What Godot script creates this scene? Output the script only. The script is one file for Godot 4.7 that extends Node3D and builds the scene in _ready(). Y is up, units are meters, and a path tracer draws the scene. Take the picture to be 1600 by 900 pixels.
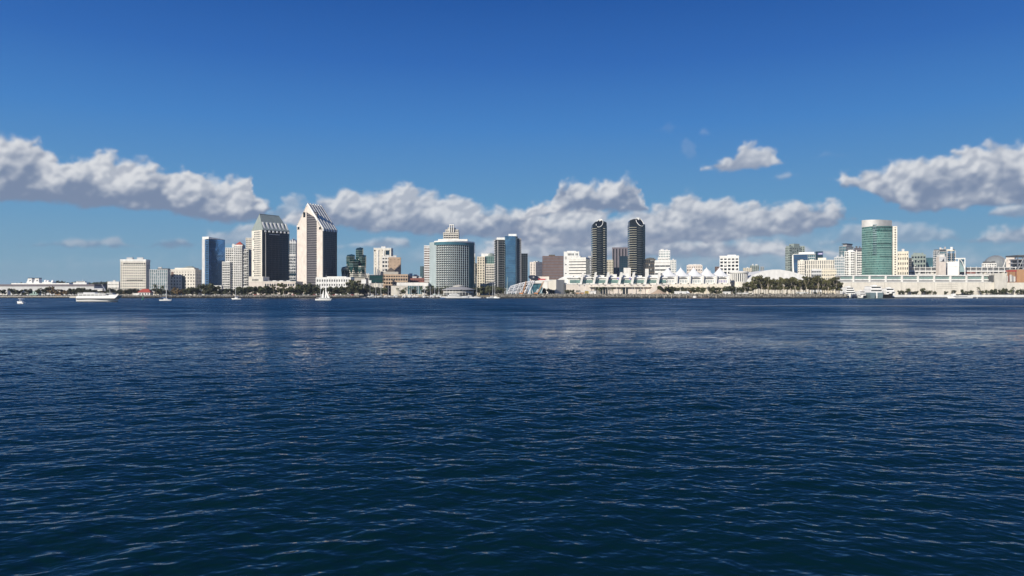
extends Node3D
# A city skyline across a bay. Units are metres; the camera stands at x = z = 0 and looks along -z.
const F := 1165.0      # focal length in pixels of the 1600 px wide photograph
const EYE := 4.5       # eye height above the water
const HZ := 461.0      # row of the true horizon in the photograph
const LAND := 4.0      # height of the built-up shore above the water

var rng := RandomNumberGenerator.new()
var used := {}
var M := {}
var tex_wear: Texture2D
var sites := []        # [x pixel from, x pixel to, phrase] of each landmark, for naming what stands in front of it

func X(px: float, d: float) -> float: return (px - 800.0) / F * d
func Y(py: float, d: float) -> float: return EYE + (HZ - py) / F * d
func G(py: float, d: float) -> float: return Y(py, d) - LAND

func _ready() -> void:
	rng.seed = 7
	# --- camera
	var cam := Camera3D.new()
	cam.name = "camera"
	cam.projection = Camera3D.PROJECTION_FRUSTUM
	cam.near = 0.5
	cam.far = 30000.0
	cam.size = 2.0 * cam.near * 450.0 / F
	cam.frustum_offset = Vector2(0, cam.near * (HZ - 450.0) / F)
	cam.position = Vector3(0, EYE, 0)
	add_child(cam)
	cam.current = true
	# --- sky, exposure, sun
	var we := WorldEnvironment.new()
	we.name = "world_environment"
	var e := Environment.new()
	e.background_mode = Environment.BG_SKY
	e.tonemap_mode = Environment.TONE_MAPPER_LINEAR
	e.tonemap_exposure = 1.15
	e.fog_enabled = true      # a little sea air between here and the far shore
	e.fog_density = 0.00004
	e.fog_light_color = Color(0.80, 0.88, 1.0)
	e.sdfgi_enabled = true
	e.ssao_enabled = true
	e.ssil_enabled = true
	var sm := PanoramaSkyMaterial.new()
	sm.panorama = make_sky()
	sm.energy_multiplier = 1.0
	e.sky = Sky.new()
	e.sky.sky_material = sm
	we.environment = e
	add_child(we)
	var sun := DirectionalLight3D.new()
	sun.name = "sun"
	sun.light_color = Color(1.0, 0.965, 0.90)
	sun.light_energy = 1.6
	sun.light_angular_distance = 0.5
	sun.shadow_enabled = true
	add_child(sun)
	sun.look_at_from_position(Vector3.ZERO, -Vector3(-0.56, 0.47, 0.75), Vector3.UP)
	# --- setting, then things
	make_materials()
	make_water()
	make_land()
	left_shore()
	harbour_hotels()
	downtown()
	convention_centre()
	right_side()
	greenery()
	boats()
	small_things()

# ---------------------------------------------------------------- mesh collector
class MB:
	var v := PackedVector3Array()
	var n := PackedVector3Array()
	var c := PackedColorArray()
	var T := Transform3D()
	var col := Color.WHITE

	func put(p: Vector3, m: Vector3) -> void:
		v.push_back(T * p)
		n.push_back((T.basis * m).normalized())
		c.push_back(col)

	func t(a: Vector3, b: Vector3, d: Vector3, out: Vector3) -> void:
		var m := (b - a).cross(d - a)
		if m.length_squared() < 1e-12:
			return
		m = m.normalized()
		if m.dot(out) < 0.0:
			m = -m
			put(a, m); put(b, m); put(d, m)
		else:
			put(a, m); put(d, m); put(b, m)

	func q(a: Vector3, b: Vector3, d: Vector3, e: Vector3, out: Vector3) -> void:
		t(a, b, d, out)
		t(a, d, e, out)

	# a quad with a normal for each corner
	func qs(a: Vector3, b: Vector3, d: Vector3, e: Vector3, na: Vector3, nb: Vector3, nd: Vector3, ne: Vector3) -> void:
		var m := (b - a).cross(d - a) + (d - a).cross(e - a)
		if m.dot(na + nb + nd + ne) >= 0.0:
			put(a, na); put(d, nd); put(b, nb)
			put(a, na); put(e, ne); put(d, nd)
		else:
			put(a, na); put(b, nb); put(d, nd)
			put(a, na); put(d, nd); put(e, ne)

	func box(x0: float, y0: float, z0: float, x1: float, y1: float, z1: float) -> void:
		var a := Vector3(x0, y0, z0); var b := Vector3(x1, y0, z0); var d := Vector3(x1, y1, z0); var e := Vector3(x0, y1, z0)
		var f := Vector3(x0, y0, z1); var g := Vector3(x1, y0, z1); var h := Vector3(x1, y1, z1); var i := Vector3(x0, y1, z1)
		q(a, b, d, e, Vector3(0, 0, -1)); q(f, g, h, i, Vector3(0, 0, 1))
		q(a, e, i, f, Vector3(-1, 0, 0)); q(b, d, h, g, Vector3(1, 0, 0))
		q(e, d, h, i, Vector3(0, 1, 0)); q(a, b, g, f, Vector3(0, -1, 0))

	func cbox(p: Vector3, s: Vector3) -> void:
		box(p.x - s.x / 2, p.y - s.y / 2, p.z - s.z / 2, p.x + s.x / 2, p.y + s.y / 2, p.z + s.z / 2)

	# upright prism over a plan of (x, z) points
	func prism(plan: PackedVector2Array, y0: float, y1: float) -> void:
		var p := plan
		var area := 0.0
		for i in p.size():
			var a := p[i]; var b := p[(i + 1) % p.size()]
			area += a.x * b.y - b.x * a.y
		if area < 0:
			p = p.duplicate(); p.reverse()
		for i in p.size():
			var a := p[i]; var b := p[(i + 1) % p.size()]
			q(Vector3(a.x, y0, a.y), Vector3(b.x, y0, b.y), Vector3(b.x, y1, b.y), Vector3(a.x, y1, a.y), Vector3(b.y - a.y, 0, a.x - b.x))
		var ix := Geometry2D.triangulate_polygon(p)
		for i in range(0, ix.size(), 3):
			var a := p[ix[i]]; var b := p[ix[i + 1]]; var d := p[ix[i + 2]]
			t(Vector3(a.x, y1, a.y), Vector3(b.x, y1, b.y), Vector3(d.x, y1, d.y), Vector3.UP)
			t(Vector3(a.x, y0, a.y), Vector3(b.x, y0, b.y), Vector3(d.x, y0, d.y), Vector3.DOWN)

	# a shape drawn in (x, y) and pulled along z
	func extrude(shape: PackedVector2Array, z0: float, z1: float) -> void:
		var p := shape
		var area := 0.0
		for i in p.size():
			var a := p[i]; var b := p[(i + 1) % p.size()]
			area += a.x * b.y - b.x * a.y
		if area < 0:
			p = p.duplicate(); p.reverse()
		for i in p.size():
			var a := p[i]; var b := p[(i + 1) % p.size()]
			q(Vector3(a.x, a.y, z0), Vector3(b.x, b.y, z0), Vector3(b.x, b.y, z1), Vector3(a.x, a.y, z1), Vector3(b.y - a.y, a.x - b.x, 0))
		var ix := Geometry2D.triangulate_polygon(p)
		for i in range(0, ix.size(), 3):
			var a := p[ix[i]]; var b := p[ix[i + 1]]; var d := p[ix[i + 2]]
			t(Vector3(a.x, a.y, z1), Vector3(b.x, b.y, z1), Vector3(d.x, d.y, z1), Vector3.BACK)
			t(Vector3(a.x, a.y, z0), Vector3(b.x, b.y, z0), Vector3(d.x, d.y, z0), Vector3.FORWARD)

	func tube(a: Vector3, b: Vector3, r0: float, r1: float, sides := 6) -> void:
		var w := (b - a).normalized()
		var u := w.cross(Vector3.RIGHT if absf(w.x) < 0.8 else Vector3.UP).normalized()
		var s := w.cross(u)
		for i in sides:
			var p := TAU * i / sides; var o := TAU * (i + 1) / sides
			var d := u * cos(p) + s * sin(p); var g := u * cos(o) + s * sin(o)
			qs(a + d * r0, a + g * r0, b + g * r1, b + d * r1, d, g, g, d)
			t(b, b + d * r1, b + g * r1, w)
			t(a, a + d * r0, a + g * r0, -w)

	# a surface of revolution: profile of (radius, height)
	func lathe(prof: PackedVector2Array, sides := 24, at := Vector3.ZERO) -> void:
		for k in prof.size() - 1:
			var p := prof[k]; var o := prof[k + 1]
			var m := Vector2(o.y - p.y, p.x - o.x).normalized()
			for i in sides:
				var f := TAU * i / sides; var g := TAU * (i + 1) / sides
				var d := Vector3(cos(f), 0, sin(f)); var h := Vector3(cos(g), 0, sin(g))
				var nd := d * m.x + Vector3.UP * m.y; var nh := h * m.x + Vector3.UP * m.y
				qs(at + d * p.x + Vector3.UP * p.y, at + h * p.x + Vector3.UP * p.y, at + h * o.x + Vector3.UP * o.y, at + d * o.x + Vector3.UP * o.y, nd, nh, nh, nd)

	func mesh() -> ArrayMesh:
		var a := []
		a.resize(Mesh.ARRAY_MAX)
		a[Mesh.ARRAY_VERTEX] = v
		a[Mesh.ARRAY_NORMAL] = n
		a[Mesh.ARRAY_COLOR] = c
		var m := ArrayMesh.new()
		if v.size():
			m.add_surface_from_arrays(Mesh.PRIMITIVE_TRIANGLES, a)
		return m

# ---------------------------------------------------------------- naming and parenting
func numbered(called: String) -> String:
	var k: int = used.get(called, 0)
	used[called] = k + 1
	return called if k == 0 else "%s_%03d" % [called, k]

func thing(called: String, label: String, category: String, at := Vector3.ZERO, turn := 0.0, group := "") -> Node3D:
	var o := Node3D.new()
	o.name = numbered(called)
	add_child(o)
	o.position = at
	o.rotation.y = turn
	tag(o, label, category, group)
	return o

func tag(o: Node, label: String, category: String, group := "") -> void:
	o.set_meta("label", label)
	o.set_meta("category", category)
	if group:
		o.set_meta("group", group)

func part(called: String, mb: MB, mat: Material, parent: Node, stuff := false, label := "") -> MeshInstance3D:
	var o := MeshInstance3D.new()
	o.name = called if parent != self else numbered(called)
	o.mesh = mb.mesh()
	o.material_override = mat
	if parent == self:
		add_child(o)
	else:
		parent.add_child(o, true)
	if stuff:
		o.set_meta("kind", "stuff")
	if label:
		o.set_meta("label", label)
	return o

func structure(called: String, mb: MB, mat: Material, label: String) -> MeshInstance3D:
	var o := part(called, mb, mat, self)
	o.set_meta("kind", "structure")
	o.set_meta("label", label)
	return o

func copy(o: Node3D, label: String) -> Node3D:
	var c: Node3D = o.duplicate()
	c.name = numbered(String(o.name).rstrip("0123456789").trim_suffix("_"))
	add_child(c)
	c.set_meta("label", label)
	return c

func nth(k: int) -> String:
	var w := ["first", "second", "third", "fourth", "fifth", "sixth", "seventh", "eighth", "ninth", "tenth", "eleventh", "twelfth", "thirteenth", "fourteenth", "fifteenth", "sixteenth", "seventeenth", "eighteenth", "nineteenth", "twentieth"]
	if k < 20:
		return w[k]
	var tens := ["twenty", "thirty", "forty", "fifty"]
	if (k + 1) % 10 == 0:
		return ["thirtieth", "fortieth", "fiftieth"][(k + 1) / 10 - 3]
	return tens[(k + 1) / 10 - 2] + "-" + w[(k + 1) % 10 - 1]

# ---------------------------------------------------------------- materials
func lin(r: float, g: float, b: float) -> Color:
	return Color(r, g, b).linear_to_srgb()

func mat(called: String, c: Color, rough := 0.8, metal := 0.0, wear := true, spec := 0.5) -> StandardMaterial3D:
	var m := StandardMaterial3D.new()
	m.resource_name = called
	m.albedo_color = c
	m.roughness = rough
	m.metallic = metal
	m.metallic_specular = spec
	if wear:
		m.albedo_texture = tex_wear
		m.uv1_triplanar = true
		m.uv1_scale = Vector3(0.021, 0.012, 0.021)
	M[called] = m
	return m

func noise_tex(freq: float, lo: float, hi: float, seed_: int, size := 256, octaves := 5) -> NoiseTexture2D:
	var f := FastNoiseLite.new()
	f.seed = seed_
	f.noise_type = FastNoiseLite.TYPE_SIMPLEX_SMOOTH
	f.frequency = freq
	f.fractal_octaves = octaves
	var t := NoiseTexture2D.new()
	t.width = size
	t.height = size
	t.seamless = true
	t.noise = f
	var g := Gradient.new()
	g.set_color(0, Color(lo, lo, lo))
	g.set_color(1, Color(hi, hi, hi))
	t.color_ramp = g
	return t

func make_materials() -> void:
	tex_wear = noise_tex(0.02, 0.88, 1.0, 3)
	mat("white", lin(0.76, 0.75, 0.72))
	mat("bright_white", lin(0.80, 0.80, 0.78), 0.6)
	mat("cream", lin(0.70, 0.64, 0.52))
	mat("pale_cream", lin(0.74, 0.70, 0.62))
	mat("pink_cream", lin(0.70, 0.63, 0.57))
	mat("tan", lin(0.48, 0.36, 0.26))
	mat("brown", lin(0.17, 0.11, 0.095))
	mat("dark_brown", lin(0.10, 0.085, 0.07))
	mat("grey", lin(0.34, 0.34, 0.35))
	mat("pale_grey", lin(0.58, 0.59, 0.60))
	mat("dark_grey", lin(0.10, 0.105, 0.11))
	mat("purple_grey", lin(0.17, 0.15, 0.17))
	mat("green_grey", lin(0.26, 0.31, 0.29))
	mat("teal_wall", lin(0.30, 0.42, 0.40))
	mat("copper_green", lin(0.27, 0.315, 0.30), 0.6)
	mat("pale_teal", lin(0.38, 0.455, 0.47))
	mat("stone_slab", lin(0.42, 0.40, 0.33))
	mat("terracotta", lin(0.40, 0.075, 0.05))
	mat("brick_red", lin(0.26, 0.10, 0.08))
	mat("orange_tan", lin(0.48, 0.27, 0.14))
	mat("orange_paint", lin(0.60, 0.22, 0.05), 0.5)
	mat("red_paint", lin(0.50, 0.06, 0.06), 0.5)
	mat("yellow_paint", lin(0.38, 0.28, 0.04), 0.5)
	mat("navy_paint", lin(0.02, 0.025, 0.045), 0.4)
	mat("black_paint", lin(0.015, 0.016, 0.018), 0.4)
	mat("blue_paint", lin(0.06, 0.13, 0.30), 0.4)
	mat("violet_paint", lin(0.20, 0.18, 0.45), 0.6)
	mat("green_paint", lin(0.02, 0.16, 0.10), 0.5)
	mat("concrete", lin(0.42, 0.40, 0.36), 0.9)
	mat("pale_concrete", lin(0.64, 0.61, 0.55), 0.9)
	mat("gel_coat", lin(0.80, 0.80, 0.79), 0.3, 0.0, false)
	mat("sail_cloth", lin(0.82, 0.82, 0.80), 0.85, 0.0, false)
	mat("tent_fabric", lin(0.68, 0.69, 0.70), 0.8, 0.0, false)
	mat("steel_white", lin(0.66, 0.67, 0.69), 0.5, 0.0, false)
	mat("slate_paint", lin(0.13, 0.18, 0.20), 0.4, 0.0, false)
	mat("steel_grey", lin(0.30, 0.31, 0.33), 0.45, 0.4, false)
	mat("silver", lin(0.42, 0.42, 0.42), 0.45, 0.55)
	mat("dome_metal", lin(0.26, 0.28, 0.29), 0.75, 0.2)
	mat("wood_pole", lin(0.16, 0.12, 0.09), 0.9, 0.0, false)
	mat("rubber", lin(0.02, 0.02, 0.02), 0.9, 0.0, false)
	# glass: dark rooms behind a reflecting pane
	mat("dark_glass", lin(0.020, 0.026, 0.032), 0.08, 0.0, false, 0.6)
	mat("grey_glass", lin(0.05, 0.06, 0.07), 0.10, 0.15, false, 0.6)
	mat("green_glass", lin(0.03, 0.12, 0.10), 0.10, 0.25, false, 0.6)
	mat("emerald_glass", lin(0.012, 0.05, 0.045), 0.08, 0.2, false, 0.6)
	mat("sea_glass", lin(0.11, 0.30, 0.25), 0.14, 0.45, false, 0.6)
	mat("pale_glass", lin(0.40, 0.52, 0.52), 0.18, 0.5, false, 0.6)
	mat("teal_glass", lin(0.10, 0.24, 0.28), 0.12, 0.4, false, 0.6)
	mat("blue_glass", lin(0.34, 0.53, 0.78), 0.10, 0.9, false, 0.6)
	mat("sky_glass", lin(0.30, 0.47, 0.60), 0.12, 0.9, false, 0.6)
	mat("deep_blue_glass", lin(0.12, 0.23, 0.38), 0.10, 0.7, false, 0.6)
	mat("navy_glass", lin(0.025, 0.06, 0.085), 0.08, 0.35, false, 0.6)
	mat("black_glass", lin(0.012, 0.015, 0.017), 0.06, 0.0, false, 0.55)
	# panes are never quite flat: what they mirror wavers from one to the next
	var wf := FastNoiseLite.new()
	wf.seed = 14
	wf.noise_type = FastNoiseLite.TYPE_CELLULAR
	wf.cellular_return_type = FastNoiseLite.RETURN_CELL_VALUE
	wf.frequency = 0.045
	wf.fractal_type = FastNoiseLite.FRACTAL_NONE
	var wt := NoiseTexture2D.new()
	wt.width = 256; wt.height = 256; wt.seamless = true; wt.noise = wf
	var wg := Gradient.new()
	wg.set_color(0, Color(0.84, 0.84, 0.85)); wg.set_color(1, Color(1, 1, 1))
	wt.color_ramp = wg
	var wn := noise_tex(0.02, 0, 1, 15, 256, 3)
	wn.color_ramp = null
	wn.as_normal_map = true
	wn.bump_strength = 3.0
	for k in ["dark_glass", "grey_glass", "green_glass", "emerald_glass", "sea_glass", "pale_glass", "teal_glass", "blue_glass", "sky_glass", "deep_blue_glass", "navy_glass", "black_glass"]:
		var gm: StandardMaterial3D = M[k]
		gm.albedo_texture = wt
		gm.uv1_triplanar = true
		gm.uv1_scale = Vector3(0.013, 0.013, 0.013)
		gm.normal_enabled = true
		gm.normal_texture = wn
		gm.normal_scale = 0.09
	for k in ["bark", "pale_bark"]:
		mat(k, lin(0.13, 0.10, 0.075) if k == "bark" else lin(0.42, 0.37, 0.30), 0.9, 0.0, false)
	var lf := mat("leaves", Color.WHITE, 0.7, 0.0, false, 0.3)
	lf.vertex_color_use_as_albedo = true
	lf.backlight_enabled = true
	lf.backlight = Color(0.25, 0.3, 0.12)
	var rk := mat("rock", Color.WHITE, 0.95, 0.0, false, 0.3)
	rk.vertex_color_use_as_albedo = true
	# ground
	mat("earth", lin(0.20, 0.17, 0.12), 0.95)
	mat("lawn", lin(0.075, 0.09, 0.03), 0.95)
	mat("paving", lin(0.27, 0.25, 0.21), 0.9)
	mat("foam", lin(0.62, 0.66, 0.68), 0.9, 0.0, false)

# ---------------------------------------------------------------- placing and framing buildings
# A block whose near upright edge stands at column xc and depth d: its front runs left to x0, its side runs right to x1; its front is turned a degrees to the left.
func site(x0: float, xc: float, x1: float, a_deg: float, d: float, deep := 0.0) -> Dictionary:
	var a := deg_to_rad(a_deg)
	var nx := X(xc, d)
	var k0 := (x0 - 800.0) / F
	var k1 := (x1 - 800.0) / F
	var w := (nx - k0 * d) / (cos(a) + k0 * sin(a))
	var l := deep
	if l <= 0.0:
		l = clampf((k1 * d - nx) / maxf(sin(a) - k1 * cos(a), 0.02), 8.0, 90.0) if x1 > xc else w * 0.7
	var c := Vector3(nx, LAND, -d) + Vector3(-cos(a), 0, -sin(a)) * w / 2 + Vector3(sin(a), 0, -cos(a)) * l / 2
	return {"at": c, "turn": -a, "w": w, "l": l, "d": d}

# storeys as real depth: a glazed core, a floor band per storey and piers between the bays, proud of the glass
func storeys(o: Node, x0: float, x1: float, z0: float, z1: float, y0: float, y1: float, nf: int, nx: int, nz: int, mw: Material, mg: Material, band := 0.4, pier := 0.35, proud := 0.5, blinds := 0.25) -> void:
	var g := MB.new()
	g.box(x0 + proud, y0, z0 + proud, x1 - proud, y1 - 0.4, z1 - proud)
	part("glazing", g, mg, o)
	var fh := (y1 - y0) / nf
	var s := MB.new()
	var bh := fh * band
	for k in nf + 1:
		var a := y0 + k * fh - (bh * 0.5 if k < nf else bh)
		s.box(x0, maxf(a, y0), z0, x1, y0 + bh * 0.5 if k == 0 else minf(a + bh, y1), z1)
	if band > 0.0:
		part("floor_band", s, mw, o, true)
	if pier > 0.0:
		var p := MB.new()
		var e := 0.07
		var cw := minf(maxf((x1 - x0) / nx * pier * 0.5, 0.5), 2.5)
		for cx in [x0, x1]:
			for cz in [z0, z1]:
				var sx := 1.0 if cx == x0 else -1.0
				var sz := 1.0 if cz == z0 else -1.0
				var ax: float = cx - sx * e; var bx: float = cx + sx * cw
				var az: float = cz - sz * e; var bz: float = cz + sz * cw
				p.box(minf(ax, bx), y0, minf(az, bz), maxf(ax, bx), y1 + e, maxf(az, bz))
		var pw := (x1 - x0) / nx * pier
		for i in range(1, nx):
			var x := x0 + (x1 - x0) * i / nx
			p.box(x - pw / 2, y0, z1 - proud - 0.1, x + pw / 2, y1 + e, z1 + e)
		pw = (z1 - z0) / nz * pier
		for i in range(1, nz):
			var z := z0 + (z1 - z0) * i / nz
			p.box(x1 - proud - 0.1, y0, z - pw / 2, x1 + e, y1 + e, z + pw / 2)
			p.box(x0 - e, y0, z - pw / 2, x0 + proud + 0.1, y1 + e, z + pw / 2)
		part("pier", p, mw, o, true)
	if blinds > 0.0:
		var b := MB.new()
		for k in nf:
			for i in nx:
				if rng.randf() < blinds:
					var xa := x0 + (x1 - x0) * (i + 0.2) / nx; var xb := x0 + (x1 - x0) * (i + rng.randf_range(0.5, 0.8)) / nx
					b.box(xa, y0 + (k + rng.randf_range(0.45, 0.7)) * fh, z1 - proud - 0.05, xb, y0 + (k + 0.95) * fh, z1 - proud + 0.06)
			for i in nz:
				if rng.randf() < blinds:
					var za := z0 + (z1 - z0) * (i + 0.2) / nz; var zb := z0 + (z1 - z0) * (i + 0.8) / nz
					b.box(x1 - proud - 0.05, y0 + (k + 0.5) * fh, za, x1 - proud + 0.06, y0 + (k + 0.95) * fh, zb)
					b.box(x0 + proud - 0.06, y0 + (k + 0.5) * fh, za, x0 + proud + 0.05, y0 + (k + 0.95) * fh, zb)
		part("window_blind", b, M.pale_grey, o, true)

# rooftop plant: a few boxes, pipes and a mast
func roof_plant(o: Node, w: float, l: float, y: float, m: Material, count := 3, mast := 0.0) -> void:
	for i in count:
		var b := MB.new()
		var sx := rng.randf_range(0.15, 0.32) * w; var sz := rng.randf_range(0.15, 0.32) * l
		var px := (float(i) + 0.5) / count * w * 0.8 - w * 0.4
		var h := rng.randf_range(1.8, 4.0)
		b.box(px - sx / 2, y, -sz / 2, px + sx / 2, y + h, sz / 2)
		b.box(px - sx / 2 - 0.25, y + h, -sz / 2 - 0.25, px + sx / 2 + 0.25, y + h + 0.3, sz / 2 + 0.25)
		part("roof_plant", b, m, o)
	if mast > 0.0:
		var t := MB.new()
		t.tube(Vector3(w * 0.2, y, 0), Vector3(w * 0.2, y + mast, 0), 0.35, 0.12, 5)
		part("mast", t, M.steel_grey, o)

# turns a thing's front towards the landing across the water and gives the place along its front of a column of the photograph
func front(o: Node3D, pc: float, d: float) -> Callable:
	var k0 := (pc - 800.0) / F
	var a := atan(k0) * (0.35 if k0 < 0.0 else 1.0)
	o.rotation.y = -a
	return func(px: float) -> float:
		var k := (px - 800.0) / F
		return (k * d - k0 * d) / (cos(a) + k * sin(a))

# one building from a line of numbers
func tower(called: String, label: String, near: String, x0: float, xc: float, x1: float, a: float, d: float, top: float, wall: String, glass: String, opt := {}) -> Node3D:
	if a == 0.0 and xc == x1:
		if x1 < 560.0:
			xc = x1 - 0.16 * (x1 - x0)      # on the left a strip of its right side shows
		else:
			a = rad_to_deg(atan(((x0 + x1) / 2 - 800.0) / F))      # its front looks towards the landing where the photographer stands
	var s := site(x0, xc, x1, a, d, opt.get("deep", 0.0))
	var o := thing(called, label, opt.get("cat", "building"), s.at, s.turn)
	var h := G(top, d)
	var nf: int = opt.get("nf", maxi(2, roundi(h / 3.7)))
	var nx: int = opt.get("nx", maxi(2, roundi(s.w / 4.2)))
	var nz: int = opt.get("nz", maxi(2, roundi(s.l / 4.2)))
	var y0: float = opt.get("foot", 0.0)
	if y0 > 0.0:
		var f := MB.new()
		f.box(-s.w / 2 - 1, 0, -s.l / 2 - 1, s.w / 2 + 1, y0, s.l / 2 + 1)
		part("podium", f, M[wall], o)
	storeys(o, -s.w / 2, s.w / 2, -s.l / 2, s.l / 2, y0, h, nf, nx, nz, M[wall], M[glass], opt.get("band", 0.4), opt.get("pier", 0.35), opt.get("proud", 0.5), opt.get("blinds", 0.2))
	if opt.get("cornice", 0.0) > 0.0:
		var c := MB.new()
		var cc: float = opt.cornice
		c.box(-s.w / 2 - 0.4, h + 0.1, -s.l / 2 - 0.4, s.w / 2 + 0.4, h + cc, s.l / 2 + 0.4)
		part("cornice", c, M[opt.get("cornice_mat", wall)], o)
		h += cc
	var r: int = opt.get("plant", 2)
	if r > 0:
		roof_plant(o, s.w, s.l, h + 0.08, M[opt.get("plant_mat", "pale_grey")], r, opt.get("mast", 0.0))
	o.set_meta("_h", h)
	o.set_meta("_w", s.w)
	o.set_meta("_l", s.l)
	if near:
		sites.append([x0, x1, near])
	return o

# ---------------------------------------------------------------- sky: air and clouds over the whole panorama
func air(el: float) -> Vector3:
	var stops := [[0.0, 0.250, 0.385, 0.465], [2.5, 0.200, 0.360, 0.490], [6.4, 0.126, 0.312, 0.530], [12.6, 0.060, 0.216, 0.530], [17.2, 0.032, 0.140, 0.445], [21.6, 0.018, 0.096, 0.355], [40.0, 0.010, 0.066, 0.270], [90.0, 0.008, 0.050, 0.215]]
	for i in stops.size() - 1:
		if el <= stops[i + 1][0]:
			var a: Array = stops[i]; var b: Array = stops[i + 1]
			var t: float = (el - a[0]) / (b[0] - a[0])
			return Vector3(a[1], a[2], a[3]).lerp(Vector3(b[1], b[2], b[3]), t) * 0.9
	return Vector3(0.012, 0.052, 0.225) * 0.9

func along(points: Array, x: float) -> float:
	if x <= points[0][0]:
		return points[0][1]
	for i in points.size() - 1:
		if x <= points[i + 1][0]:
			var t: float = (x - points[i][0]) / (points[i + 1][0] - points[i][0])
			t = t * t * (3.0 - 2.0 * t)
			return lerpf(points[i][1], points[i + 1][1], t)
	return points[-1][1]

# Each cloud: upper outline, lower outline, opacity, how dark its base is. The columns and rows are angles scaled so that they read like the photograph's pixels.
func cloud_list() -> Array:
	var L := [
		# far low banks first; the first three are wide veils of haze
		[[[520, 420], [640, 372], [760, 345], [900, 335], [1050, 330], [1200, 335], [1340, 350], [1450, 372], [1640, 420]], [[520, 424], [900, 432], [1250, 430], [1640, 424]], 0.55, 0.25, 6.0],
		[[[-120, 420], [60, 396], [220, 388], [420, 372], [600, 380], [760, 410]], [[-120, 424], [300, 430], [760, 420]], 0.25, 0.2, 5.0],
		[[[1330, 420], [1420, 384], [1520, 376], [1640, 372], [1900, 410]], [[1330, 424], [1600, 430], [1900, 420]], 0.45, 0.3, 5.0],
		[[[700, 424], [800, 402], [900, 396], [1020, 404], [1150, 398], [1290, 410], [1330, 424]], [[700, 426], [1000, 430], [1330, 426]], 0.35, 0.4, 2.5],
		[[[40, 384], [70, 376], [130, 371], [180, 366], [205, 380], [215, 386]], [[40, 386], [130, 390], [215, 388]], 0.6, 1.6],
		[[[225, 386], [245, 375], [285, 368], [300, 376], [310, 386]], [[225, 387], [270, 389], [310, 387]], 0.65, 1.6],
		[[[530, 386], [570, 374], [600, 368], [632, 370], [648, 384]], [[530, 388], [600, 391], [648, 388]], 0.7, 0.55],
		[[[380, 355], [430, 330], [455, 306], [480, 314], [520, 330]], [[380, 362], [450, 352], [520, 350]], 0.55, 0.5],
		[[[300, 380], [330, 362], [380, 352], [430, 360], [470, 376]], [[300, 384], [400, 388], [470, 384]], 0.6, 0.3],
		[[[740, 400], [800, 372], [860, 362], [930, 372], [1010, 366], [1090, 374], [1180, 372], [1250, 380], [1330, 396]], [[740, 404], [900, 408], [1100, 404], [1330, 402]], 0.85, 0.6],
		[[[760, 380], [800, 350], [840, 328], [880, 322], [940, 330], [1000, 325], [1040, 316], [1080, 302], [1110, 310], [1150, 312], [1180, 318], [1230, 314], [1270, 318], [1300, 316], [1316, 324], [1330, 340]], [[760, 384], [850, 390], [1000, 386], [1130, 380], [1240, 370], [1330, 346]], 0.94, 0.65],
		[[[1290, 378], [1330, 352], [1380, 344], [1430, 352], [1480, 358], [1510, 372]], [[1290, 384], [1400, 386], [1510, 378]], 0.5, 0.45],
		[[[1505, 378], [1540, 362], [1580, 354], [1620, 338], [1700, 330], [1760, 350]], [[1505, 380], [1600, 382], [1700, 380], [1760, 372]], 0.75, 0.55],
		# the central bank
		[[[430, 345], [470, 322], [500, 306], [545, 297], [580, 300], [610, 290], [638, 286], [660, 296], [690, 304], [730, 312], [760, 326], [800, 322], [840, 338], [860, 356]], [[430, 350], [500, 358], [600, 366], [700, 372], [800, 378], [860, 370]], 0.93, 0.75],
		[[[800, 345], [840, 318], [868, 312], [876, 288], [900, 281], [925, 288], [950, 284], [975, 277], [992, 284], [998, 306], [1012, 330]], [[800, 350], [880, 336], [960, 334], [1012, 334]], 0.95, 0.95],
		# the small one, with shreds
		[[[1104, 264], [1120, 250], [1145, 242], [1160, 228], [1178, 222], [1200, 230], [1216, 236], [1224, 254]], [[1104, 266], [1150, 270], [1190, 266], [1224, 256]], 0.92, 0.35],
		[[[1200, 278], [1215, 272], [1232, 268], [1242, 274]], [[1200, 281], [1225, 283], [1242, 276]], 0.4, 0.3],
		[[[1060, 235], [1074, 212], [1088, 222], [1094, 244]], [[1060, 240], [1078, 252], [1094, 248]], 0.11, 0.2],
		[[[1030, 204], [1042, 190], [1060, 198]], [[1030, 206], [1045, 210], [1060, 200]], 0.09, 0.2],
		[[[1088, 210], [1100, 198], [1114, 210]], [[1088, 212], [1100, 214], [1114, 212]], 0.14, 0.2],
		[[[1270, 246], [1290, 236], [1318, 242]], [[1270, 248], [1295, 248], [1318, 244]], 0.14, 0.2],
		[[[1530, 338], [1560, 322], [1600, 316], [1640, 330]], [[1530, 340], [1580, 342], [1640, 336]], 0.75, 0.6],
		# the large ones left and right
		[[[-420, 300], [-330, 230], [-240, 214], [-150, 240], [-80, 226], [-20, 214], [20, 206], [55, 214], [75, 232], [100, 252], [130, 240], [165, 238], [190, 248], [230, 250], [262, 262], [290, 264], [318, 276], [350, 286], [372, 278], [394, 280], [400, 304], [412, 312], [428, 324]], [[-420, 312], [-100, 318], [40, 318], [150, 326], [240, 332], [300, 344], [350, 352], [400, 348], [428, 330]], 0.97, 1.0],
		[[[1305, 282], [1318, 266], [1330, 274], [1350, 264], [1400, 252], [1440, 248], [1470, 242], [1500, 234], [1540, 228], [1575, 222], [1620, 226], [1680, 212], [1760, 230], [1850, 252], [1940, 300]], [[1305, 284], [1340, 300], [1390, 318], [1410, 332], [1440, 334], [1500, 328], [1600, 322], [1800, 326], [1940, 310]], 0.96, 0.8],
	]
	# and on round the horizon, of the same kinds
	var r := RandomNumberGenerator.new()
	r.seed = 11
	var x := -6300.0
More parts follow.
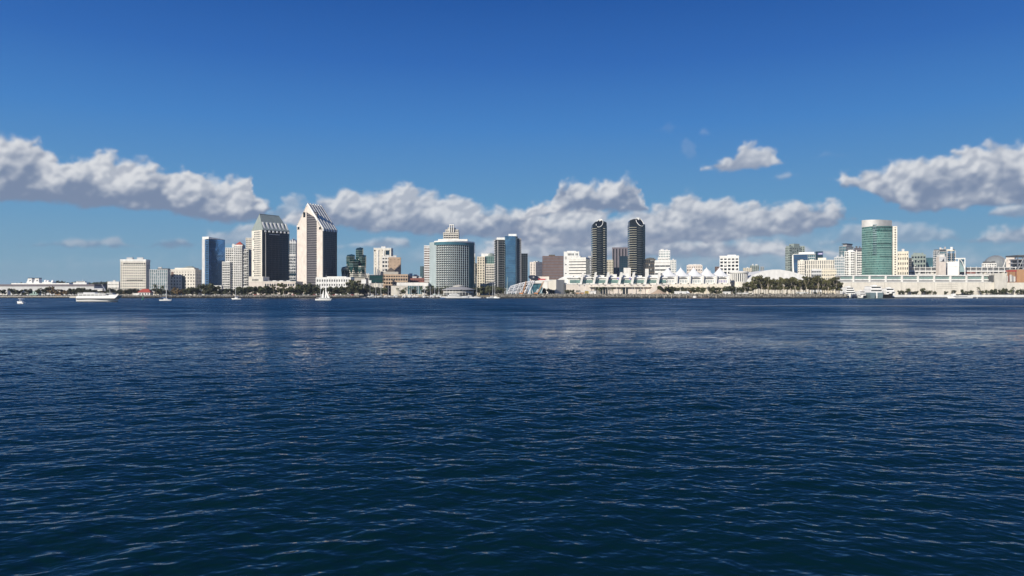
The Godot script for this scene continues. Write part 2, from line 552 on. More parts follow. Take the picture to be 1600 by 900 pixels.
	while x < 7900.0:
		var w := r.randf_range(180, 620)
		if x + w > -430 and x < 1960:
			x = 1965.0
			continue
		var big := r.randf() < 0.45
		var b := r.randf_range(300, 345) if big else r.randf_range(366, 392)
		var h := r.randf_range(40, 100) if big else r.randf_range(14, 40)
		var up := [[x, b]]
		var n := int(w / 60.0) + 2
		for i in range(1, n):
			var s := float(i) / n
			up.append([x + w * s, b - h * sqrt(sin(PI * s)) * r.randf_range(0.6, 1.0)])
		up.append([x + w, b])
		L.append([up, [[x, b + 3], [x + w * 0.5, b + 8], [x + w, b + 3]], r.randf_range(0.6, 0.95), r.randf_range(0.5, 0.9)])
		x += w * r.randf_range(0.6, 1.2)
	return L

const SW := 4096
const SH := 2048

func sky_px(col: float) -> float:
	var az := (col / SW - 0.5) * TAU
	var lim := deg_to_rad(40.0)
	if absf(az) <= lim:
		return 800.0 + F * tan(az)
	return 800.0 + signf(az) * F * (tan(lim) + (absf(az) - lim) / (cos(lim) * cos(lim)))

func make_sky() -> ImageTexture:
	var data := PackedFloat32Array()
	var low := air(0.0)
	var under := PackedFloat32Array()
	for i in SW:
		under.append_array(PackedFloat32Array([0.02, 0.045, 0.075]))
	for row in SH:
		var el := 90.0 - (row + 0.5) * 180.0 / SH
		if el < 0.0:
			data.append_array(under)
			continue
		var c := air(el)
		var line := PackedFloat32Array([c.x, c.y, c.z])
		while line.size() < SW * 3:
			line.append_array(line)
		data.append_array(line)
	var pxs := PackedFloat32Array()
	var sec := PackedFloat32Array()
	for i in SW:
		pxs.push_back(sky_px(i + 0.5))
		sec.push_back(1.0 / cos(minf(absf(((i + 0.5) / SW - 0.5) * TAU), deg_to_rad(40.0))))
	var warp := FastNoiseLite.new()
	warp.seed = 21
	warp.noise_type = FastNoiseLite.TYPE_SIMPLEX_SMOOTH
	warp.frequency = 0.022
	warp.fractal_octaves = 4
	var puff := FastNoiseLite.new()
	puff.seed = 5
	puff.noise_type = FastNoiseLite.TYPE_CELLULAR
	puff.cellular_return_type = FastNoiseLite.RETURN_DISTANCE
	puff.cellular_jitter = 1.0
	puff.frequency = 0.035
	puff.fractal_type = FastNoiseLite.FRACTAL_FBM
	puff.fractal_octaves = 3
	puff.fractal_gain = 0.5
	var fine := FastNoiseLite.new()
	fine.seed = 9
	fine.noise_type = FastNoiseLite.TYPE_SIMPLEX_SMOOTH
	fine.frequency = 0.05
	fine.fractal_octaves = 4
	for cl in cloud_list():
		var up: Array = cl[0]
		var lo: Array = cl[1]
		var x0: float = up[0][0]; var x1: float = up[-1][0]
		var ymin := 1e9; var ymax := -1e9
		for p in up: ymin = minf(ymin, p[1])
		for p in lo: ymax = maxf(ymax, p[1])
		ymin -= 18.0; ymax += 8.0
		var size := ymax - ymin - 24.0
		var c0 := 0
		while c0 < SW - 1 and pxs[c0] < x0 - 12.0: c0 += 1
		var c1 := c0
		while c1 < SW - 1 and pxs[c1] < x1 + 12.0: c1 += 1
		if c1 - c0 < 3:
			continue
		var smin: float = minf(sec[c0], sec[c1]) if x0 * x1 > 0 and (x0 > 800) == (x1 > 800) else 1.0
		var r0 := int((90.0 - rad_to_deg(atan((HZ - ymin) / F))) * SH / 180.0) - 2
		var r1 := int((90.0 - rad_to_deg(atan((HZ - ymax) / F / 1.306))) * SH / 180.0) + 2
		r1 = mini(r1, SH / 2)
		var w := c1 - c0; var h := r1 - r0
		var z := PackedFloat32Array(); z.resize(w * h)
		var al := PackedFloat32Array(); al.resize(w * h)
		var sh := PackedFloat32Array(); sh.resize(w * h)
		var rough := clampf(size / 60.0, 0.25, 1.0)
		var soft: float = cl[4] if cl.size() > 4 else 1.0
		var tops := PackedFloat32Array(); var bots := PackedFloat32Array()
		for i in w:
			tops.push_back(along(up, pxs[c0 + i])); bots.push_back(along(lo, pxs[c0 + i]))
		for j in h:
			var t := tan(deg_to_rad(90.0 - (r0 + j + 0.5) * 180.0 / SH)) * F
			for i in w:
				var px := pxs[c0 + i]
				var py := HZ - t * sec[c0 + i]
				if py < tops[i] - 16.0 or py > bots[i] + 12.0:
					continue
				var wx := warp.get_noise_2d(px, py * 1.3) * 16.0 * rough
				var wy := warp.get_noise_2d(px + 500.0, py * 1.3) * 12.0 * rough
				var ii := clampi(i + int(wx * 0.6), 0, w - 1)
				var top := tops[ii]; var bot := bots[ii]
				var y := py + wy
				var pf := -puff.get_noise_2d(px + wx * 0.7, py * 1.25 + wy * 0.7)    # about -0.3 .. 0.9: round heads
				var pb := -puff.get_noise_2d(px * 0.45 + wx, py * 0.55 + wy)
				var eu := (y - top) + ((pf - 0.45) * 15.0 + (pb - 0.45) * 18.0) * rough
				var ed := (bot - py) + wy * 0.35 + fine.get_noise_2d(px * 0.6, py) * 5.0
				var e := minf(eu / ((7.5 + 7.0 * rough) * soft), ed / (8.0 * soft))
				if e <= 0.0:
					continue
				var k := j * w + i
				al[k] = smoothstep(0.0, 1.0, e)
				var body := clampf(eu / maxf(bot - top, 8.0), 0.0, 1.0)
				var big := warp.get_noise_2d(px * 0.42 + 300.0, py * 0.8 + 40.0)     # whole heads in light or in the shade of others
				z[k] = (sqrt(maxf(0.0, 1.0 - (1.0 - body) * (1.0 - body))) * 30.0 + pb * 36.0 + pf * 7.0 + warp.get_noise_2d(px * 0.8 + 90.0, py * 1.0) * 8.0) * rough
				sh[k] = clampf((bot - py + wy * 2.2) / maxf(bot - top, 10.0) + big * 0.55 - 0.05, 0.0, 1.0)
		# even out the relief before it is lit
		for pass_ in 2:
			var zz := z.duplicate()
			for j in range(1, h - 1):
				for i in range(1, w - 1):
					var k := j * w + i
					if al[k] > 0.0:
						zz[k] = (z[k] * 4.0 + (z[k - 1] + z[k + 1] + z[k - w] + z[k + w]) * 2.0 + z[k - w - 1] + z[k - w + 1] + z[k + w - 1] + z[k + w + 1]) / 16.0
			z = zz
		var op: float = cl[2]
		var dark: float = cl[3]
		for j in range(1, h - 1):
			var at := ((r0 + j) * SW + c0) * 3
			for i in range(1, w - 1):
				var k := j * w + i
				var a := al[k] * op
				if a <= 0.003:
					continue
				var gx := (z[k + 1] - z[k - 1]) * 0.5
				var gy := (z[k + w] - z[k - w]) * 0.5
				if al[k + 1] <= 0.0 or al[k - 1] <= 0.0: gx = 0.0
				if al[k + w] <= 0.0 or al[k - w] <= 0.0: gy = 0.0
				var il := 1.0 / sqrt(gx * gx + gy * gy + 2.2)
				var lit := clampf((gx * 0.50 + gy * 0.70 + 0.62) * il, 0.0, 1.1)
				var hgt := smoothstep(0.02, 0.80, sh[k])
				var b := lit * 0.56 * (0.25 + 0.75 * hgt) + hgt * 0.42 + 0.05
				b = lerpf(0.60, b, minf(dark, 1.0) * 0.5 + 0.5)
				if dark > 1.0: b *= 0.55      # small clouds in the shade of larger ones
				b = clampf(b - 0.16 * (1.0 - hgt) * dark, 0.0, 1.0)
				var thin := 1.0 - 0.4 * al[k]
				var r := lerpf(0.170, 0.64, b); var g := lerpf(0.220, 0.65, b); var bl := lerpf(0.325, 0.67, b)
				var p := at + i * 3
				data[p] = lerpf(data[p], r, a); data[p + 1] = lerpf(data[p + 1], g, a); data[p + 2] = lerpf(data[p + 2], bl, a)
	# the panorama begins at -z, the middle of the list above
	var turned := PackedFloat32Array()
	for row in SH:
		turned.append_array(data.slice((row * SW + SW / 2) * 3, (row + 1) * SW * 3))
		turned.append_array(data.slice(row * SW * 3, (row * SW + SW / 2) * 3))
	var im := Image.create_from_data(SW, SH, false, Image.FORMAT_RGBF, turned.to_byte_array())
	return ImageTexture.create_from_image(im)

# ---------------------------------------------------------------- water
# a periodic patch of wind waves from a spectrum: n x n heights over size metres, scaled to the given mean slope
func wave_patch(n: int, size: float, longest: float, shortest: float, heading: float, spread: float, slope: float, seed_: int) -> Dictionary:
	var r := RandomNumberGenerator.new()
	r.seed = seed_
	var re := PackedFloat32Array(); re.resize(n * n)
	var im := PackedFloat32Array(); im.resize(n * n)
	var kp := TAU / longest
	for j in n:
		for i in n:
			var kx := (i if i < n / 2 else i - n) * TAU / size
			var ky := (j if j < n / 2 else j - n) * TAU / size
			var k := sqrt(kx * kx + ky * ky)
			if k < 0.6 * kp:
				continue
			var c := cos(atan2(ky, kx) - heading)
			var dirn := lerpf(0.14, 1.0, pow(absf(c), spread))
			var amp := sqrt(exp(-pow(kp / k, 2.0) - pow(k * shortest / TAU, 2.0) * 1.5) / pow(k, 3.7)) * dirn
			re[j * n + i] = r.randfn() * amp
			im[j * n + i] = r.randfn() * amp
	var bits := int(round(log(n) / log(2.0)))
	var rev := PackedInt32Array(); rev.resize(n)
	for i in n:
		var b := 0
		for k in bits:
			if i & (1 << k): b |= 1 << (bits - 1 - k)
		rev[i] = b
	var cs := PackedFloat32Array(); var sn := PackedFloat32Array()
	for i in n / 2:
		cs.push_back(cos(TAU * i / n)); sn.push_back(sin(TAU * i / n))
	var tr := PackedFloat32Array(); tr.resize(n)
	var ti := PackedFloat32Array(); ti.resize(n)
	for axis in 2:
		for line in n:
			var off := line * n if axis == 0 else line
			var st := 1 if axis == 0 else n
			for i in n:
				var s := off + rev[i] * st
				tr[i] = re[s]; ti[i] = im[s]
			var half := 1
			while half < n:
				var step := n / (half * 2)
				var i0 := 0
				while i0 < n:
					for k in half:
						var wr := cs[k * step]; var wi := sn[k * step]
						var a := i0 + k; var b := a + half
						var xr := tr[b] * wr - ti[b] * wi; var xi := tr[b] * wi + ti[b] * wr
						tr[b] = tr[a] - xr; ti[b] = ti[a] - xi
						tr[a] += xr; ti[a] += xi
					i0 += half * 2
				half *= 2
			for i in n:
				var s := off + i * st
				re[s] = tr[i]; im[s] = ti[i]
	var dx := size / n
	var sx := PackedFloat32Array(); sx.resize(n * n)
	var sz := PackedFloat32Array(); sz.resize(n * n)
	var sum := 0.0
	for j in n:
		var ju := ((j + 1) % n) * n; var jd := ((j + n - 1) % n) * n
		for i in n:
			var k := j * n + i
			sx[k] = (re[j * n + (i + 1) % n] - re[j * n + (i + n - 1) % n]) / (2 * dx)
			sz[k] = (re[ju + i] - re[jd + i]) / (2 * dx)
			sum += sx[k] * sx[k] + sz[k] * sz[k]
	var f := slope / sqrt(sum / (n * n))
	for k in n * n:
		re[k] *= f; sx[k] *= f; sz[k] *= f
	return {"n": n, "size": size, "h": re, "sx": sx, "sz": sz}

var sea: Dictionary
var swell: FastNoiseLite
var lull: FastNoiseLite

# height and slopes of the larger waves at a place; fine ones are left to the relief of the surface where a cell of the mesh is too large for them
func sea_at(x: float, z: float, keep: float) -> Vector3:
	var out := Vector3.ZERO
	var n: int = sea.n
	var h: PackedFloat32Array = sea.h
	var sx: PackedFloat32Array = sea.sx
	var sz: PackedFloat32Array = sea.sz
	for pass_ in 2:
		var size: float = sea.size * (1.0 if pass_ == 0 else 3.3)
		var keep_: float = keep if pass_ == 0 else minf(1.0, keep * 4.0)
		if keep_ <= 0.01:
			continue
		var ca := 1.0 if pass_ == 0 else cos(0.42); var sa := 0.0 if pass_ == 0 else sin(0.42)
		var u := (x * ca - z * sa) / size * n
		var v := (x * sa + z * ca) / size * n
		var fu := floorf(u); var fv := floorf(v)
		var i := posmod(int(fu), n); var j := posmod(int(fv), n)
		u -= fu; v -= fv
		var i1 := (i + 1) % n; var j1 := (j + 1) % n
		var a := j * n + i; var b := j * n + i1; var c := j1 * n + i; var d := j1 * n + i1
		var w00 := (1 - u) * (1 - v); var w10 := u * (1 - v); var w01 := (1 - u) * v; var w11 := u * v
		var g := keep_ * (1.0 if pass_ == 0 else 0.7)
		var hh := (h[a] * w00 + h[b] * w10 + h[c] * w01 + h[d] * w11) * g * (1.0 if pass_ == 0 else 3.3)
		var gx := (sx[a] * w00 + sx[b] * w10 + sx[c] * w01 + sx[d] * w11) * g
		var gz := (sz[a] * w00 + sz[b] * w10 + sz[c] * w01 + sz[d] * w11) * g
		out += Vector3(hh, gx * ca + gz * sa, -gx * sa + gz * ca)
	return out

func make_water() -> void:
	sea = wave_patch(256, 25.0, 1.3, 0.26, PI / 2 - 0.12, 0.9, 0.066, 3)
	swell = FastNoiseLite.new()
	swell.seed = 31
	swell.noise_type = FastNoiseLite.TYPE_SIMPLEX_SMOOTH
	swell.frequency = 1.0
	swell.fractal_octaves = 3
	lull = FastNoiseLite.new()
	lull.seed = 77
	lull.noise_type = FastNoiseLite.TYPE_SIMPLEX_SMOOTH
	lull.frequency = 1.0
	lull.fractal_octaves = 2
	var rows := PackedFloat32Array([-60.0, -30.0, -10.0, 0.0, 4.0, 7.0])
	var d := 9.0
	while d < 1500.0:
		rows.push_back(d)
		d += clampf(d * d * 0.55 / (EYE * 746.0), 0.07, 9.0)
	rows.push_back(2500.0)
	var cols := PackedFloat32Array([-6.0, -2.5, -1.4, -1.0])
	var nc := 480
	for i in nc + 1:
		cols.push_back(lerpf(-0.80, 0.80, float(i) / nc))
	cols.append_array(PackedFloat32Array([1.0, 1.4, 2.5, 6.0]))
	var v := PackedVector3Array(); var nn := PackedVector3Array(); var uv := PackedVector2Array()
	var ix := PackedInt32Array()
	var W := cols.size()
	var tile := 15.0
	for r in rows.size():
		var dist := rows[r]
		var fan := maxf(dist, 8.0) + 6.0
		var cell := clampf(dist * dist * 0.55 / (EYE * 746.0), 0.07, 9.0)
		var keep := clampf(0.6 / cell - 0.25, 0.0, 1.0)
		var bandl := clampf(dist * 0.22, 8.0, 120.0)      # patches of livelier and quieter water
		for c in W:
			var x := cols[c] * fan
			var z := -dist
			var s := Vector3.ZERO
			if dist < 900.0 and absf(cols[c]) < 0.9:
				var gust := 1.0 + 0.45 * lull.get_noise_2d(x / 30.0, z / 22.0)
				s = sea_at(x, z, keep) * gust
				if dist > 25.0:
					var a := 0.05 * smoothstep(25.0, 160.0, dist)
					s.z += a * swell.get_noise_2d(x / (bandl * 5.0), z / bandl)
					s.y += a * 0.3 * swell.get_noise_2d(x / (bandl * 4.0) + 70.0, z / bandl)
					# cat's-paws, the smallest only where the rows of the mesh stand close enough
					for q in [[9.0, 7.0, 0.07], [26.0, 20.0, 0.075], [70.0, 50.0, 0.06]]:
						var w: float = q[2] * smoothstep(25.0, 90.0, dist) * clampf(q[1] / cell - 1.0, 0.0, 1.0)
						if w > 0.0:
							s.z += w * lull.get_noise_2d(x / q[0] + q[1] * 31.0, z / q[1])
			s.z -= 0.142 - 0.050 * smoothstep(32.0, 72.0, dist) + 0.122 * smoothstep(85.0, 230.0, dist)      # at a low angle only the sides of the waves that face the viewer's shore are seen
			v.push_back(Vector3(x, s.x, z))
			nn.push_back(Vector3(-s.y, 1.0, -s.z).normalized())
			uv.push_back(Vector2(x, z) / tile)
	for r in rows.size() - 1:
		for c in W - 1:
			var a := r * W + c
			ix.append_array(PackedInt32Array([a, a + W + 1, a + 1, a, a + W, a + W + 1]))
	var arr := []
	arr.resize(Mesh.ARRAY_MAX)
	arr[Mesh.ARRAY_VERTEX] = v
	arr[Mesh.ARRAY_NORMAL] = nn
	arr[Mesh.ARRAY_TEX_UV] = uv
	arr[Mesh.ARRAY_INDEX] = ix
	var me := ArrayMesh.new()
	me.add_surface_from_arrays(Mesh.PRIMITIVE_TRIANGLES, arr)
	# ripples too fine for the mesh
	var rp := wave_patch(512, tile, 1.1, 0.06, PI / 2 + 0.10, 1.0, 0.11, 8)
	var n: int = rp.n
	var rx: PackedFloat32Array = rp.sx
	var rz: PackedFloat32Array = rp.sz
	var by := PackedByteArray(); by.resize(n * n * 3)
	for k in n * n:
		var q := 1.0 / sqrt(1.0 + rx[k] * rx[k] + rz[k] * rz[k])
		by[k * 3] = clampi(int(127.5 - 127.5 * rx[k] * q + 0.5), 0, 255)
		by[k * 3 + 1] = clampi(int(127.5 + 127.5 * rz[k] * q + 0.5), 0, 255)
		by[k * 3 + 2] = clampi(int(127.5 + 127.5 * q + 0.5), 0, 255)
	var m := StandardMaterial3D.new()
	m.resource_name = "sea_water"
	m.albedo_color = lin(0.0013, 0.0112, 0.0128)
	m.roughness = 0.06
	m.metallic_specular = 0.36
	m.normal_enabled = true
	m.normal_texture = ImageTexture.create_from_image(Image.create_from_data(n, n, false, Image.FORMAT_RGB8, by))
	m.normal_scale = 1.0
	var o := MeshInstance3D.new()
	o.name = "water"
	o.mesh = me
	o.material_override = m
	o.set_meta("kind", "structure")
	o.set_meta("label", "dark blue rippled water of the bay")
	add_child(o)

# ---------------------------------------------------------------- land and shore
var shore := PackedVector2Array()

func shore_points() -> Array:
	return [[-900, 1160], [-300, 1140], [0, 1120], [110, 1110], [170, 1090], [340, 1060], [480, 1050], [562, 1048], [570, 1115], [768, 1115], [776, 1046], [900, 1044], [1100, 1044], [1322, 1046], [1328, 1138], [1480, 1144], [1700, 1150], [2500, 1190]]

func make_land() -> void:
	var pts := PackedVector2Array()
	for p in shore_points():
		pts.push_back(Vector2(X(p[0], p[1]), -p[1]))
	shore = pts
	# one sheet of ground to the horizon
	var poly := PackedVector2Array([Vector2(-16000, -1300)])
	poly.append_array(pts)
	poly.append_array(PackedVector2Array([Vector2(16000, -1300), Vector2(16000, -20000), Vector2(-16000, -20000)]))
	var g := MB.new()
	g.prism(poly, -3.0, LAND)
	structure("ground", g, M.earth, "flat made ground that the waterfront stands on")
	# promenade and lawns lie on it
	for q in [[120, 560, 1, 14, "paving", "promenade", "pale promenade path along the left shore"], [776, 1322, 1, 10, "paving", "promenade", "pale promenade path along the middle shore"], [330, 560, 16, 40, "lawn", "lawn", "strip of grass under the trees left of the marina"], [1010, 1320, 12, 46, "lawn", "lawn", "grass of the park before the tented pavilion"]]:
		var b := MB.new()
		var n := 24
		for i in n:
			var pa := lerpf(q[0], q[1], float(i) / n); var pb := lerpf(q[0], q[1], float(i + 1) / n)
			var da := shore_d(pa); var db := shore_d(pb)
			var a := Vector3(X(pa, da), LAND + 0.008, -da - q[2]); var e := Vector3(X(pb, db), LAND + 0.008, -db - q[2])
			var c := Vector3(X(pb, db), LAND + 0.008, -db - q[3]); var f := Vector3(X(pa, da), LAND + 0.008, -da - q[3])
			b.q(a, e, c, f, Vector3.UP)
		structure(q[5], b, M[q[4]], q[6])
	# bank of dumped stone down to the water
	bank("stone_bank", [[-300, 0], [0, 110], [110, 340], [340, 562]], "dark stone bank along the left shore", 4.3)
	bank("stone_bank", [[774, 900], [900, 1100], [1100, 1322]], "grey stone bank along the middle shore", 6.2)
	# breakwater of the marina
	var bw := MB.new()
	var r := RandomNumberGenerator.new()
	r.seed = 4
	for i in 60:
		var pa := lerpf(560, 776, i / 60.0); var pb := lerpf(560, 776, (i + 1) / 60.0)
		for k in 3:
			var h := r.randf_range(0.8, 1.5)
			bw.col = Color(1, 1, 1) * r.randf_range(0.05, 0.14); bw.col.a = 1
			var c := Vector3(X(lerpf(pa, pb, r.randf()), 1048), h * 0.3, -1048 - k * 1.6 + r.randf_range(-0.5, 0.5))
			bw.T = Transform3D(Basis.from_euler(Vector3(r.randf(), r.randf() * 3, r.randf())), c)
			bw.cbox(Vector3.ZERO, Vector3(r.randf_range(2.4, 4.2), h * 1.5, r.randf_range(1.6, 2.6)))
	bw.T = Transform3D()
	part("breakwater", bw, M.rock, self)
	var o: Node = get_child(get_child_count() - 1)
	o.set_meta("kind", "structure")
	o.set_meta("label", "low dark stone breakwater in front of the marina")
	# quay on the right
	var qy := MB.new()
	for k in 3:
		var a := shore[14 + k]; var b := shore[14 + k + 1] if 14 + k + 1 < shore.size() else a
		var t := (b - a).normalized(); var nrm := Vector2(-t.y, t.x)
		if nrm.y < 0: nrm = -nrm
		qy.q(Vector3(a.x, -2, a.y + 0.4), Vector3(b.x, -2, b.y + 0.4), Vector3(b.x, 1.4, b.y + 0.4), Vector3(a.x, 1.4, a.y + 0.4), Vector3.BACK)
	part("quay_wall", qy, M.dark_grey, self)
	o = get_child(get_child_count() - 1)
	o.set_meta("kind", "structure"); o.set_meta("label", "dark quay wall on the right")
	var qc := MB.new()
	for k in 3:
		var a := shore[14 + k]; var b := shore[14 + k + 1]
		qc.q(Vector3(a.x, 1.4, a.y + 0.9), Vector3(b.x, 1.4, b.y + 0.9), Vector3(b.x, LAND + 0.9, b.y + 0.9), Vector3(a.x, LAND + 0.9, a.y + 0.9), Vector3.BACK)
		qc.q(Vector3(a.x, LAND + 0.9, a.y + 0.9), Vector3(b.x, LAND + 0.9, b.y + 0.9), Vector3(b.x, LAND + 0.9, b.y - 1.5), Vector3(a.x, LAND + 0.9, a.y - 1.5), Vector3.UP)
		qc.q(Vector3(a.x, 1.4, a.y + 0.9), Vector3(b.x, 1.4, b.y + 0.9), Vector3(b.x, 1.4, b.y + 0.35), Vector3(a.x, 1.4, a.y + 0.35), Vector3.DOWN)
	part("quay_parapet", qc, M.bright_white, self)
	o = get_child(get_child_count() - 1)
	o.set_meta("kind", "structure"); o.set_meta("label", "long white parapet along the quay on the right")
	# low far hills at the left edge
	var hl := MB.new()
	var prev := Vector3.ZERO
	for i in 61:
		var x := lerpf(-4600.0, 900.0, i / 60.0)
		var h := 32.0 + 20.0 * sin(i * 0.31) + 9.0 * sin(i * 0.93 + 1.0)
		var p := Vector3(x, h * smoothstep(900.0, -1200.0, x), -5200.0)
		if i:
			hl.q(Vector3(prev.x, 3.0, prev.z + 700), Vector3(p.x, 3.0, p.z + 700), p, prev, Vector3(0, 1, 1))
			hl.q(prev, p, Vector3(p.x, 3.0, p.z - 900), Vector3(prev.x, 3.0, prev.z - 900), Vector3(0, 1, -1))
		prev = p
	structure("hills", hl, M.green_grey, "low hazy hills far behind the left shore")

func shore_d(px: float) -> float:
	var L := shore_points()
	for i in L.size() - 1:
		if px <= L[i + 1][0]:
			return lerpf(L[i][1], L[i + 1][1], (px - L[i][0]) / (L[i + 1][0] - L[i][0]))
	return 1200.0

# a slope of single stones over a core
func bank(called: String, spans: Array, label: String, high: float) -> void:
	var r := RandomNumberGenerator.new()
	r.seed = int(spans[0][0]) + 9999
	var core := MB.new()
	var stones := MB.new()
	core.col = Color(0.07, 0.065, 0.055)
	for sp in spans:
		var n := int((sp[1] - sp[0]) / 6)
		for i in n:
			var pa := lerpf(sp[0], sp[1], float(i) / n); var pb := lerpf(sp[0], sp[1], float(i + 1) / n)
			var da := shore_d(pa); var db := shore_d(pb)
			core.q(Vector3(X(pa, da), -1.5, -da + 7), Vector3(X(pb, db), -1.5, -db + 7), Vector3(X(pb, db), high - 0.3, -db - 0.5), Vector3(X(pa, da), high - 0.3, -da - 0.5), Vector3(0, 1, 1))
			core.q(Vector3(X(pa, da), high - 0.3, -da - 0.5), Vector3(X(pb, db), high - 0.3, -db - 0.5), Vector3(X(pb, db), LAND - 0.5, -db - 4.5), Vector3(X(pa, da), LAND - 0.5, -da - 4.5), Vector3(0, 1, -1))
			for k in 26:
				var t := r.randf()
				var p := lerpf(pa, pb, r.randf()); var d := lerpf(da, db, 0.5)
				var tone := lerpf(0.035, r.randf_range(0.12, 0.32), smoothstep(1.2 / high, 2.6 / high, t))      # the tide keeps the lower stones dark with weed
				stones.col = Color(tone, tone * 0.95, tone * 0.85)
				stones.T = Transform3D(Basis.from_euler(Vector3(r.randf() * 3, r.randf() * 3, r.randf() * 3)), Vector3(X(p, d), lerpf(-0.3, high, t), -d + 6.5 * (1 - t)))
				stones.cbox(Vector3.ZERO, Vector3(r.randf_range(0.7, 2.0), r.randf_range(0.7, 1.4), r.randf_range(0.7, 1.8)))
	var o := part(called, core, M.rock, self)
	o.set_meta("kind", "structure")
	o.set_meta("label", label)
	part("stone", stones, M.rock, o, true)

# ---------------------------------------------------------------- far left: pier shed, liner, office blocks
func left_shore() -> void:
	# long pier shed
	var d := 1420.0
	var o := thing("pier_shed", "long low pale grey pier shed behind the left shore trees", "building", Vector3(X(70, d), LAND, -d))
	var x0 := X(-30, d) - o.position.x; var x1 := X(147, d) - o.position.x
	var b := MB.new(); b.box(x0, 0, -40, x1, G(447, d), 0)
	part("wall", b, M.pale_grey, o)
	b = MB.new(); b.box(x0 - 1, G(447, d) + 0.003, -41, x1 + 1, G(444.2, d), 1.2)
	part("roof", b, M.purple_grey, o)
	for i in 15:
		b = MB.new()
		var xx := lerpf(x0 + 6, x1 - 12, i / 14.0)
		b.box(xx, 1.0, -0.4, xx + 6, 7.5, 0.15)
		part("door", b, M.steel_grey, o)
	sites.append([-30, 147, "the long pier shed"])
	# liner behind it
	d = 1560.0
	o = thing("cruise_ship", "white cruise ship with two tall funnels, berthed behind the pier shed", "ship", Vector3(X(70, d), 0, -d))
	var lx := func(px: float) -> float: return X(px, d) - X(70, d)
	b = MB.new(); b.T = Transform3D(Basis(), Vector3(0, 0, 0)); hull(b, 175.0, 24.0, 14.0, 0.25); part("hull", b, M.gel_coat, o)
	b = MB.new(); b.box(lx.call(6), 14, -10, lx.call(118), Y(445.5, d), 10); part("lower_deckhouse", b, M.bright_white, o)
	b = MB.new(); b.box(lx.call(22), Y(445.5, d) + 0.01, -9, lx.call(112), Y(442.5, d), 9); part("upper_deckhouse", b, M.bright_white, o)
	for k in 3:
		b = MB.new(); b.box(lx.call(8), 17.0 + k * 3.4, 9.7, lx.call(116), 18.4 + k * 3.4, 10.15); part("window_row", b, M.dark_glass, o)
	for px in [43.5, 54.5]:
		var f := MB.new()
		var w: float = X(px + 8.5, d) - X(px, d); var xa: float = lx.call(px)
		var yb := Y(442.5, d); var yt := Y(435.2, d)
		f.T = Transform3D(Basis(), Vector3(xa, 0, 0))
		f.extrude(PackedVector2Array([Vector2(0, yb), Vector2(w, yb), Vector2(w, yt), Vector2(w * 0.32, yt)]), -5, 5)
		var fu := part("funnel", f, M.bright_white, o)
		f = MB.new(); f.T = Transform3D(Basis(), Vector3(xa, 0, 0))
		f.box(w * 0.28, yt + 0.01, -4.8, w * 1.02, yt + 1.5, 4.8); part("funnel_cap", f, M.navy_paint, fu)
		f = MB.new(); f.T = Transform3D(Basis(), Vector3(xa + w * 0.66, (yb + yt) * 0.5 + 0.5, 5.0))
		f.extrude(PackedVector2Array([Vector2(-1.5, -1.4), Vector2(1.3, -1.0), Vector2(1.6, 1.2), Vector2(0.2, 1.7), Vector2(-0.6, 0.4)]), 0.0, 0.2); part("emblem", f, M.navy_paint, fu)
	for q in [[71.5, 439.5, 3.2], [75.5, 439.8, 2.8], [82.5, 439.8, 3.0], [63, 441, 1.8]]:
		b = MB.new(); ball(b, Vector3(lx.call(q[0]), Y(q[1], d), 0), q[2]); b.tube(Vector3(lx.call(q[0]), Y(443, d), 0), Vector3(lx.call(q[0]), Y(q[1] + 1, d), 0), 0.8, 0.8); part("radar_dome", b, M.gel_coat, o)
	b = MB.new(); b.box(lx.call(69), Y(442.5, d) + 0.02, -7, lx.call(85), Y(441, d), 7); b.box(lx.call(46), Y(442.5, d) + 0.01, -8, lx.call(66), Y(441.8, d), 8); part("bridge_deck", b, M.bright_white, o)
	# white motor yacht deckhouse showing over the shed's right end
	d = 1500.0
	o = thing("harbour_ferry", "white two-deck ship showing over the right end of the pier shed", "ship", Vector3(X(127, d), 0, -d))
	b = MB.new(); hull(b, 42.0, 10.0, 9.0, 0.3); part("hull", b, M.gel_coat, o)
	b = MB.new(); b.box(-14, 9, -4, 13, Y(441.6, d), 4); part("deckhouse", b, M.bright_white, o)
	b = MB.new(); b.box(-8, Y(441.6, d) + 0.01, -3, 9, Y(439.4, d), 3); part("bridge", b, M.bright_white, o)
	b = MB.new(); b.box(-13, 13, 3.8, 12, 15, 4.15); part("window_row", b, M.dark_glass, o)
	b = MB.new(); b.box(-7, Y(440.9, d), 2.8, 8, Y(440.0, d), 3.15); part("window_row", b, M.dark_glass, o)
	b = MB.new(); b.tube(Vector3(3, Y(439.4, d), 0), Vector3(3, Y(436.5, d), 0), 0.5, 0.2); part("mast", b, M.steel_white, o)
	# small shore buildings under the trees, left edge
	for q in [[2, 14, 1180, 452.5, "white", "small white flat-roofed kiosk at the left edge of the shore"], [26, 36, 1175, 453, "pale_grey", "low grey boathouse between dark trees at left"], [47, 62, 1165, 453.5, "teal_wall", "grey-green waterside shed behind the small motorboat"], [88, 97, 1160, 455, "tan", "small tan hut among brown shrubs on the left shore"], [150, 162, 1290, 450.5, "white", "pale low hall behind the passenger ferry"], [236, 250, 1140, 454.5, "pale_cream", "cream shop hall beside the red-roofed house"]]:
		hut(q)
	# pier deck on piles, left of the ferry
	o = thing("landing_stage", "pale landing stage on piles left of the passenger ferry", "pier", Vector3(X(55, 1100), 0, -1100))
	b = MB.new(); b.box(-54, 1.6, -6, 92, 2.3, 2); part("deck", b, M.pale_concrete, o)
	for i in 13:
		b = MB.new(); b.tube(Vector3(-52 + i * 11.8, -2, 1.2), Vector3(-52 + i * 11.8, 3.2, 1.2), 0.35, 0.35); part("pile", b, M.wood_pole, o)
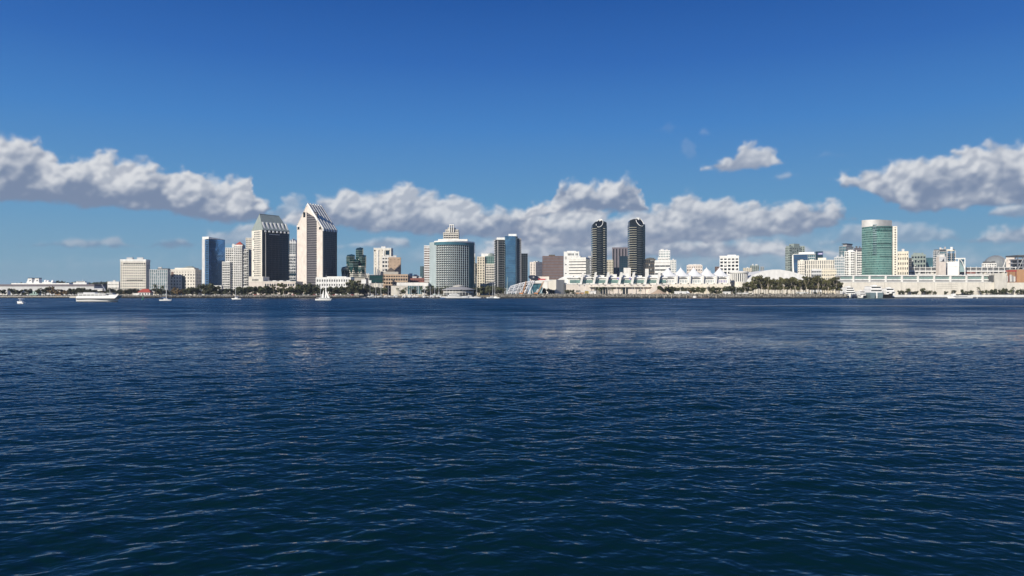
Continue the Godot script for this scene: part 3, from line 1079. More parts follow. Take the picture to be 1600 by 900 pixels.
	b = MB.new(); b.tube(Vector3(0, 0, 0), Vector3(-11, 19, 0), 0.5, 0.25); o = thing("derrick_boom", "white slanting derrick left of the beige office tower", "crane", Vector3(X(169, 1250), LAND, -1250))
	part("boom", b, M.steel_white, o); b = MB.new(); b.box(-2, 0, -2, 2.5, 3, 2); part("base", b, M.steel_white, o)
	# white low block with three storeys, left of the beige tower
	tower("office_block", "low white three-storey block beside the beige office tower", "the low white three-storey block", 168, 189, 189, 0, 1330, 440, "white", "dark_glass", {"nf": 3, "nx": 8, "band": 0.55, "pier": 0.45, "plant": 1})
	# beige office tower with a shaded side
	o = tower("office_tower", "broad beige office tower with dark right side and pale cornice", "the beige office tower", 188, 228, 234.5, -4, 1300, 408.5, "pale_cream", "grey_glass", {"nf": 13, "nx": 12, "nz": 4, "band": 0.5, "pier": 0.48, "cornice": 3.6, "cornice_mat": "bright_white", "plant": 2, "blinds": 0.1})
	b = MB.new()
	var w: float = o.get_meta("_w"); var l: float = o.get_meta("_l"); var h: float = o.get_meta("_h")
	for k in 9:
		b.box(-w / 2 + 5.5 + k * 4.3, h - 8.6, l / 2 - 0.2, -w / 2 + 8.0 + k * 4.3, h - 6.2, l / 2 + 0.1)
	for k in 6:
		b.box(-w / 2 + 11 + k * 4.6, h * 0.40, l / 2 - 0.2, -w / 2 + 14 + k * 4.6, h * 0.40 + 2.2, l / 2 + 0.1)
	part("loggia", b, M.black_glass, o, true)
	# red-roofed house on the shore
	d = 1105.0
	o = thing("boathouse", "white house with red hipped roof on the left shore", "house", Vector3(X(227, d), LAND, -d), 0.1)
	b = MB.new(); b.box(-8, 0, -6, 9, 4.4, 6); part("wall", b, M.white, o)
	b = MB.new(); hip(b, -9, 10, -7, 7, 4.4, 9.6, 5.0); part("roof", b, M.terracotta, o)
	for i in 4:
		b = MB.new(); b.box(-6 + i * 3.8, 1.2, 5.9, -4.2 + i * 3.8, 3.2, 6.1); part("window", b, M.dark_glass, o)
	b = MB.new(); b.box(-14, 0, -5, -8.1, 3.2, 5); part("porch", b, M.white, o)
	# teal glass block
	o = tower("glass_block", "low teal glass office block with pale vertical fins", "the teal glass office block", 233.5, 267, 267, 0, 1235, 421, "pale_grey", "pale_glass", {"nf": 8, "nx": 9, "band": 0.14, "pier": 0.28, "proud": 0.8, "blinds": 0.1, "plant": 1})
	w = o.get_meta("_w"); h = o.get_meta("_h"); l = o.get_meta("_l")
	b = MB.new(); b.box(-w * 0.1, h + 0.1, -l * 0.3, w * 0.5, h + 1.8, l * 0.35); part("roof_screen", b, M.dark_grey, o)
	# cream block with arches
	o = tower("hotel_block", "cream mid-rise block with small hipped roof lantern", "the cream mid-rise block", 266, 305, 315, 2, 1260, 422, "pale_cream", "grey_glass", {"nf": 8, "nx": 9, "nz": 4, "band": 0.55, "pier": 0.58, "blinds": 0.1, "plant": 0, "cornice": 1.4})
	w = o.get_meta("_w"); h = o.get_meta("_h"); l = o.get_meta("_l")
	b = MB.new(); b.box(-w * 0.36, h + 0.1, -l * 0.35, w * 0.42, h + 2.6, l * 0.35); part("attic", b, M.pale_cream, o)
	b = MB.new(); hip(b, -w * 0.06, w * 0.36, -l * 0.3, l * 0.3, h + 2.6, h + 5.6, 5); part("roof_lantern", b, M.green_grey, o)
	b = MB.new(); b.box(-w * 0.03, 6, l / 2 - 0.3, w * 0.09, h - 11, l / 2 + 0.2); part("stair_window", b, M.grey_glass, o)
	b = MB.new(); b.extrude(arch_shape(2.0, 7.0), l / 2 - 0.3, l / 2 + 0.25); 
	var am := part("arch_window", b, M.brown, o); am.position = Vector3(-w * 0.41, h - 13, 0)
	# blue glass tower
	o = tower("glass_tower", "tall blue glass tower with slanting roof at left", "the blue glass tower", 316, 326, 351.5, 42, 1345, 373.2, "deep_blue_glass", "blue_glass", {"nf": 24, "nx": 5, "nz": 14, "band": 0.06, "pier": 0.03, "proud": 0.12, "blinds": 0.0, "plant": 0})
	w = o.get_meta("_w"); h = o.get_meta("_h"); l = o.get_meta("_l")
	b = MB.new()
	b.q(Vector3(-w / 2, h + 5, l / 2), Vector3(w / 2, h + 4, l / 2), Vector3(w / 2, h + 0.1, -l / 2), Vector3(-w / 2, h + 1, -l / 2), Vector3.UP)
	b.q(Vector3(-w / 2, h + 0.1, l / 2), Vector3(w / 2, h + 0.1, l / 2), Vector3(w / 2, h + 4, l / 2), Vector3(-w / 2, h + 5, l / 2), Vector3.BACK)
	b.t(Vector3(w / 2, h + 0.1, l / 2), Vector3(w / 2, h + 0.1, -l / 2), Vector3(w / 2, h + 4, l / 2), Vector3.RIGHT)
	b.q(Vector3(-w / 2, h + 0.1, l / 2), Vector3(-w / 2, h + 0.1, -l / 2), Vector3(-w / 2, h + 1, -l / 2), Vector3(-w / 2, h + 5, l / 2), Vector3.LEFT)
	part("roof", b, M.bright_white, o)
	b = MB.new(); b.box(-w / 2 - 0.3, 0, l / 2 - 1.0, -w / 2 + w * 0.42, h, l / 2 + 0.3); part("wall_strip", b, M.pale_grey, o)
	b = MB.new()
	for k in 24:
		b.box(w * 0.12, 2 + k * h / 24, l / 2 - 0.2, w * 0.36, 4.2 + k * h / 24, l / 2 + 0.25)
	part("balcony_slot", b, M.black_glass, o, true)
	tower("parking_podium", "low white podium at the foot of the blue glass tower", "the white podium", 330, 349, 349, 0, 1215, 446, "white", "dark_glass", {"nf": 3, "nx": 6, "plant": 0})
	# cream flats with balconies
	condo_twin()

func hut(q: Array) -> void:
	var d: float = q[2]
	var w := X(q[1], d) - X(q[0], d)
	var h := G(q[3], d)
	var o := thing("shore_building", q[5], "building", Vector3(X((q[0] + q[1]) / 2.0, d), LAND, -d))
	var b := MB.new(); b.box(-w / 2, 0, -4, w / 2, h * 0.82, 4); part("wall", b, M[q[4]], o)
	b = MB.new(); b.box(-w / 2 - 0.6, h * 0.82 + 0.003, -4.6, w / 2 + 0.6, h, 4.6); part("roof", b, M.pale_grey, o)
	var n := maxi(2, int(w / 3.0))
	for i in n:
		b = MB.new(); var x := -w / 2 + w * (i + 0.5) / n; b.box(x - 0.7, h * 0.3, 3.9, x + 0.7, h * 0.62, 4.08); part("window", b, M.dark_glass, o)

func arch_shape(r: float, h: float) -> PackedVector2Array:
	var p := PackedVector2Array([Vector2(-r, 0), Vector2(r, 0), Vector2(r, h)])
	for i in range(1, 8):
		p.push_back(Vector2(r * cos(PI * i / 8.0), h + r * sin(PI * i / 8.0)))
	p.push_back(Vector2(-r, h))
	return p

# a hipped roof; inset is how far the ridge ends stand in
func hip(b: MB, x0: float, x1: float, z0: float, z1: float, y0: float, y1: float, inset: float) -> void:
	var zm := (z0 + z1) / 2
	var i := minf(inset, (x1 - x0) * 0.5)
	var r0 := Vector3(x0 + i, y1, zm); var r1 := Vector3(x1 - i, y1, zm)
	var a := Vector3(x0, y0, z0); var c := Vector3(x1, y0, z0); var d := Vector3(x1, y0, z1); var e := Vector3(x0, y0, z1)
	b.q(e, d, r1, r0, Vector3(0, 1, 1)); b.q(a, c, r1, r0, Vector3(0, 1, -1))
	b.t(a, e, r0, Vector3(-1, 1, 0)); b.t(c, d, r1, Vector3(1, 1, 0))
	b.q(a, c, d, e, Vector3.DOWN)

func ball(b: MB, at: Vector3, r: float, rings := 8, sides := 12) -> void:
	var p := PackedVector2Array()
	for i in rings + 1:
		var f := -PI / 2 + PI * i / rings
		p.push_back(Vector2(maxf(r * cos(f), 0.001), r * sin(f)))
	b.lathe(p, sides, at)

func condo_twin() -> void:
	var d := 1300.0
	var o := thing("apartment_tower", "cream balconied flats with small red pyramid roof, stepped at left", "building", Vector3(X(371, d), LAND, -d))
	var lx := front(o, 371, d)
	var mw: Material = M.white
	storeys(o, lx.call(348), lx.call(360), -14, 4, 0, G(409, d), 14, 4, 5, mw, M.dark_glass, 0.42, 0.28, 0.7, 0.1)
	storeys(o, lx.call(352), lx.call(380), -24, 0, 0, G(387, d), 21, 9, 6, mw, M.dark_glass, 0.42, 0.30, 0.7, 0.1)
	storeys(o, lx.call(366.5), lx.call(379), -20, 5, 0, G(384, d), 22, 4, 6, mw, M.dark_glass, 0.40, 0.42, 0.8, 0.1)
	storeys(o, lx.call(380.2), lx.call(388.5), -22, 2, 0, G(389, d), 20, 3, 6, mw, M.dark_glass, 0.34, 0.2, 1.6, 0.0)
	var b := MB.new(); b.box(lx.call(366.5), G(384, d) + 0.1, -16, lx.call(380), G(382.6, d), 3); part("attic", b, mw, o)
	b = MB.new(); hip(b, lx.call(367.5), lx.call(379.5), -14, 2, G(382.6, d), G(377, d), 7.0); part("roof", b, M.terracotta, o)
	b = MB.new(); b.extrude(arch_shape(2.2, 4.0), 0, 0.4); var a := part("gable_arch", b, mw, o); a.position = Vector3(lx.call(365.0), G(386.5, d), 2)
	for k in 12:
		b = MB.new(); b.box(lx.call(380.4), 8 + k * 6.0, 2.0, lx.call(386), 9.3 + k * 6.0, 4.0); part("balcony", b, mw, o)
	sites.append([347, 389, "the cream flats with the red pyramid roof"])
	tower("apartment_tower", "slim cream tower squeezed behind the flats with the red pyramid roof", "", 384, 394.5, 394.5, 0, 1420, 371.5, "pale_cream", "grey_glass", {"nx": 4, "band": 0.4, "pier": 0.4, "plant": 0, "deep": 20})

# ---------------------------------------------------------------- the hotel towers of the harbour
func harbour_hotels() -> void:
	hotel_west()
	hotel_east()
	# blue-white tower between the two
	var o := tower("office_tower", "slim pale blue tower with pointed gables seen between the two roofed towers", "", 450.5, 464, 464, 0, 1480, 399, "pale_grey", "navy_glass", {"nf": 13, "nx": 4, "band": 0.35, "pier": 0.22, "plant": 0, "deep": 24, "blinds": 0.3})
	var w: float = o.get_meta("_w"); var h: float = o.get_meta("_h")
	var b := MB.new(); b.box(-w / 2 - 0.4, h + 0.08, -12, w / 2 + 0.4, h + 2.0, 12.4); part("cornice", b, M.white, o)
	storeys(o, -w * 0.42, w * 0.46, -9, 9, h + 2.0, h + 24, 6, 4, 4, M.pale_grey, M.navy_glass, 0.2, 0.3, 0.5, 0.0)
	for k in [-0.30, 0.02, 0.34]:
		b = MB.new(); b.extrude(PackedVector2Array([Vector2(-2.9, 0), Vector2(2.9, 0), Vector2(0, 7.5 + (2.0 if k == 0.02 else 0.0))]), -8, 8)
		var g := part("gable", b, M.pale_grey, o); g.position = Vector3(w * k, h + 24.1, 1.3)
	b = MB.new(); b.tube(Vector3(w * 0.02, h + 33, 0), Vector3(w * 0.02, h + 37, 0), 0.4, 0.1); part("mast", b, M.steel_white, o)
	for k in 3:
		b = MB.new(); b.box(-w / 2 - 0.2, 14 + k * 13.0, 11.8, w / 2 + 0.2, 17.5 + k * 13.0, 12.35); part("dark_storey", b, M.navy_glass, o)
	# low beige podium between them
	var d := 1170.0
	o = thing("hotel_podium", "low beige hotel podium behind the row of shore trees", "building", Vector3(X(425, d), LAND, -d))
	var lx := func(px: float) -> float: return X(px, d) - X(425, d)
	b = MB.new(); b.box(lx.call(389), 0, -40, lx.call(462), G(440.5, d), 0); part("wall", b, M.pink_cream, o)
	b = MB.new(); b.box(lx.call(388.5), G(440.5, d) + 0.004, -40.3, lx.call(462.4), G(439.4, d), 0.5); part("parapet", b, M.pale_cream, o)
	b = MB.new(); b.box(lx.call(389), G(439.4, d) + 0.01, -30, lx.call(411), G(432, d), 0.3); part("tower_block", b, M.pale_cream, o)
	for i in 5:
		b = MB.new(); b.box(lx.call(394.5 + i * 2.0), G(438.6, d), 0.1, lx.call(395.7 + i * 2.0), G(436.2, d), 0.5); part("window", b, M.dark_glass, o)
	for i in 13:
		b = MB.new(); b.box(lx.call(414 + i * 3.6), G(447, d), -0.2, lx.call(416.2 + i * 3.6), G(443.4, d), 0.2); part("window", b, M.grey_glass, o)
	for i in 4:
		b = MB.new(); b.box(lx.call(412 + i * 11), G(439.4, d) + 0.01, -20, lx.call(418 + i * 11), G(438.0, d), -8); part("roof_plant", b, M.pale_grey, o)
	sites.append([389, 462, "the low beige hotel podium"])
	# white arcaded block
	d = 1150.0
	o = thing("arcade_building", "white terraced building with dark square openings behind the sailing ketch", "building", Vector3(X(520, d), LAND, -d))
	var ax := func(px: float) -> float: return X(px, d) - X(520, d)
	var h1 := G(434.5, d)
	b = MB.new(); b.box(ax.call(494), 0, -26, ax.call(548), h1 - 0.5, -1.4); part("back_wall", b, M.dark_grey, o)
	for k in 4:
		b = MB.new(); var y: float = h1 * [0.0, 0.42, 0.66, 0.92][k]; b.box(ax.call(493.5), y, -26.4, ax.call(548.3), y + h1 * (0.13 if k else 0.05), 0.0); part("floor_band", b, M.bright_white, o)
	for i in 15:
		b = MB.new(); var x: float = ax.call(494.2 + i * 3.8); b.box(x - 0.9, 0, -2.0, x + 0.9, h1 * 0.99, 0.12); part("pier", b, M.bright_white, o)
	b = MB.new(); b.box(ax.call(510), h1 + 0.9, -18, ax.call(540), h1 + 2.6, -4); part("roof_wall", b, M.white, o)
	sites.append([493, 540, "the white terraced building"])
	emerald()
	downtown_left()
	curved_hotel()
	blue_hotel()

func hotel_west() -> void:
	var d := 1262.0
	var s := site(393.5, 411, 452, 40, d)
	var o := thing("hotel_tower", "dark glass tower with cream left face and steep grey-green roof", "building", s.at, s.turn)
	var w: float = s.w; var l: float = s.l
	var h := G(359, d)
	storeys(o, -w / 2, w / 2, -l / 2, l / 2, 0, h, 30, 7, 1, M.pale_cream, M.navy_glass, 0.0, 0.0, 0.6, 0.0)
	# cream front with small windows
	var b := MB.new()
	b.box(-w / 2 - 0.2, 0, l / 2 - 0.5, w / 2 - 3.0, h, l / 2 + 0.2); part("front_wall", b, M.pale_cream, o)
	b = MB.new()
	for k in 29:
		for i in 6:
			if i == 0 and k % 5 != 0:
				continue
			var x := -w / 2 + 4.0 + i * (w - 10.0) / 6
			b.box(x, 3 + k * h / 30, l / 2, x + 2.4, 5.3 + k * h / 30, l / 2 + 0.32)
	part("window", b, M.grey_glass, o, true)
	b = MB.new(); b.box(w / 2 - 2.9, 0, l / 2 - 0.6, w / 2 + 0.35, h, l / 2 + 0.1); part("corner_glazing", b, M.black_glass, o)
	# curtain wall of the right side: mullions and floor lines
	b = MB.new()
	for i in 23:
		var z := -l / 2 + l * i / 22.0
		b.box(w / 2 - 0.7, 0, z - 0.22, w / 2 + 0.05 + (0.25 if i % 3 == 0 else 0.0), h, z + 0.22)
	part("mullion", b, M.navy_paint, o, true)
	b = MB.new()
	for k in 30:
		b.box(w / 2 - 0.7, k * h / 30, -l / 2, w / 2 - 0.35, k * h / 30 + 0.9, l / 2 - 0.6)
	part("floor_band", b, M.navy_paint, o, true)
	b = MB.new(); b.box(w / 2 - 0.4, h - 7.4, -l * 0.12, w / 2 + 0.5, h - 6.2, l * 0.27); part("light_band", b, M.pale_grey, o)
	b = MB.new(); b.box(w / 2 - 0.3, 0, l / 2 - 5.4, w / 2 + 0.6, h - 4, l / 2 - 4.4); part("pilaster", b, M.pale_cream, o)
	# roof: ridge along the long side
	var top := G(334.5, d + 15)
	var e0 := h + 0.02
	b = MB.new()
	var r0 := Vector3(0, top, l / 2 - 4); var r1 := Vector3(0, top - 0.5, -l / 2 + 9)
	var c := [Vector3(-w / 2 - 0.6, e0, l / 2 + 0.6), Vector3(w / 2 + 0.6, e0, l / 2 + 0.6), Vector3(w / 2 + 0.6, e0, -l / 2 - 0.6), Vector3(-w / 2 - 0.6, e0, -l / 2 - 0.6)]
	b.t(c[0], c[1], r0, Vector3(0, 1, 1)); b.q(c[1], c[2], r1, r0, Vector3(1, 1, 0)); b.t(c[2], c[3], r1, Vector3(0, 1, -1)); b.q(c[3], c[0], r0, r1, Vector3(-1, 1, 0))
	b.q(c[0], c[1], c[2], c[3], Vector3.DOWN)
	var roof := part("roof", b, M.copper_green, o)
	b = MB.new(); b.tube(r0 + Vector3(0, 0.2, 0), r1 + Vector3(0, 0.2, 0), 0.5, 0.5); part("ridge", b, M.green_grey, roof)
	# pale ribs over the lower half of the slope, each ending in a dormer over the wall
	for i in 7:
		var z := lerpf(l / 2 - 4.0, -l / 2 + 2.0, i / 6.0)
		b = MB.new()
		var lo := Vector3(w / 2 + 0.9, e0 - 3.5, z)
		var f := 0.47
		var hi := Vector3(w / 2 + 0.6, e0, z).lerp(Vector3(0, top, z), f)
		for sx in [0.0]:
			b.q(lo + Vector3(1.1, 0, -1.4), lo + Vector3(1.1, 0, 1.4), hi + Vector3(0.9, 0.9, 1.4), hi + Vector3(0.9, 0.9, -1.4), Vector3(1, 1, 0))
			b.q(lo + Vector3(1.1, 0, 1.4), lo + Vector3(-2.0, 0, 1.4), hi + Vector3(-1, -1, 1.4), hi + Vector3(0.9, 0.9, 1.4), Vector3(0, 0, 1))
			b.q(lo + Vector3(1.1, 0, -1.4), lo + Vector3(-2.0, 0, -1.4), hi + Vector3(-1, -1, -1.4), hi + Vector3(0.9, 0.9, -1.4), Vector3(0, 0, -1))
			b.q(lo + Vector3(1.1, 0, -1.4), lo + Vector3(1.1, 0, 1.4), lo + Vector3(-2, 0, 1.4), lo + Vector3(-2, 0, -1.4), Vector3(0, -1, 0))
			b.q(hi + Vector3(0.9, 0.9, -1.4), hi + Vector3(0.9, 0.9, 1.4), hi + Vector3(-1, -1, 1.4), hi + Vector3(-1, -1, -1.4), Vector3(-1, 1, 0))
		part("roof_rib", b, M.bright_white, roof)
	sites.append([394, 452, "the tower with the grey-green roof"])

func hotel_east() -> void:
	var d := 1224.0
	var s := site(464, 504, 526, 25, d)
	var o := thing("hotel_tower", "tallest tower, pinkish gabled front with a dark window slot", "building", s.at, s.turn)
	var w: float = s.w; var l: float = s.l
	var hs := G(357, d)           # shoulder
	var ha := G(317, d + 12)      # ridge
	var ax := -w * 0.08
	var sl := G(352, d + 18)
	var gable := func(inset: float) -> PackedVector2Array:
		return PackedVector2Array([Vector2(-w / 2, 0), Vector2(w / 2, 0), Vector2(w / 2, hs - inset), Vector2(ax, ha - inset), Vector2(-w / 2, sl - inset)])
	var b := MB.new(); b.extrude(gable.call(1.6), -l / 2, l / 2 - 3.0); part("body", b, M.pink_cream, o)
	# front: left and right walls with the slot between
	var s0 := -w / 2 + w * 0.38; var s1 := -w / 2 + w * 0.775
	var slope_r := func(x: float) -> float: return lerpf(ha, hs, (x - ax) / (w / 2 - ax))
	var slope_l := func(x: float) -> float: return lerpf(sl, ha, (x + w / 2) / (ax + w / 2))
	b = MB.new(); b.extrude(PackedVector2Array([Vector2(-w / 2, 0), Vector2(s0, 0), Vector2(s0, slope_l.call(s0)), Vector2(-w / 2, sl)]), l / 2 - 3.0, l / 2); part("front_wall", b, M.pink_cream, o)
	b = MB.new(); b.extrude(PackedVector2Array([Vector2(s1, 0), Vector2(w / 2, 0), Vector2(w / 2, hs), Vector2(s1, slope_r.call(s1))]), l / 2 - 3.0, l / 2); part("front_wall", b, M.pink_cream, o)
	var st := G(330, d)
	b = MB.new(); b.extrude(PackedVector2Array([Vector2(s0, st), Vector2(s1, minf(st, slope_r.call(s1))), Vector2(s1, slope_r.call(s1)), Vector2(ax, ha), Vector2(s0, slope_l.call(s0))]), l / 2 - 3.0, l / 2 - 0.2); part("gable_wall", b, M.pink_cream, o)
	var n := 36
	b = MB.new(); b.box(s0 + 0.02, 0, l / 2 - 3.2, s1 - 0.02, st, l / 2 - 1.7); part("slot_glazing", b, M.grey_glass, o)
	b = MB.new()
	for k in n:
		b.box(s0, k * st / n, l / 2 - 1.9, s1, k * st / n + st / n * 0.30, l / 2 - 1.35)
	part("floor_band", b, M.grey, o, true)
	b = MB.new()
	for i in 10:
		var x := lerpf(s0 + 0.4, s1 - 0.4, i / 9.0)
		b.box(x - 0.3, 0, l / 2 - 1.9, x + 0.3, st, l / 2 - 0.85)
	part("pier", b, M.purple_grey, o, true)
	# square openings high in the front
	for q in [[-w * 0.21, G(338, d), 4.6, 8.6], [-w * 0.44, G(357, d), 4.2, 4.6], [w * 0.40, G(358.5, d), 3.8, 4.2]]:
		b = MB.new(); b.box(q[0] - q[2] / 2, q[1], l / 2 - 0.3, q[0] + q[2] / 2, q[1] + q[3], l / 2 + 0.12); part("opening", b, M.black_glass, o)
	# dark glazed right side
	b = MB.new(); b.box(w / 2 - 0.1, 0, -l / 2 + 0.6, w / 2 + 1.0, hs - 2.5, l / 2 - 0.5); part("side_glazing", b, M.navy_glass, o)
	b = MB.new()
	for i in 25:
		var z := lerpf(-l / 2 + 0.8, l / 2 - 0.7, i / 24.0)
		b.box(w / 2, 0, z - 0.18, w / 2 + 1.2 + (0.2 if i % 4 == 0 else 0.0), hs - 2.5, z + 0.18)
	part("mullion", b, M.dark_grey, o, true)
	b = MB.new()
	for k in 34:
		b.box(w / 2, k * hs / 34, -l / 2 + 0.7, w / 2 + 1.1, k * hs / 34 + 0.9, l / 2 - 0.55)
	part("floor_band", b, M.dark_grey, o, true)
	# ribbed roof slopes
	var roofb := MB.new()
	roofb.q(Vector3(ax, ha - 1.5, l / 2 - 3.1), Vector3(ax, ha - 1.5, -l / 2), Vector3(w / 2 + 0.5, hs - 1.8, -l / 2), Vector3(w / 2 + 0.5, hs - 1.8, l / 2 - 3.1), Vector3(1, 1, 0))
	roofb.q(Vector3(ax, ha - 1.5, l / 2 - 3.1), Vector3(ax, ha - 1.5, -l / 2), Vector3(-w / 2 - 0.5, sl - 1.8, -l / 2), Vector3(-w / 2 - 0.5, sl - 1.8, l / 2 - 3.1), Vector3(-1, 1, 0))
	var roof := part("roof", roofb, M.dark_brown, o)
	for i in 6:
		var z := lerpf(l / 2 - 1.6, -l / 2 + 1.6, i / 5.0)
		var hw := 1.6
		b = MB.new()
		b.extrude(PackedVector2Array([Vector2(ax, ha + 0.4), Vector2(ax, ha - 2.5), Vector2(w / 2 - 1.0, hs - 4.0), Vector2(w / 2 + 1.8, hs - 4.0), Vector2(w / 2 + 1.8, hs + 0.2)]), z - hw, z + hw)
		part("roof_rib", b, M.bright_white, roof)
		b = MB.new()
		b.extrude(PackedVector2Array([Vector2(ax - 0.02, ha + 0.3), Vector2(ax - 0.02, ha - 2.5), Vector2(-w / 2 - 0.5, sl - 2.5), Vector2(-w / 2 - 0.5, sl - 0.4)]), z - hw, z + hw)
		part("roof_rib", b, M.bright_white, roof)
	sites.append([464, 526, "the tallest tower"])

# cluster of dark green six-sided glass shafts, each narrowing to a point below over pale stone
func emerald() -> void:
	var d := 1420.0
	var o := thing("glass_cluster_tower", "cluster of dark green six-sided glass shafts over pale stone", "building", Vector3(X(555, d), LAND, -d))
	var hexa := func(cx: float, cz: float, r: float) -> PackedVector2Array:
		var p := PackedVector2Array()
		for i in 6:
			p.push_back(Vector2(cx + r * cos(TAU * (i + 0.5) / 6), cz + r * sin(TAU * (i + 0.5) / 6)))
		return p
	for q in [[560.5, -8, 386.5, 402, 7.5, 0.9], [547, -5, 397.5, 409, 8.5, 1.0], [566, -4, 398.5, 411, 7.2, 1.0], [554.5, 6, 406, 418, 10.2, 0.9], [541.2, 8, 417, 424, 8.0, 1.0], [566.8, 9, 414, 421.5, 7.2, 1.0]]:
		var cx := X(q[0], d) - X(555, d)
		var cz: float = q[1]
		var r: float = q[4]
		var top := G(q[2], d); var low := G(q[3], d)
		var b := MB.new(); b.prism(hexa.call(cx, cz, r * 0.90), 0, low + 6)
		var sh := part("shaft", b, M.pale_concrete, o)
		b = MB.new()
		for k in int(low / 3.6):
			b.prism(hexa.call(cx, cz, r * 0.93), k * 3.6 + 1.2, k * 3.6 + 2.9)
		part("window_row", b, M.emerald_glass, sh, true)
		b = MB.new()
		# slanting top, upright glass, pointed foot
		var p: PackedVector2Array = hexa.call(cx, cz, r)
		for i in 6:
			var a := p[i]; var c := p[(i + 1) % 6]
			var out := Vector3((a.x + c.x) / 2 - cx, 0, (a.y + c.y) / 2 - cz)
			var ta := top - (a.y - cz) * 0.45 - r * 0.3; var tc := top - (c.y - cz) * 0.45 - r * 0.3
			b.q(Vector3(a.x, low, a.y), Vector3(c.x, low, c.y), Vector3(c.x, tc, c.y), Vector3(a.x, ta, a.y), out)
			b.t(Vector3(a.x, ta, a.y), Vector3(c.x, tc, c.y), Vector3(cx, top - r * 0.3, cz), Vector3(0, 1, 0))
			var mid := Vector3((a.x + c.x) / 2, low - r * 1.25, (a.y + c.y) / 2)
			b.t(Vector3(a.x, low, a.y), Vector3(c.x, low, c.y), mid, out)
			b.t(Vector3(a.x, low, a.y), mid, Vector3(cx, low, cz), Vector3(0, -1, 0))
			b.t(Vector3(c.x, low, c.y), mid, Vector3(cx, low, cz), Vector3(0, -1, 0))
		part("glass_shaft", b, M.emerald_glass, o)
		b = MB.new()
		for k in 4:
			b.prism(hexa.call(cx, cz, r * 1.02), lerpf(low, top, 0.1 + k * 0.2), lerpf(low, top, 0.1 + k * 0.2) + 0.5)
		part("floor_band", b, M.green_grey, o, true)
	var b2 := MB.new(); b2.box(-24, 0, -12, 22, G(434, d), 17); part("podium", b2, M.concrete, o)
	b2 = MB.new()
	for i in 11:
		b2.box(-22 + i * 4.0, 8, 16.8, -19.6 + i * 4.0, 14, 17.2)
	part("window", b2, M.dark_glass, o, true)
	sites.append([535, 575, "the dark green shaft cluster"])

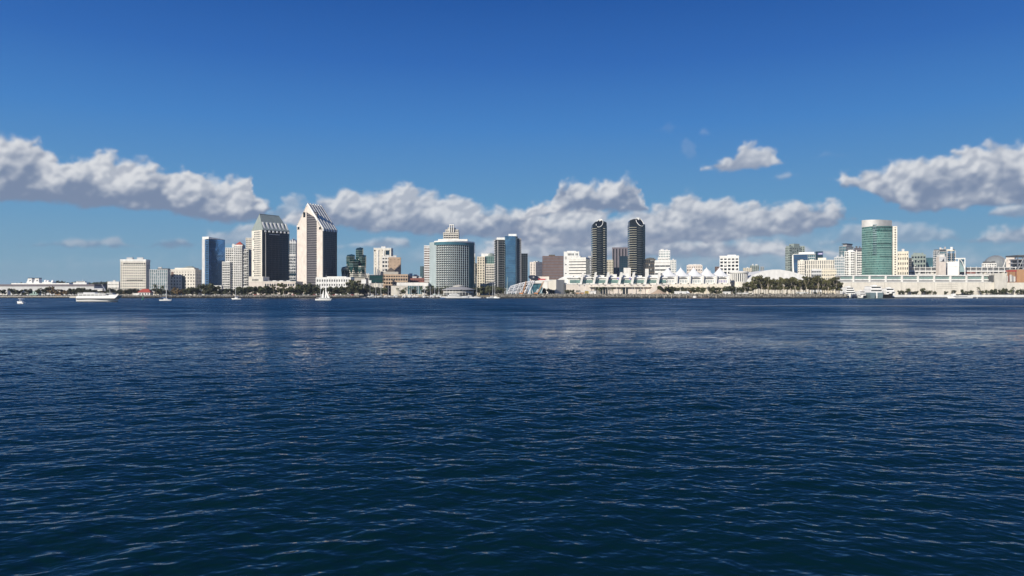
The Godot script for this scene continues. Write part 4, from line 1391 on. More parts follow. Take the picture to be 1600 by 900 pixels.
func downtown_left() -> void:
	# white tower and tan block
	var o := tower("office_tower", "white stepped tower with dark corner window above a tan block", "the white stepped tower", 584, 611, 612, 0, 1500, 388.5, "pale_cream", "grey_glass", {"nx": 5, "nf": 16, "band": 0.85, "pier": 0.7, "blinds": 0.0, "plant": 1, "cornice": 1.6, "cornice_mat": "bright_white", "deep": 26})
	var w: float = o.get_meta("_w"); var h: float = o.get_meta("_h"); var l: float = o.get_meta("_l")
	var b := MB.new(); b.box(w * 0.18, h - 14, l / 2 - 0.5, w * 0.40, h - 5, l / 2 + 0.35); part("corner_window", b, M.navy_glass, o)
	b = MB.new(); b.box(-w * 0.48, h - 7, l / 2 - 0.5, -w * 0.42, h - 4, l / 2 + 0.3); part("window", b, M.dark_glass, o)
	b = MB.new(); b.box(-w * 0.28, 0, l / 2 - 0.3, -w * 0.22, h - 5, l / 2 + 1.3); b.box(w * 0.05, 0, l / 2 - 0.3, w * 0.10, h - 5, l / 2 + 1.3); part("fin", b, M.white, o)
	tower("office_block", "white gridded lower block in front of the white stepped tower", "", 597, 614, 614, 0, 1440, 400.5, "white", "grey_glass", {"nx": 4, "nf": 10, "band": 0.45, "pier": 0.3, "plant": 1, "deep": 20})
	tower("office_block", "plain tan block with a dark right edge beside the white stepped tower", "the plain tan block", 607, 626, 629, -6, 1420, 402, "tan", "dark_glass", {"nx": 3, "nf": 12, "band": 0.92, "pier": 0.6, "blinds": 0.0, "plant": 1, "deep": 16})
	# brown terraced building with pyramid
	var d := 1240.0
	o = thing("market_hall", "brown galleried building with dark pyramid roof", "building", Vector3(X(617, d), LAND, -d))
	var lx := func(px: float) -> float: return X(px, d) - X(617, d)
	storeys(o, lx.call(599), lx.call(637), -22, 0, 0, G(428.5, d), 6, 10, 5, M.tan, M.dark_glass, 0.42, 0.30, 1.4, 0.0)
	b = MB.new(); b.box(lx.call(598), G(428.5, d) + 0.1, -18, lx.call(622), G(424.5, d), -2); part("attic", b, M.concrete, o)
	b = MB.new(); hip(b, lx.call(602), lx.call(617), -18, -2, G(424.5, d), G(417.5, d), 8.0); part("roof", b, M.dark_brown, o)
	sites.append([598, 637, "the brown galleried building"])
	# dark blue-green hall with upright sculptures before it
	d = 1200.0
	o = thing("glass_pavilion", "dark blue-green boxy pavilion on pale columns left of the brown building", "building", Vector3(X(588, d), LAND, -d))
	b = MB.new(); b.box(X(577, d) - X(588, d), G(442, d), -14, X(598, d) - X(588, d), G(430, d), 0); part("hall", b, M.emerald_glass, o)
	for k in 3:
		b = MB.new(); var yy := lerpf(G(442, d), G(430, d), k / 2.0); b.box(X(577, d) - X(588, d) - 0.3, yy - 0.4, -14.3, X(598, d) - X(588, d) + 0.3, yy + 0.3, 0.3); part("floor_band", b, M.navy_paint, o)
	for i in 6:
		b = MB.new(); var x := lerpf(-9.5, 9.0, i / 5.0); b.tube(Vector3(x, 0, -0.8), Vector3(x, G(442, d), -0.8), 0.5, 0.5); part("column", b, M.pale_concrete, o)
	b = MB.new(); b.box(X(594, d) - X(588, d), G(430, d) + 0.3, -10, X(597.5, d) - X(588, d), G(424, d), -4); part("stair_tower", b, M.navy_paint, o)
	for i in 3:
		b = MB.new(); var x := -4.0 + i * 3.4; b.extrude(PackedVector2Array([Vector2(x, G(430, d)), Vector2(x + 2.6, G(430, d)), Vector2(x + 1.6, G(417.5 + i * 2.4, d)), Vector2(x + 0.8, G(418 + i * 2.4, d))]), -9, -6); part("roof_fin", b, M.grey, o)
	sites.append([577, 598, "the blue-green pavilion"])
	# white signboards on posts
	for q in [[564.5, 572, 436.5, 443, "white square signboard on a post above the trees left of the pavilion"], [576.2, 580.2, 438, 442.5, "small white signboard just left of the blue-green pavilion"]]:
		d = 1120.0
		o = thing("signboard", q[4], "sign", Vector3(X((q[0] + q[1]) / 2, d), LAND, -d))
		var hw: float = (X(q[1], d) - X(q[0], d)) / 2
		b = MB.new(); b.box(-hw, G(q[3], d), -0.3, hw, G(q[2], d), 0.3); part("panel", b, M.bright_white, o)
		b = MB.new(); b.tube(Vector3(0, 0, -0.5), Vector3(0, G(q[2], d) - 1, -0.5), 0.4, 0.3); part("post", b, M.steel_grey, o)
	# low white hall with a teal front
	d = 1190.0
	o = thing("convention_annex", "low white waterside hall with a teal glass front behind the marina", "building", Vector3(X(640, d), LAND, -d))
	var cx := func(px: float) -> float: return X(px, d) - X(640, d)
	b = MB.new(); b.box(cx.call(611), 0, -26, cx.call(668), G(446.5, d), 0); part("wall", b, M.pale_concrete, o)
	b = MB.new(); b.box(cx.call(620), G(446.5, d) + 0.01, -24, cx.call(669), G(441.5, d), 1.0); part("upper_wall", b, M.white, o)
	b = MB.new(); b.box(cx.call(637), 2.0, -0.3, cx.call(660), G(446.8, d), 0.25); part("glass_front", b, M.teal_glass, o)
	for i in 9:
		b = MB.new(); var x: float = cx.call(637 + i * 2.85); b.box(x - 0.25, 2.0, -0.2, x + 0.25, G(446.8, d), 0.5); part("mullion", b, M.pale_grey, o)
	b = MB.new(); b.box(cx.call(661), 1.0, 0.0, cx.call(668), G(446.5, d), 3.0); part("side_block", b, M.white, o)
	sites.append([611, 669, "the low white hall"])
	# red brick block
	tower("brick_block", "low red brick block with dark windows behind the low white hall", "the red brick block", 641, 663, 663, 0, 1280, 434.5, "brick_red", "dark_glass", {"nf": 5, "nx": 8, "band": 0.5, "pier": 0.5, "plant": 2})
	tower("office_block", "small pale block with pinkish roofs behind the red brick block", "", 636, 655, 655, 0, 1500, 430.5, "pink_cream", "grey_glass", {"nf": 6, "nx": 6, "plant": 2})
	tower("office_tower", "narrow dark teal tower left of the pink-striped tower", "", 656.5, 660.5, 664, 30, 1560, 416, "dark_grey", "teal_glass", {"band": 0.12, "pier": 0.1, "plant": 0, "blinds": 0.0})
	o = tower("apartment_tower", "slim tower striped white and pinkish beside the curved hotel", "the pink-striped tower", 662.5, 672.5, 672.5, 0, 1330, 383.5, "bright_white", "brown", {"nf": 21, "nx": 2, "band": 0.52, "pier": 0.06, "plant": 0, "deep": 22, "blinds": 0.0})

# tall hotel on a bowed plan: white end wall, recessed windows between fins and balcony fronts
func curved_hotel() -> void:
	var d := 1195.0
	var o := thing("hotel_tower", "wide bowed hotel tower with white balconies and blue-glass right end", "building", Vector3(X(706, d), LAND, -d))
	var xa := X(678.5, d) - X(706, d); var xb := X(740, d) - X(706, d)
	var h := G(378.5, d)
	var bow := func(t: float, off: float) -> Vector2:
		var x := lerpf(xa, xb, t)
		var s := 2 * t - 1
		return Vector2(x, 17.0 * (1 - s * s) * (1.15 - 0.3 * t) - 17.0 * t * t * 1.1 + off)
	var nb := 17
	var plan := func(off: float) -> PackedVector2Array:
		var p := PackedVector2Array()
		for i in 25:
			p.push_back(bow.call(i / 24.0, off))
		p.push_back(Vector2(xb, -44)); p.push_back(Vector2(xa, -30))
		return p
	var b := MB.new(); b.prism(plan.call(-2.2), 0, h - 0.5); part("glazing", b, M.black_glass, o)
	var nf := 22
	var fh := (h - 6.0) / nf
	b = MB.new()
	for k in nf + 1:
		b.prism(plan.call(0.0), 1.0 + k * fh, 1.0 + k * fh + 0.6)
	part("floor_slab", b, M.pale_teal, o, true)
	b = MB.new()
	for i in nb + 1:
		var p: Vector2 = bow.call(0.06 + 0.80 * i / nb, -0.9)
		b.box(p.x - 0.3, 0, p.y - 1.6, p.x + 0.3, h - 5, p.y + 1.1)
	part("fin", b, M.pale_teal, o, true)
	b = MB.new()
	for k in nf:
		for i in nb:
			var p0: Vector2 = bow.call(0.06 + 0.80 * (i + 0.08) / nb, 0.05); var p1: Vector2 = bow.call(0.06 + 0.80 * (i + 0.50) / nb, 0.05)
			var y := 1.0 + k * fh + 0.6
			b.q(Vector3(p0.x, y, p0.y), Vector3(p1.x, y, p1.y), Vector3(p1.x, y + 1.0, p1.y), Vector3(p0.x, y + 1.0, p0.y), Vector3.BACK)
			b.q(Vector3(p0.x, y + 1.0, p0.y), Vector3(p1.x, y + 1.0, p1.y), Vector3(p1.x, y + 1.0, p1.y - 0.3), Vector3(p0.x, y + 1.0, p0.y - 0.3), Vector3.UP)
	part("balcony_front", b, M.white, o, true)
	# the blue-glass right end
	b = MB.new()
	var p2 := PackedVector2Array()
	for i in 6:
		p2.push_back(bow.call(0.87 + 0.13 * i / 5.0, 0.5))
	p2.push_back(Vector2(xb + 0.6, -43)); p2.push_back(Vector2(xb - 8, -43))
	b.prism(p2, 0, h - 2); part("end_glazing", b, M.teal_glass, o)
	# white end wall at left
	b = MB.new()
	b.prism(PackedVector2Array([Vector2(X(671, d + 14) - X(706, d), -14), bow.call(0.0, 0.6), bow.call(0.06, 0.6), Vector2(xa + 6, -30), Vector2(X(671, d + 14) - X(706, d), -30)]), 0, h + 0.4); part("end_wall", b, M.pale_teal, o)
	b = MB.new(); b.prism(plan.call(0.7), h - 4.6, h - 0.2); part("top_storey", b, M.teal_glass, o)
	b = MB.new(); b.prism(plan.call(1.1), h - 0.19, h + 1.9); part("parapet", b, M.bright_white, o)
	b = MB.new(); b.box(X(684, d) - X(706, d), h + 1.92, -24, X(730, d) - X(706, d), h + 5.5, -6); part("roof_house", b, M.white, o)
	for i in 3:
		b = MB.new(); b.tube(Vector3(-14 + i * 12.0, h + 5.5, -14), Vector3(-14 + i * 12.0, h + 9, -14), 0.25, 0.15); part("mast", b, M.steel_grey, o)
	sites.append([671, 740, "the wide bowed hotel"])
	# stepped tower rising behind it
	var d2 := 1480.0
	o = thing("apartment_tower", "stepped banded tower rising behind the bowed hotel's roof", "building", Vector3(X(705, d2), LAND, -d2))
	var lx := func(px: float) -> float: return X(px, d2) - X(705, d2)
	storeys(o, lx.call(692.5), lx.call(716.5), -24, 0, 0, G(363, d2), 30, 6, 5, M.pale_concrete, M.dark_glass, 0.5, 0.12, 1.2, 0.0)
	storeys(o, lx.call(696), lx.call(716), -22, -2, G(363, d2), G(358.5, d2), 2, 5, 4, M.pale_concrete, M.dark_glass, 0.5, 0.12, 1.2, 0.0)
	storeys(o, lx.call(699.5), lx.call(711), -20, -3, G(358.5, d2), G(355.5, d2), 1, 3, 3, M.pale_concrete, M.dark_glass, 0.5, 0.1, 0.8, 0.0)
	b = MB.new()
	for px in [702.2, 705.0, 708.4]:
		b.box(lx.call(px), G(363, d2), -12, lx.call(px) + 1.2, G(351, d2), 1.4)
	b.box(lx.call(702.2), G(352, d2), -11, lx.call(709.4), G(350.7, d2), 1.6); part("crown_frame", b, M.bright_white, o)
	# cream and green flats between the hotels
	d2 = 1330.0
	tower("apartment_tower", "narrow dark slab at the right shoulder of the bowed hotel", "", 741.5, 746.5, 746.5, 0, 1420, 411, "dark_grey", "navy_glass", {"band": 0.2, "pier": 0.1, "plant": 0, "deep": 20})
	o = thing("apartment_tower", "cream flats with green glass top between the two harbour hotels", "building", Vector3(X(759, d2), LAND, -d2))
	lx = func(px: float) -> float: return X(px, d2) - X(759, d2)
	storeys(o, lx.call(745.5), lx.call(757.5), -22, 2, 0, G(401, d2), 15, 3, 4, M.cream, M.dark_glass, 0.4, 0.55, 0.8, 0.1)
	storeys(o, lx.call(757.6), lx.call(773), -24, 0, 0, G(412, d2), 13, 6, 5, M.pale_cream, M.grey_glass, 0.42, 0.22, 1.2, 0.2)
	storeys(o, lx.call(758), lx.call(772), -22, -2, G(412, d2), G(400, d2), 4, 5, 4, M.teal_wall, M.green_glass, 0.25, 0.15, 0.6, 0.0)
	b = MB.new(); b.box(lx.call(752), G(401, d2) + 0.1, -14, lx.call(765), G(396, d2), -3); part("roof_house", b, M.bright_white, o)
	b = MB.new(); b.lathe(PackedVector2Array([Vector2(8.5, 0), Vector2(8.0, 3.0), Vector2(5.5, 5.0), Vector2(0.01, 5.8)]), 16, Vector3(lx.call(766), G(400, d2), -10)); part("roof_dome", b, M.green_grey, o)
	sites.append([745, 772, "the cream and green flats"])

func blue_hotel() -> void:
	var d := 1210.0
	var o := thing("hotel_tower", "blue glass hotel tower with dark balconied wings", "building", Vector3(X(793, d), LAND, -d))
	var lx := func(px: float) -> float: return X(px, d) - X(793, d)
	# left dark wing
	storeys(o, lx.call(772.5), lx.call(789.5), -26, 0, 0, G(374.5, d), 24, 4, 5, M.dark_grey, M.black_glass, 0.24, 0.06, 1.2, 0.0)
	var b := MB.new()
	for k in 24:
		var y := k * G(374.5, d) / 24 + 1.6
		b.box(lx.call(772.0), y, -1, lx.call(774), y + 1.3, 1.4)
	part("balcony_front", b, M.pale_grey, o, true)
	b = MB.new(); b.box(lx.call(777), 0, -2, lx.call(778.6), G(376, d), 1.0); part("pilaster", b, M.grey, o)
	b = MB.new(); b.box(lx.call(776), G(374.5, d) + 0.1, -22, lx.call(790), G(371, d), -1); part("roof_screen", b, M.bright_white, o)
	# blue glass slab with a rounded nose
	var p := PackedVector2Array()
	for i in 9:
		var f := PI - PI * 0.5 * i / 8.0
		p.push_back(Vector2(lx.call(791.5) + 3.2 * cos(f), 6.0 + 6.0 * sin(f)))
	p.append_array(PackedVector2Array([Vector2(lx.call(805.5), 8.5), Vector2(lx.call(809), 0), Vector2(lx.call(809), -30), Vector2(lx.call(788.6), -30)]))
	b = MB.new(); b.prism(p, 0, G(369.5, d)); part("glass_slab", b, M.sky_glass, o)
	b = MB.new()
	for k in 25:
		var y := k * G(369.5, d) / 25
		var pp := PackedVector2Array()
		for v2 in p: pp.push_back(v2 * 1.0 + Vector2(0, 0.07))
		b.prism(pp, y, y + 0.22)
	part("floor_line", b, M.teal_glass, o, true)
	b = MB.new()
	for k in 25:
		b.cbox(Vector3(lx.call(788.8), k * G(369.5, d) / 25 + 1.5, 4.6), Vector3(1.5, 0.9, 1.5))
	part("balcony_end", b, M.pale_grey, o, true)
	b = MB.new(); b.box(lx.call(794.5), G(369.5, d) + 0.1, -20, lx.call(807), G(365.8, d), 4); part("roof_screen", b, M.bright_white, o)
	# right wing
	storeys(o, lx.call(808.8), lx.call(814.5), -28, -2, 0, G(372.5, d + 4), 25, 2, 5, M.grey, M.black_glass, 0.3, 0.06, 1.4, 0.0)
	b = MB.new()
	for k in 25:
		b.box(lx.call(810.5), k * G(372.5, d) / 25 + 1.2, -2.2, lx.call(814.6), k * G(372.5, d) / 25 + 2.3, -0.4)
	part("balcony_front", b, M.steel_grey, o, true)
	sites.append([772, 814, "the blue glass hotel"])
	tower("office_tower", "plain dark slab tower just right of the blue glass hotel", "", 814, 824.5, 824.5, 0, 1420, 396, "dark_grey", "black_glass", {"band": 0.10, "pier": 0.06, "proud": 0.15, "plant": 0, "blinds": 0.0, "deep": 22})

# ---------------------------------------------------------------- blocks behind the middle of the shore
func downtown() -> void:
	tower("office_block", "far pale low block just right of the dark green shaft cluster", "", 571, 577.5, 577.5, 0, 1900, 428.5, "pale_cream", "grey_glass", {"deep": 20})
	tower("office_block", "far pinkish low block left of the white stepped tower", "", 578, 584, 584, 0, 2000, 431, "pink_cream", "grey_glass", {"deep": 20})
	tower("office_block", "far pale block low between the brown galleried building and the red brick block", "", 630, 641, 641, 0, 2100, 438, "pale_grey", "grey_glass", {"deep": 20})
	tower("office_block", "far pale block low between the white gridded tower and the tents", "", 1098, 1110, 1110, 0, 2200, 423, "pale_cream", "grey_glass", {"deep": 20})
	tower("office_tower", "pale pinkish office slab with striped right half, behind the steel rings", "", 828, 837, 848.5, 40, 1750, 409, "pink_cream", "grey_glass", {"nx": 2, "band": 0.5, "pier": 0.5, "plant": 2, "blinds": 0.0})
	var o := tower("office_tower", "broad brown office tower with flat roof and fine floor lines", "the broad brown tower", 847.5, 880.5, 880.5, 0, 1450, 400, "brown", "purple_grey", {"nf": 14, "nx": 16, "band": 0.34, "pier": 0.12, "proud": 0.35, "plant": 0, "blinds": 0.0, "deep": 38})
	var w: float = o.get_meta("_w"); var h: float = o.get_meta("_h"); var l: float = o.get_meta("_l")
	var b := MB.new(); b.box(-w * 0.2, h + 0.1, -l * 0.3, w * 0.1, h + 3.2, l * 0.2); part("roof_house", b, M.dark_brown, o)
	o = tower("office_tower", "white tower with a strip of dark openings under its roof", "the white tower", 881, 905, 905, 0, 1640, 393, "bright_white", "grey_glass", {"nf": 5, "nx": 3, "band": 0.9, "pier": 0.9, "plant": 0, "blinds": 0.0, "deep": 30})
	w = o.get_meta("_w"); h = o.get_meta("_h"); l = o.get_meta("_l")
	b = MB.new()
	for i in 8:
		if i != 5:
			b.box(-w * 0.24 + i * w * 0.085, h - 8.5, l / 2 - 0.4, -w * 0.19 + i * w * 0.085, h - 4, l / 2 + 0.3)
	part("opening", b, M.grey_glass, o, true)
	b = MB.new(); b.box(-w * 0.3, h + 0.1, -l * 0.3, w * 0.3, h + 2.0, l * 0.2); part("roof_house", b, M.white, o)
	o = tower("office_tower", "white office tower with thin dark floor lines and grey right side", "the white lined tower", 888.5, 915.5, 921.5, 20, 1400, 402, "white", "grey_glass", {"nf": 13, "nx": 6, "band": 0.72, "pier": 0.0, "plant": 1, "blinds": 0.0})
	b = MB.new(); b.box(o.get_meta("_w") / 2 - 0.6, 0, -float(o.get_meta("_l")) / 2 + 1, o.get_meta("_w") / 2 + 0.12, float(o.get_meta("_h")) - 3, float(o.get_meta("_l")) / 2 - 1); part("side_glazing", b, M.grey_glass, o)
	tower("office_block", "pale grey slab seen just left of the left striped twin tower", "", 919, 928, 928, 0, 1600, 400, "pale_grey", "grey_glass", {"nx": 4, "plant": 0, "deep": 20})
	tower("office_block", "small cream block just right of the left striped twin tower", "", 948, 958, 958, 0, 1600, 406, "cream", "dark_glass", {"nx": 4, "plant": 0, "deep": 20})
	twin("left dark twin tower with pale striped sides and slanted oval crown", 926, 948.5, 341.5, 1340.0, 0, "the left twin tower")
	twin("right dark twin tower with pale striped left side and slanted oval crown", 984, 1008.5, 339.5, 1330.0, 1, "the right twin tower")
	o = tower("office_tower", "purplish grey tower with dark upright strips between the twin towers", "", 956.5, 985, 985, 0, 1640, 387, "purple_grey", "black_glass", {"nf": 14, "nx": 6, "band": 0.0, "pier": 0.62, "plant": 0, "blinds": 0.0, "deep": 34})
	w = o.get_meta("_w"); h = o.get_meta("_h"); l = o.get_meta("_l")
	b = MB.new(); b.box(-w / 2 - 0.2, h - 2.0, -l / 2 - 0.2, w / 2 + 0.2, h + 1.0, l / 2 + 0.3); part("parapet", b, M.purple_grey, o)
	tower("office_tower", "dark navy glass block in front of the purplish grey tower", "", 967.5, 985, 985, 0, 1480, 400, "navy_paint", "navy_glass", {"band": 0.12, "pier": 0.08, "proud": 0.2, "plant": 0, "blinds": 0.0, "deep": 26})
	tower("office_block", "white box-like block at the foot of the right twin tower", "", 974.5, 985.5, 985.5, 0, 1290, 418.5, "white", "pale_grey", {"band": 0.8, "pier": 0.6, "plant": 0, "blinds": 0.0, "deep": 20})
	tower("office_block", "white slab end at the right foot of the right twin tower", "", 1008, 1013.5, 1013.5, 0, 1290, 420, "white", "pale_grey", {"band": 0.8, "pier": 0.6, "plant": 0, "blinds": 0.0, "deep": 20})
	tower("office_block", "dark brown gridded block right of the right twin tower", "", 1008, 1024.5, 1024.5, 0, 1500, 404.5, "dark_brown", "grey_glass", {"nf": 8, "nx": 6, "band": 0.2, "pier": 0.3, "plant": 3, "plant_mat": "dark_grey", "deep": 26})
	# white stepped flats
	tower("apartment_tower", "tall white flats rising behind the white stepped block", "", 1029.5, 1047, 1047, 0, 1700, 391, "bright_white", "pale_glass", {"nf": 18, "nx": 7, "band": 0.4, "pier": 0.4, "plant": 2, "deep": 24, "blinds": 0.0})
	o = tower("apartment_block", "white stepped block with long balcony lines before the tents", "the white stepped block", 1023, 1047.5, 1047.5, 0, 1480, 406.5, "bright_white", "grey_glass", {"nf": 9, "nx": 3, "band": 0.62, "pier": 0.05, "plant": 0, "deep": 26, "blinds": 0.0})
	w = o.get_meta("_w"); h = o.get_meta("_h")
	storeys(o, -w * 0.30, w * 0.38, -10, 10, h, h + 5.5, 2, 3, 3, M.bright_white, M.grey_glass, 0.6, 0.1, 0.5, 0.0)
	tower("apartment_block", "narrow white flats at the right of the white stepped block", "", 1047, 1056.5, 1056.5, 0, 1560, 406, "white", "teal_glass", {"nx": 4, "band": 0.4, "pier": 0.5, "plant": 1, "deep": 20})
	tower("apartment_block", "far pale block between the peaks of the tent roof", "", 1073, 1097.5, 1097.5, 0, 1900, 414, "pink_cream", "grey_glass", {"nf": 9, "nx": 7, "band": 0.5, "pier": 0.5, "plant": 3, "deep": 30})
	tower("office_block", "small dark brown block at the left of the white gridded tower", "", 1117, 1126, 1126, 0, 1700, 416.5, "brown", "dark_glass", {"nx": 3, "plant": 0, "deep": 24})
	o = tower("apartment_tower", "lone white tower with a bold dark window grid above the tents", "the white gridded tower", 1124.5, 1154.5, 1154.5, 0, 1600, 401.5, "bright_white", "black_glass", {"nf": 11, "nx": 5, "band": 0.4, "pier": 0.34, "proud": 1.0, "plant": 0, "blinds": 0.15, "cornice": 3.0, "deep": 30})
	w = o.get_meta("_w"); h = o.get_meta("_h")
	b = MB.new(); b.box(-w * 0.1, h + 0.1, -8, w * 0.35, h + 2.4, 6); part("roof_house", b, M.white, o)
	tower("office_block", "far tan block low behind the vaulted white hall", "", 1161, 1175, 1175, 0, 1900, 418.5, "cream", "grey_glass", {"plant": 1, "deep": 20})
	tower("office_block", "far grey-green block low behind the vaulted white hall", "", 1172, 1186, 1186, 0, 2000, 414.5, "green_grey", "dark_glass", {"plant": 2, "deep": 20})
	tower("office_block", "far bluish block low behind the top of the vaulted hall", "", 1188, 1194, 1194, 0, 2000, 416.5, "grey", "teal_glass", {"plant": 0, "deep": 20})

# one of the pair of dark towers with an oval crown cut at a slant
func twin(label: String, x0: float, x1: float, top: float, d: float, kind: int, near: String) -> void:
	var px := (x0 + x1) / 2
	var o := thing("twin_tower", label, "building", Vector3(X(px, d), LAND, -d), 0.0, "pair of twin towers")
	var hw := (X(x1, d) - X(x0, d)) / 2
	var h := G(top + 11.0, d)
	var nose := -0.02 if kind == 0 else 0.30         # where along the front the dark rounded bay stands
	var bay := hw * 0.46
	# body
	var plan := PackedVector2Array([Vector2(-hw, -2), Vector2(-hw * 0.7, 3), Vector2(hw * 0.7, 3), Vector2(hw, -2), Vector2(hw, -24), Vector2(-hw, -24)])
	var b := MB.new(); b.prism(plan, 0, h); part("body", b, M.black_glass, o)
	# pale slabs left and right of the bay
	var nf := 30
	b = MB.new()
	var xl := nose * hw - bay; var xr := nose * hw + bay
	for k in nf:
		var y := 3.0 + k * (h - 5.0) / nf
		b.prism(PackedVector2Array([Vector2(-hw - 0.3, -2), Vector2(-hw * 0.7, 3.6), Vector2(xl, 3.6), Vector2(xl, -20), Vector2(-hw - 0.3, -20)]), y, y + 0.85)
		if kind == 0:
			b.prism(PackedVector2Array([Vector2(xr, 3.6), Vector2(hw * 0.7, 3.6), Vector2(hw + 0.3, -2), Vector2(hw + 0.3, -20), Vector2(xr, -20)]), y, y + 0.85)
	part("balcony_slab", b, M.stone_slab, o, true)
	if kind == 1:
		b = MB.new()
		for k in nf:
			var y := 3.0 + k * (h - 5.0) / nf
			b.prism(PackedVector2Array([Vector2(xr, 3.3), Vector2(hw * 0.72, 3.3), Vector2(hw + 0.2, -2), Vector2(hw + 0.2, -20), Vector2(xr, -20)]), y, y + 0.7)
		part("floor_band", b, M.dark_grey, o, true)
	# dark rounded bay, cut at a slant at the top
	var lift := 1.0 if kind == 0 else -1.0
	b = MB.new()
	var sides := 18
	var ring_top := []
	var c := Vector2(nose * hw, -2.0)
	var r := bay * 1.02
	var yt := G(top + 3.0, d)
	var cut := func(p: Vector2) -> float: return yt - 5.0 + lift * (p.x - c.x) * 0.45 - (p.y - c.y) * 1.0
	for i in sides:
		var f := TAU * i / sides; var g := TAU * (i + 1) / sides
		var p := c + Vector2(cos(f), sin(f) * 1.15) * r; var q := c + Vector2(cos(g), sin(g) * 1.15) * r
		var np := Vector3(cos(f), 0, sin(f)); var nq := Vector3(cos(g), 0, sin(g))
		b.qs(Vector3(p.x, 0, p.y), Vector3(q.x, 0, q.y), Vector3(q.x, cut.call(q), q.y), Vector3(p.x, cut.call(p), p.y), np, nq, nq, np)
		b.t(Vector3(c.x, cut.call(c), c.y), Vector3(p.x, cut.call(p), p.y), Vector3(q.x, cut.call(q), q.y), Vector3.UP)
		ring_top.append(Vector3(p.x, cut.call(p) + 0.25, p.y))
	part("round_bay", b, M.black_glass, o)
	b = MB.new()
	for i in sides:
		b.tube(ring_top[i], ring_top[(i + 1) % sides], 0.55, 0.55, 6)
	part("crown_ring", b, M.bright_white, o)
	b = MB.new()
	for k in 30:
		var y := 2.0 + k * (h - 5.0) / 30
		for i in 12:
			var f := PI * i / 12.0; var g := PI * (i + 1) / 12.0
			var p := c + Vector2(cos(f), sin(f) * 1.15) * (r + 0.12); var q := c + Vector2(cos(g), sin(g) * 1.15) * (r + 0.12)
			b.q(Vector3(p.x, y, p.y), Vector3(q.x, y, q.y), Vector3(q.x, y + 0.5, q.y), Vector3(p.x, y + 0.5, p.y), Vector3(p.x - c.x, 0, p.y - c.y))
	part("floor_line", b, M.dark_grey, o, true)
	# shoulders and white cap
	b = MB.new()
	var outline := [[[-0.99, 11], [-0.3, 11], [-0.3, 4], [-0.62, 5], [-0.99, 9.2]], [[0.99, 11], [0.3, 11], [0.3, 2.6], [0.6, 4], [0.92, 5.2], [0.99, 7]]] if kind == 0 else [[[-0.99, 11], [0.0, 11], [0.0, 1.8], [-0.55, 2.6], [-0.93, 4.4], [-0.99, 6]], [[0.99, 11.2], [0.1, 11], [0.1, 3.5], [0.45, 5.5], [0.8, 10]]]
	for side in outline:
		var pl := PackedVector2Array()
		for v2 in side: pl.push_back(Vector2(v2[0] * hw, G(top + v2[1], d)))
		b.extrude(pl, -20, -3)
	part("shoulder", b, M.black_glass, o)
	b = MB.new(); b.box(nose * hw - 2.6 + lift * 2.6, h + 2, -17, nose * hw + 2.6 + lift * 2.6, G(top, d), -6); part("cap", b, M.bright_white, o)
	sites.append([x0, x1, near])

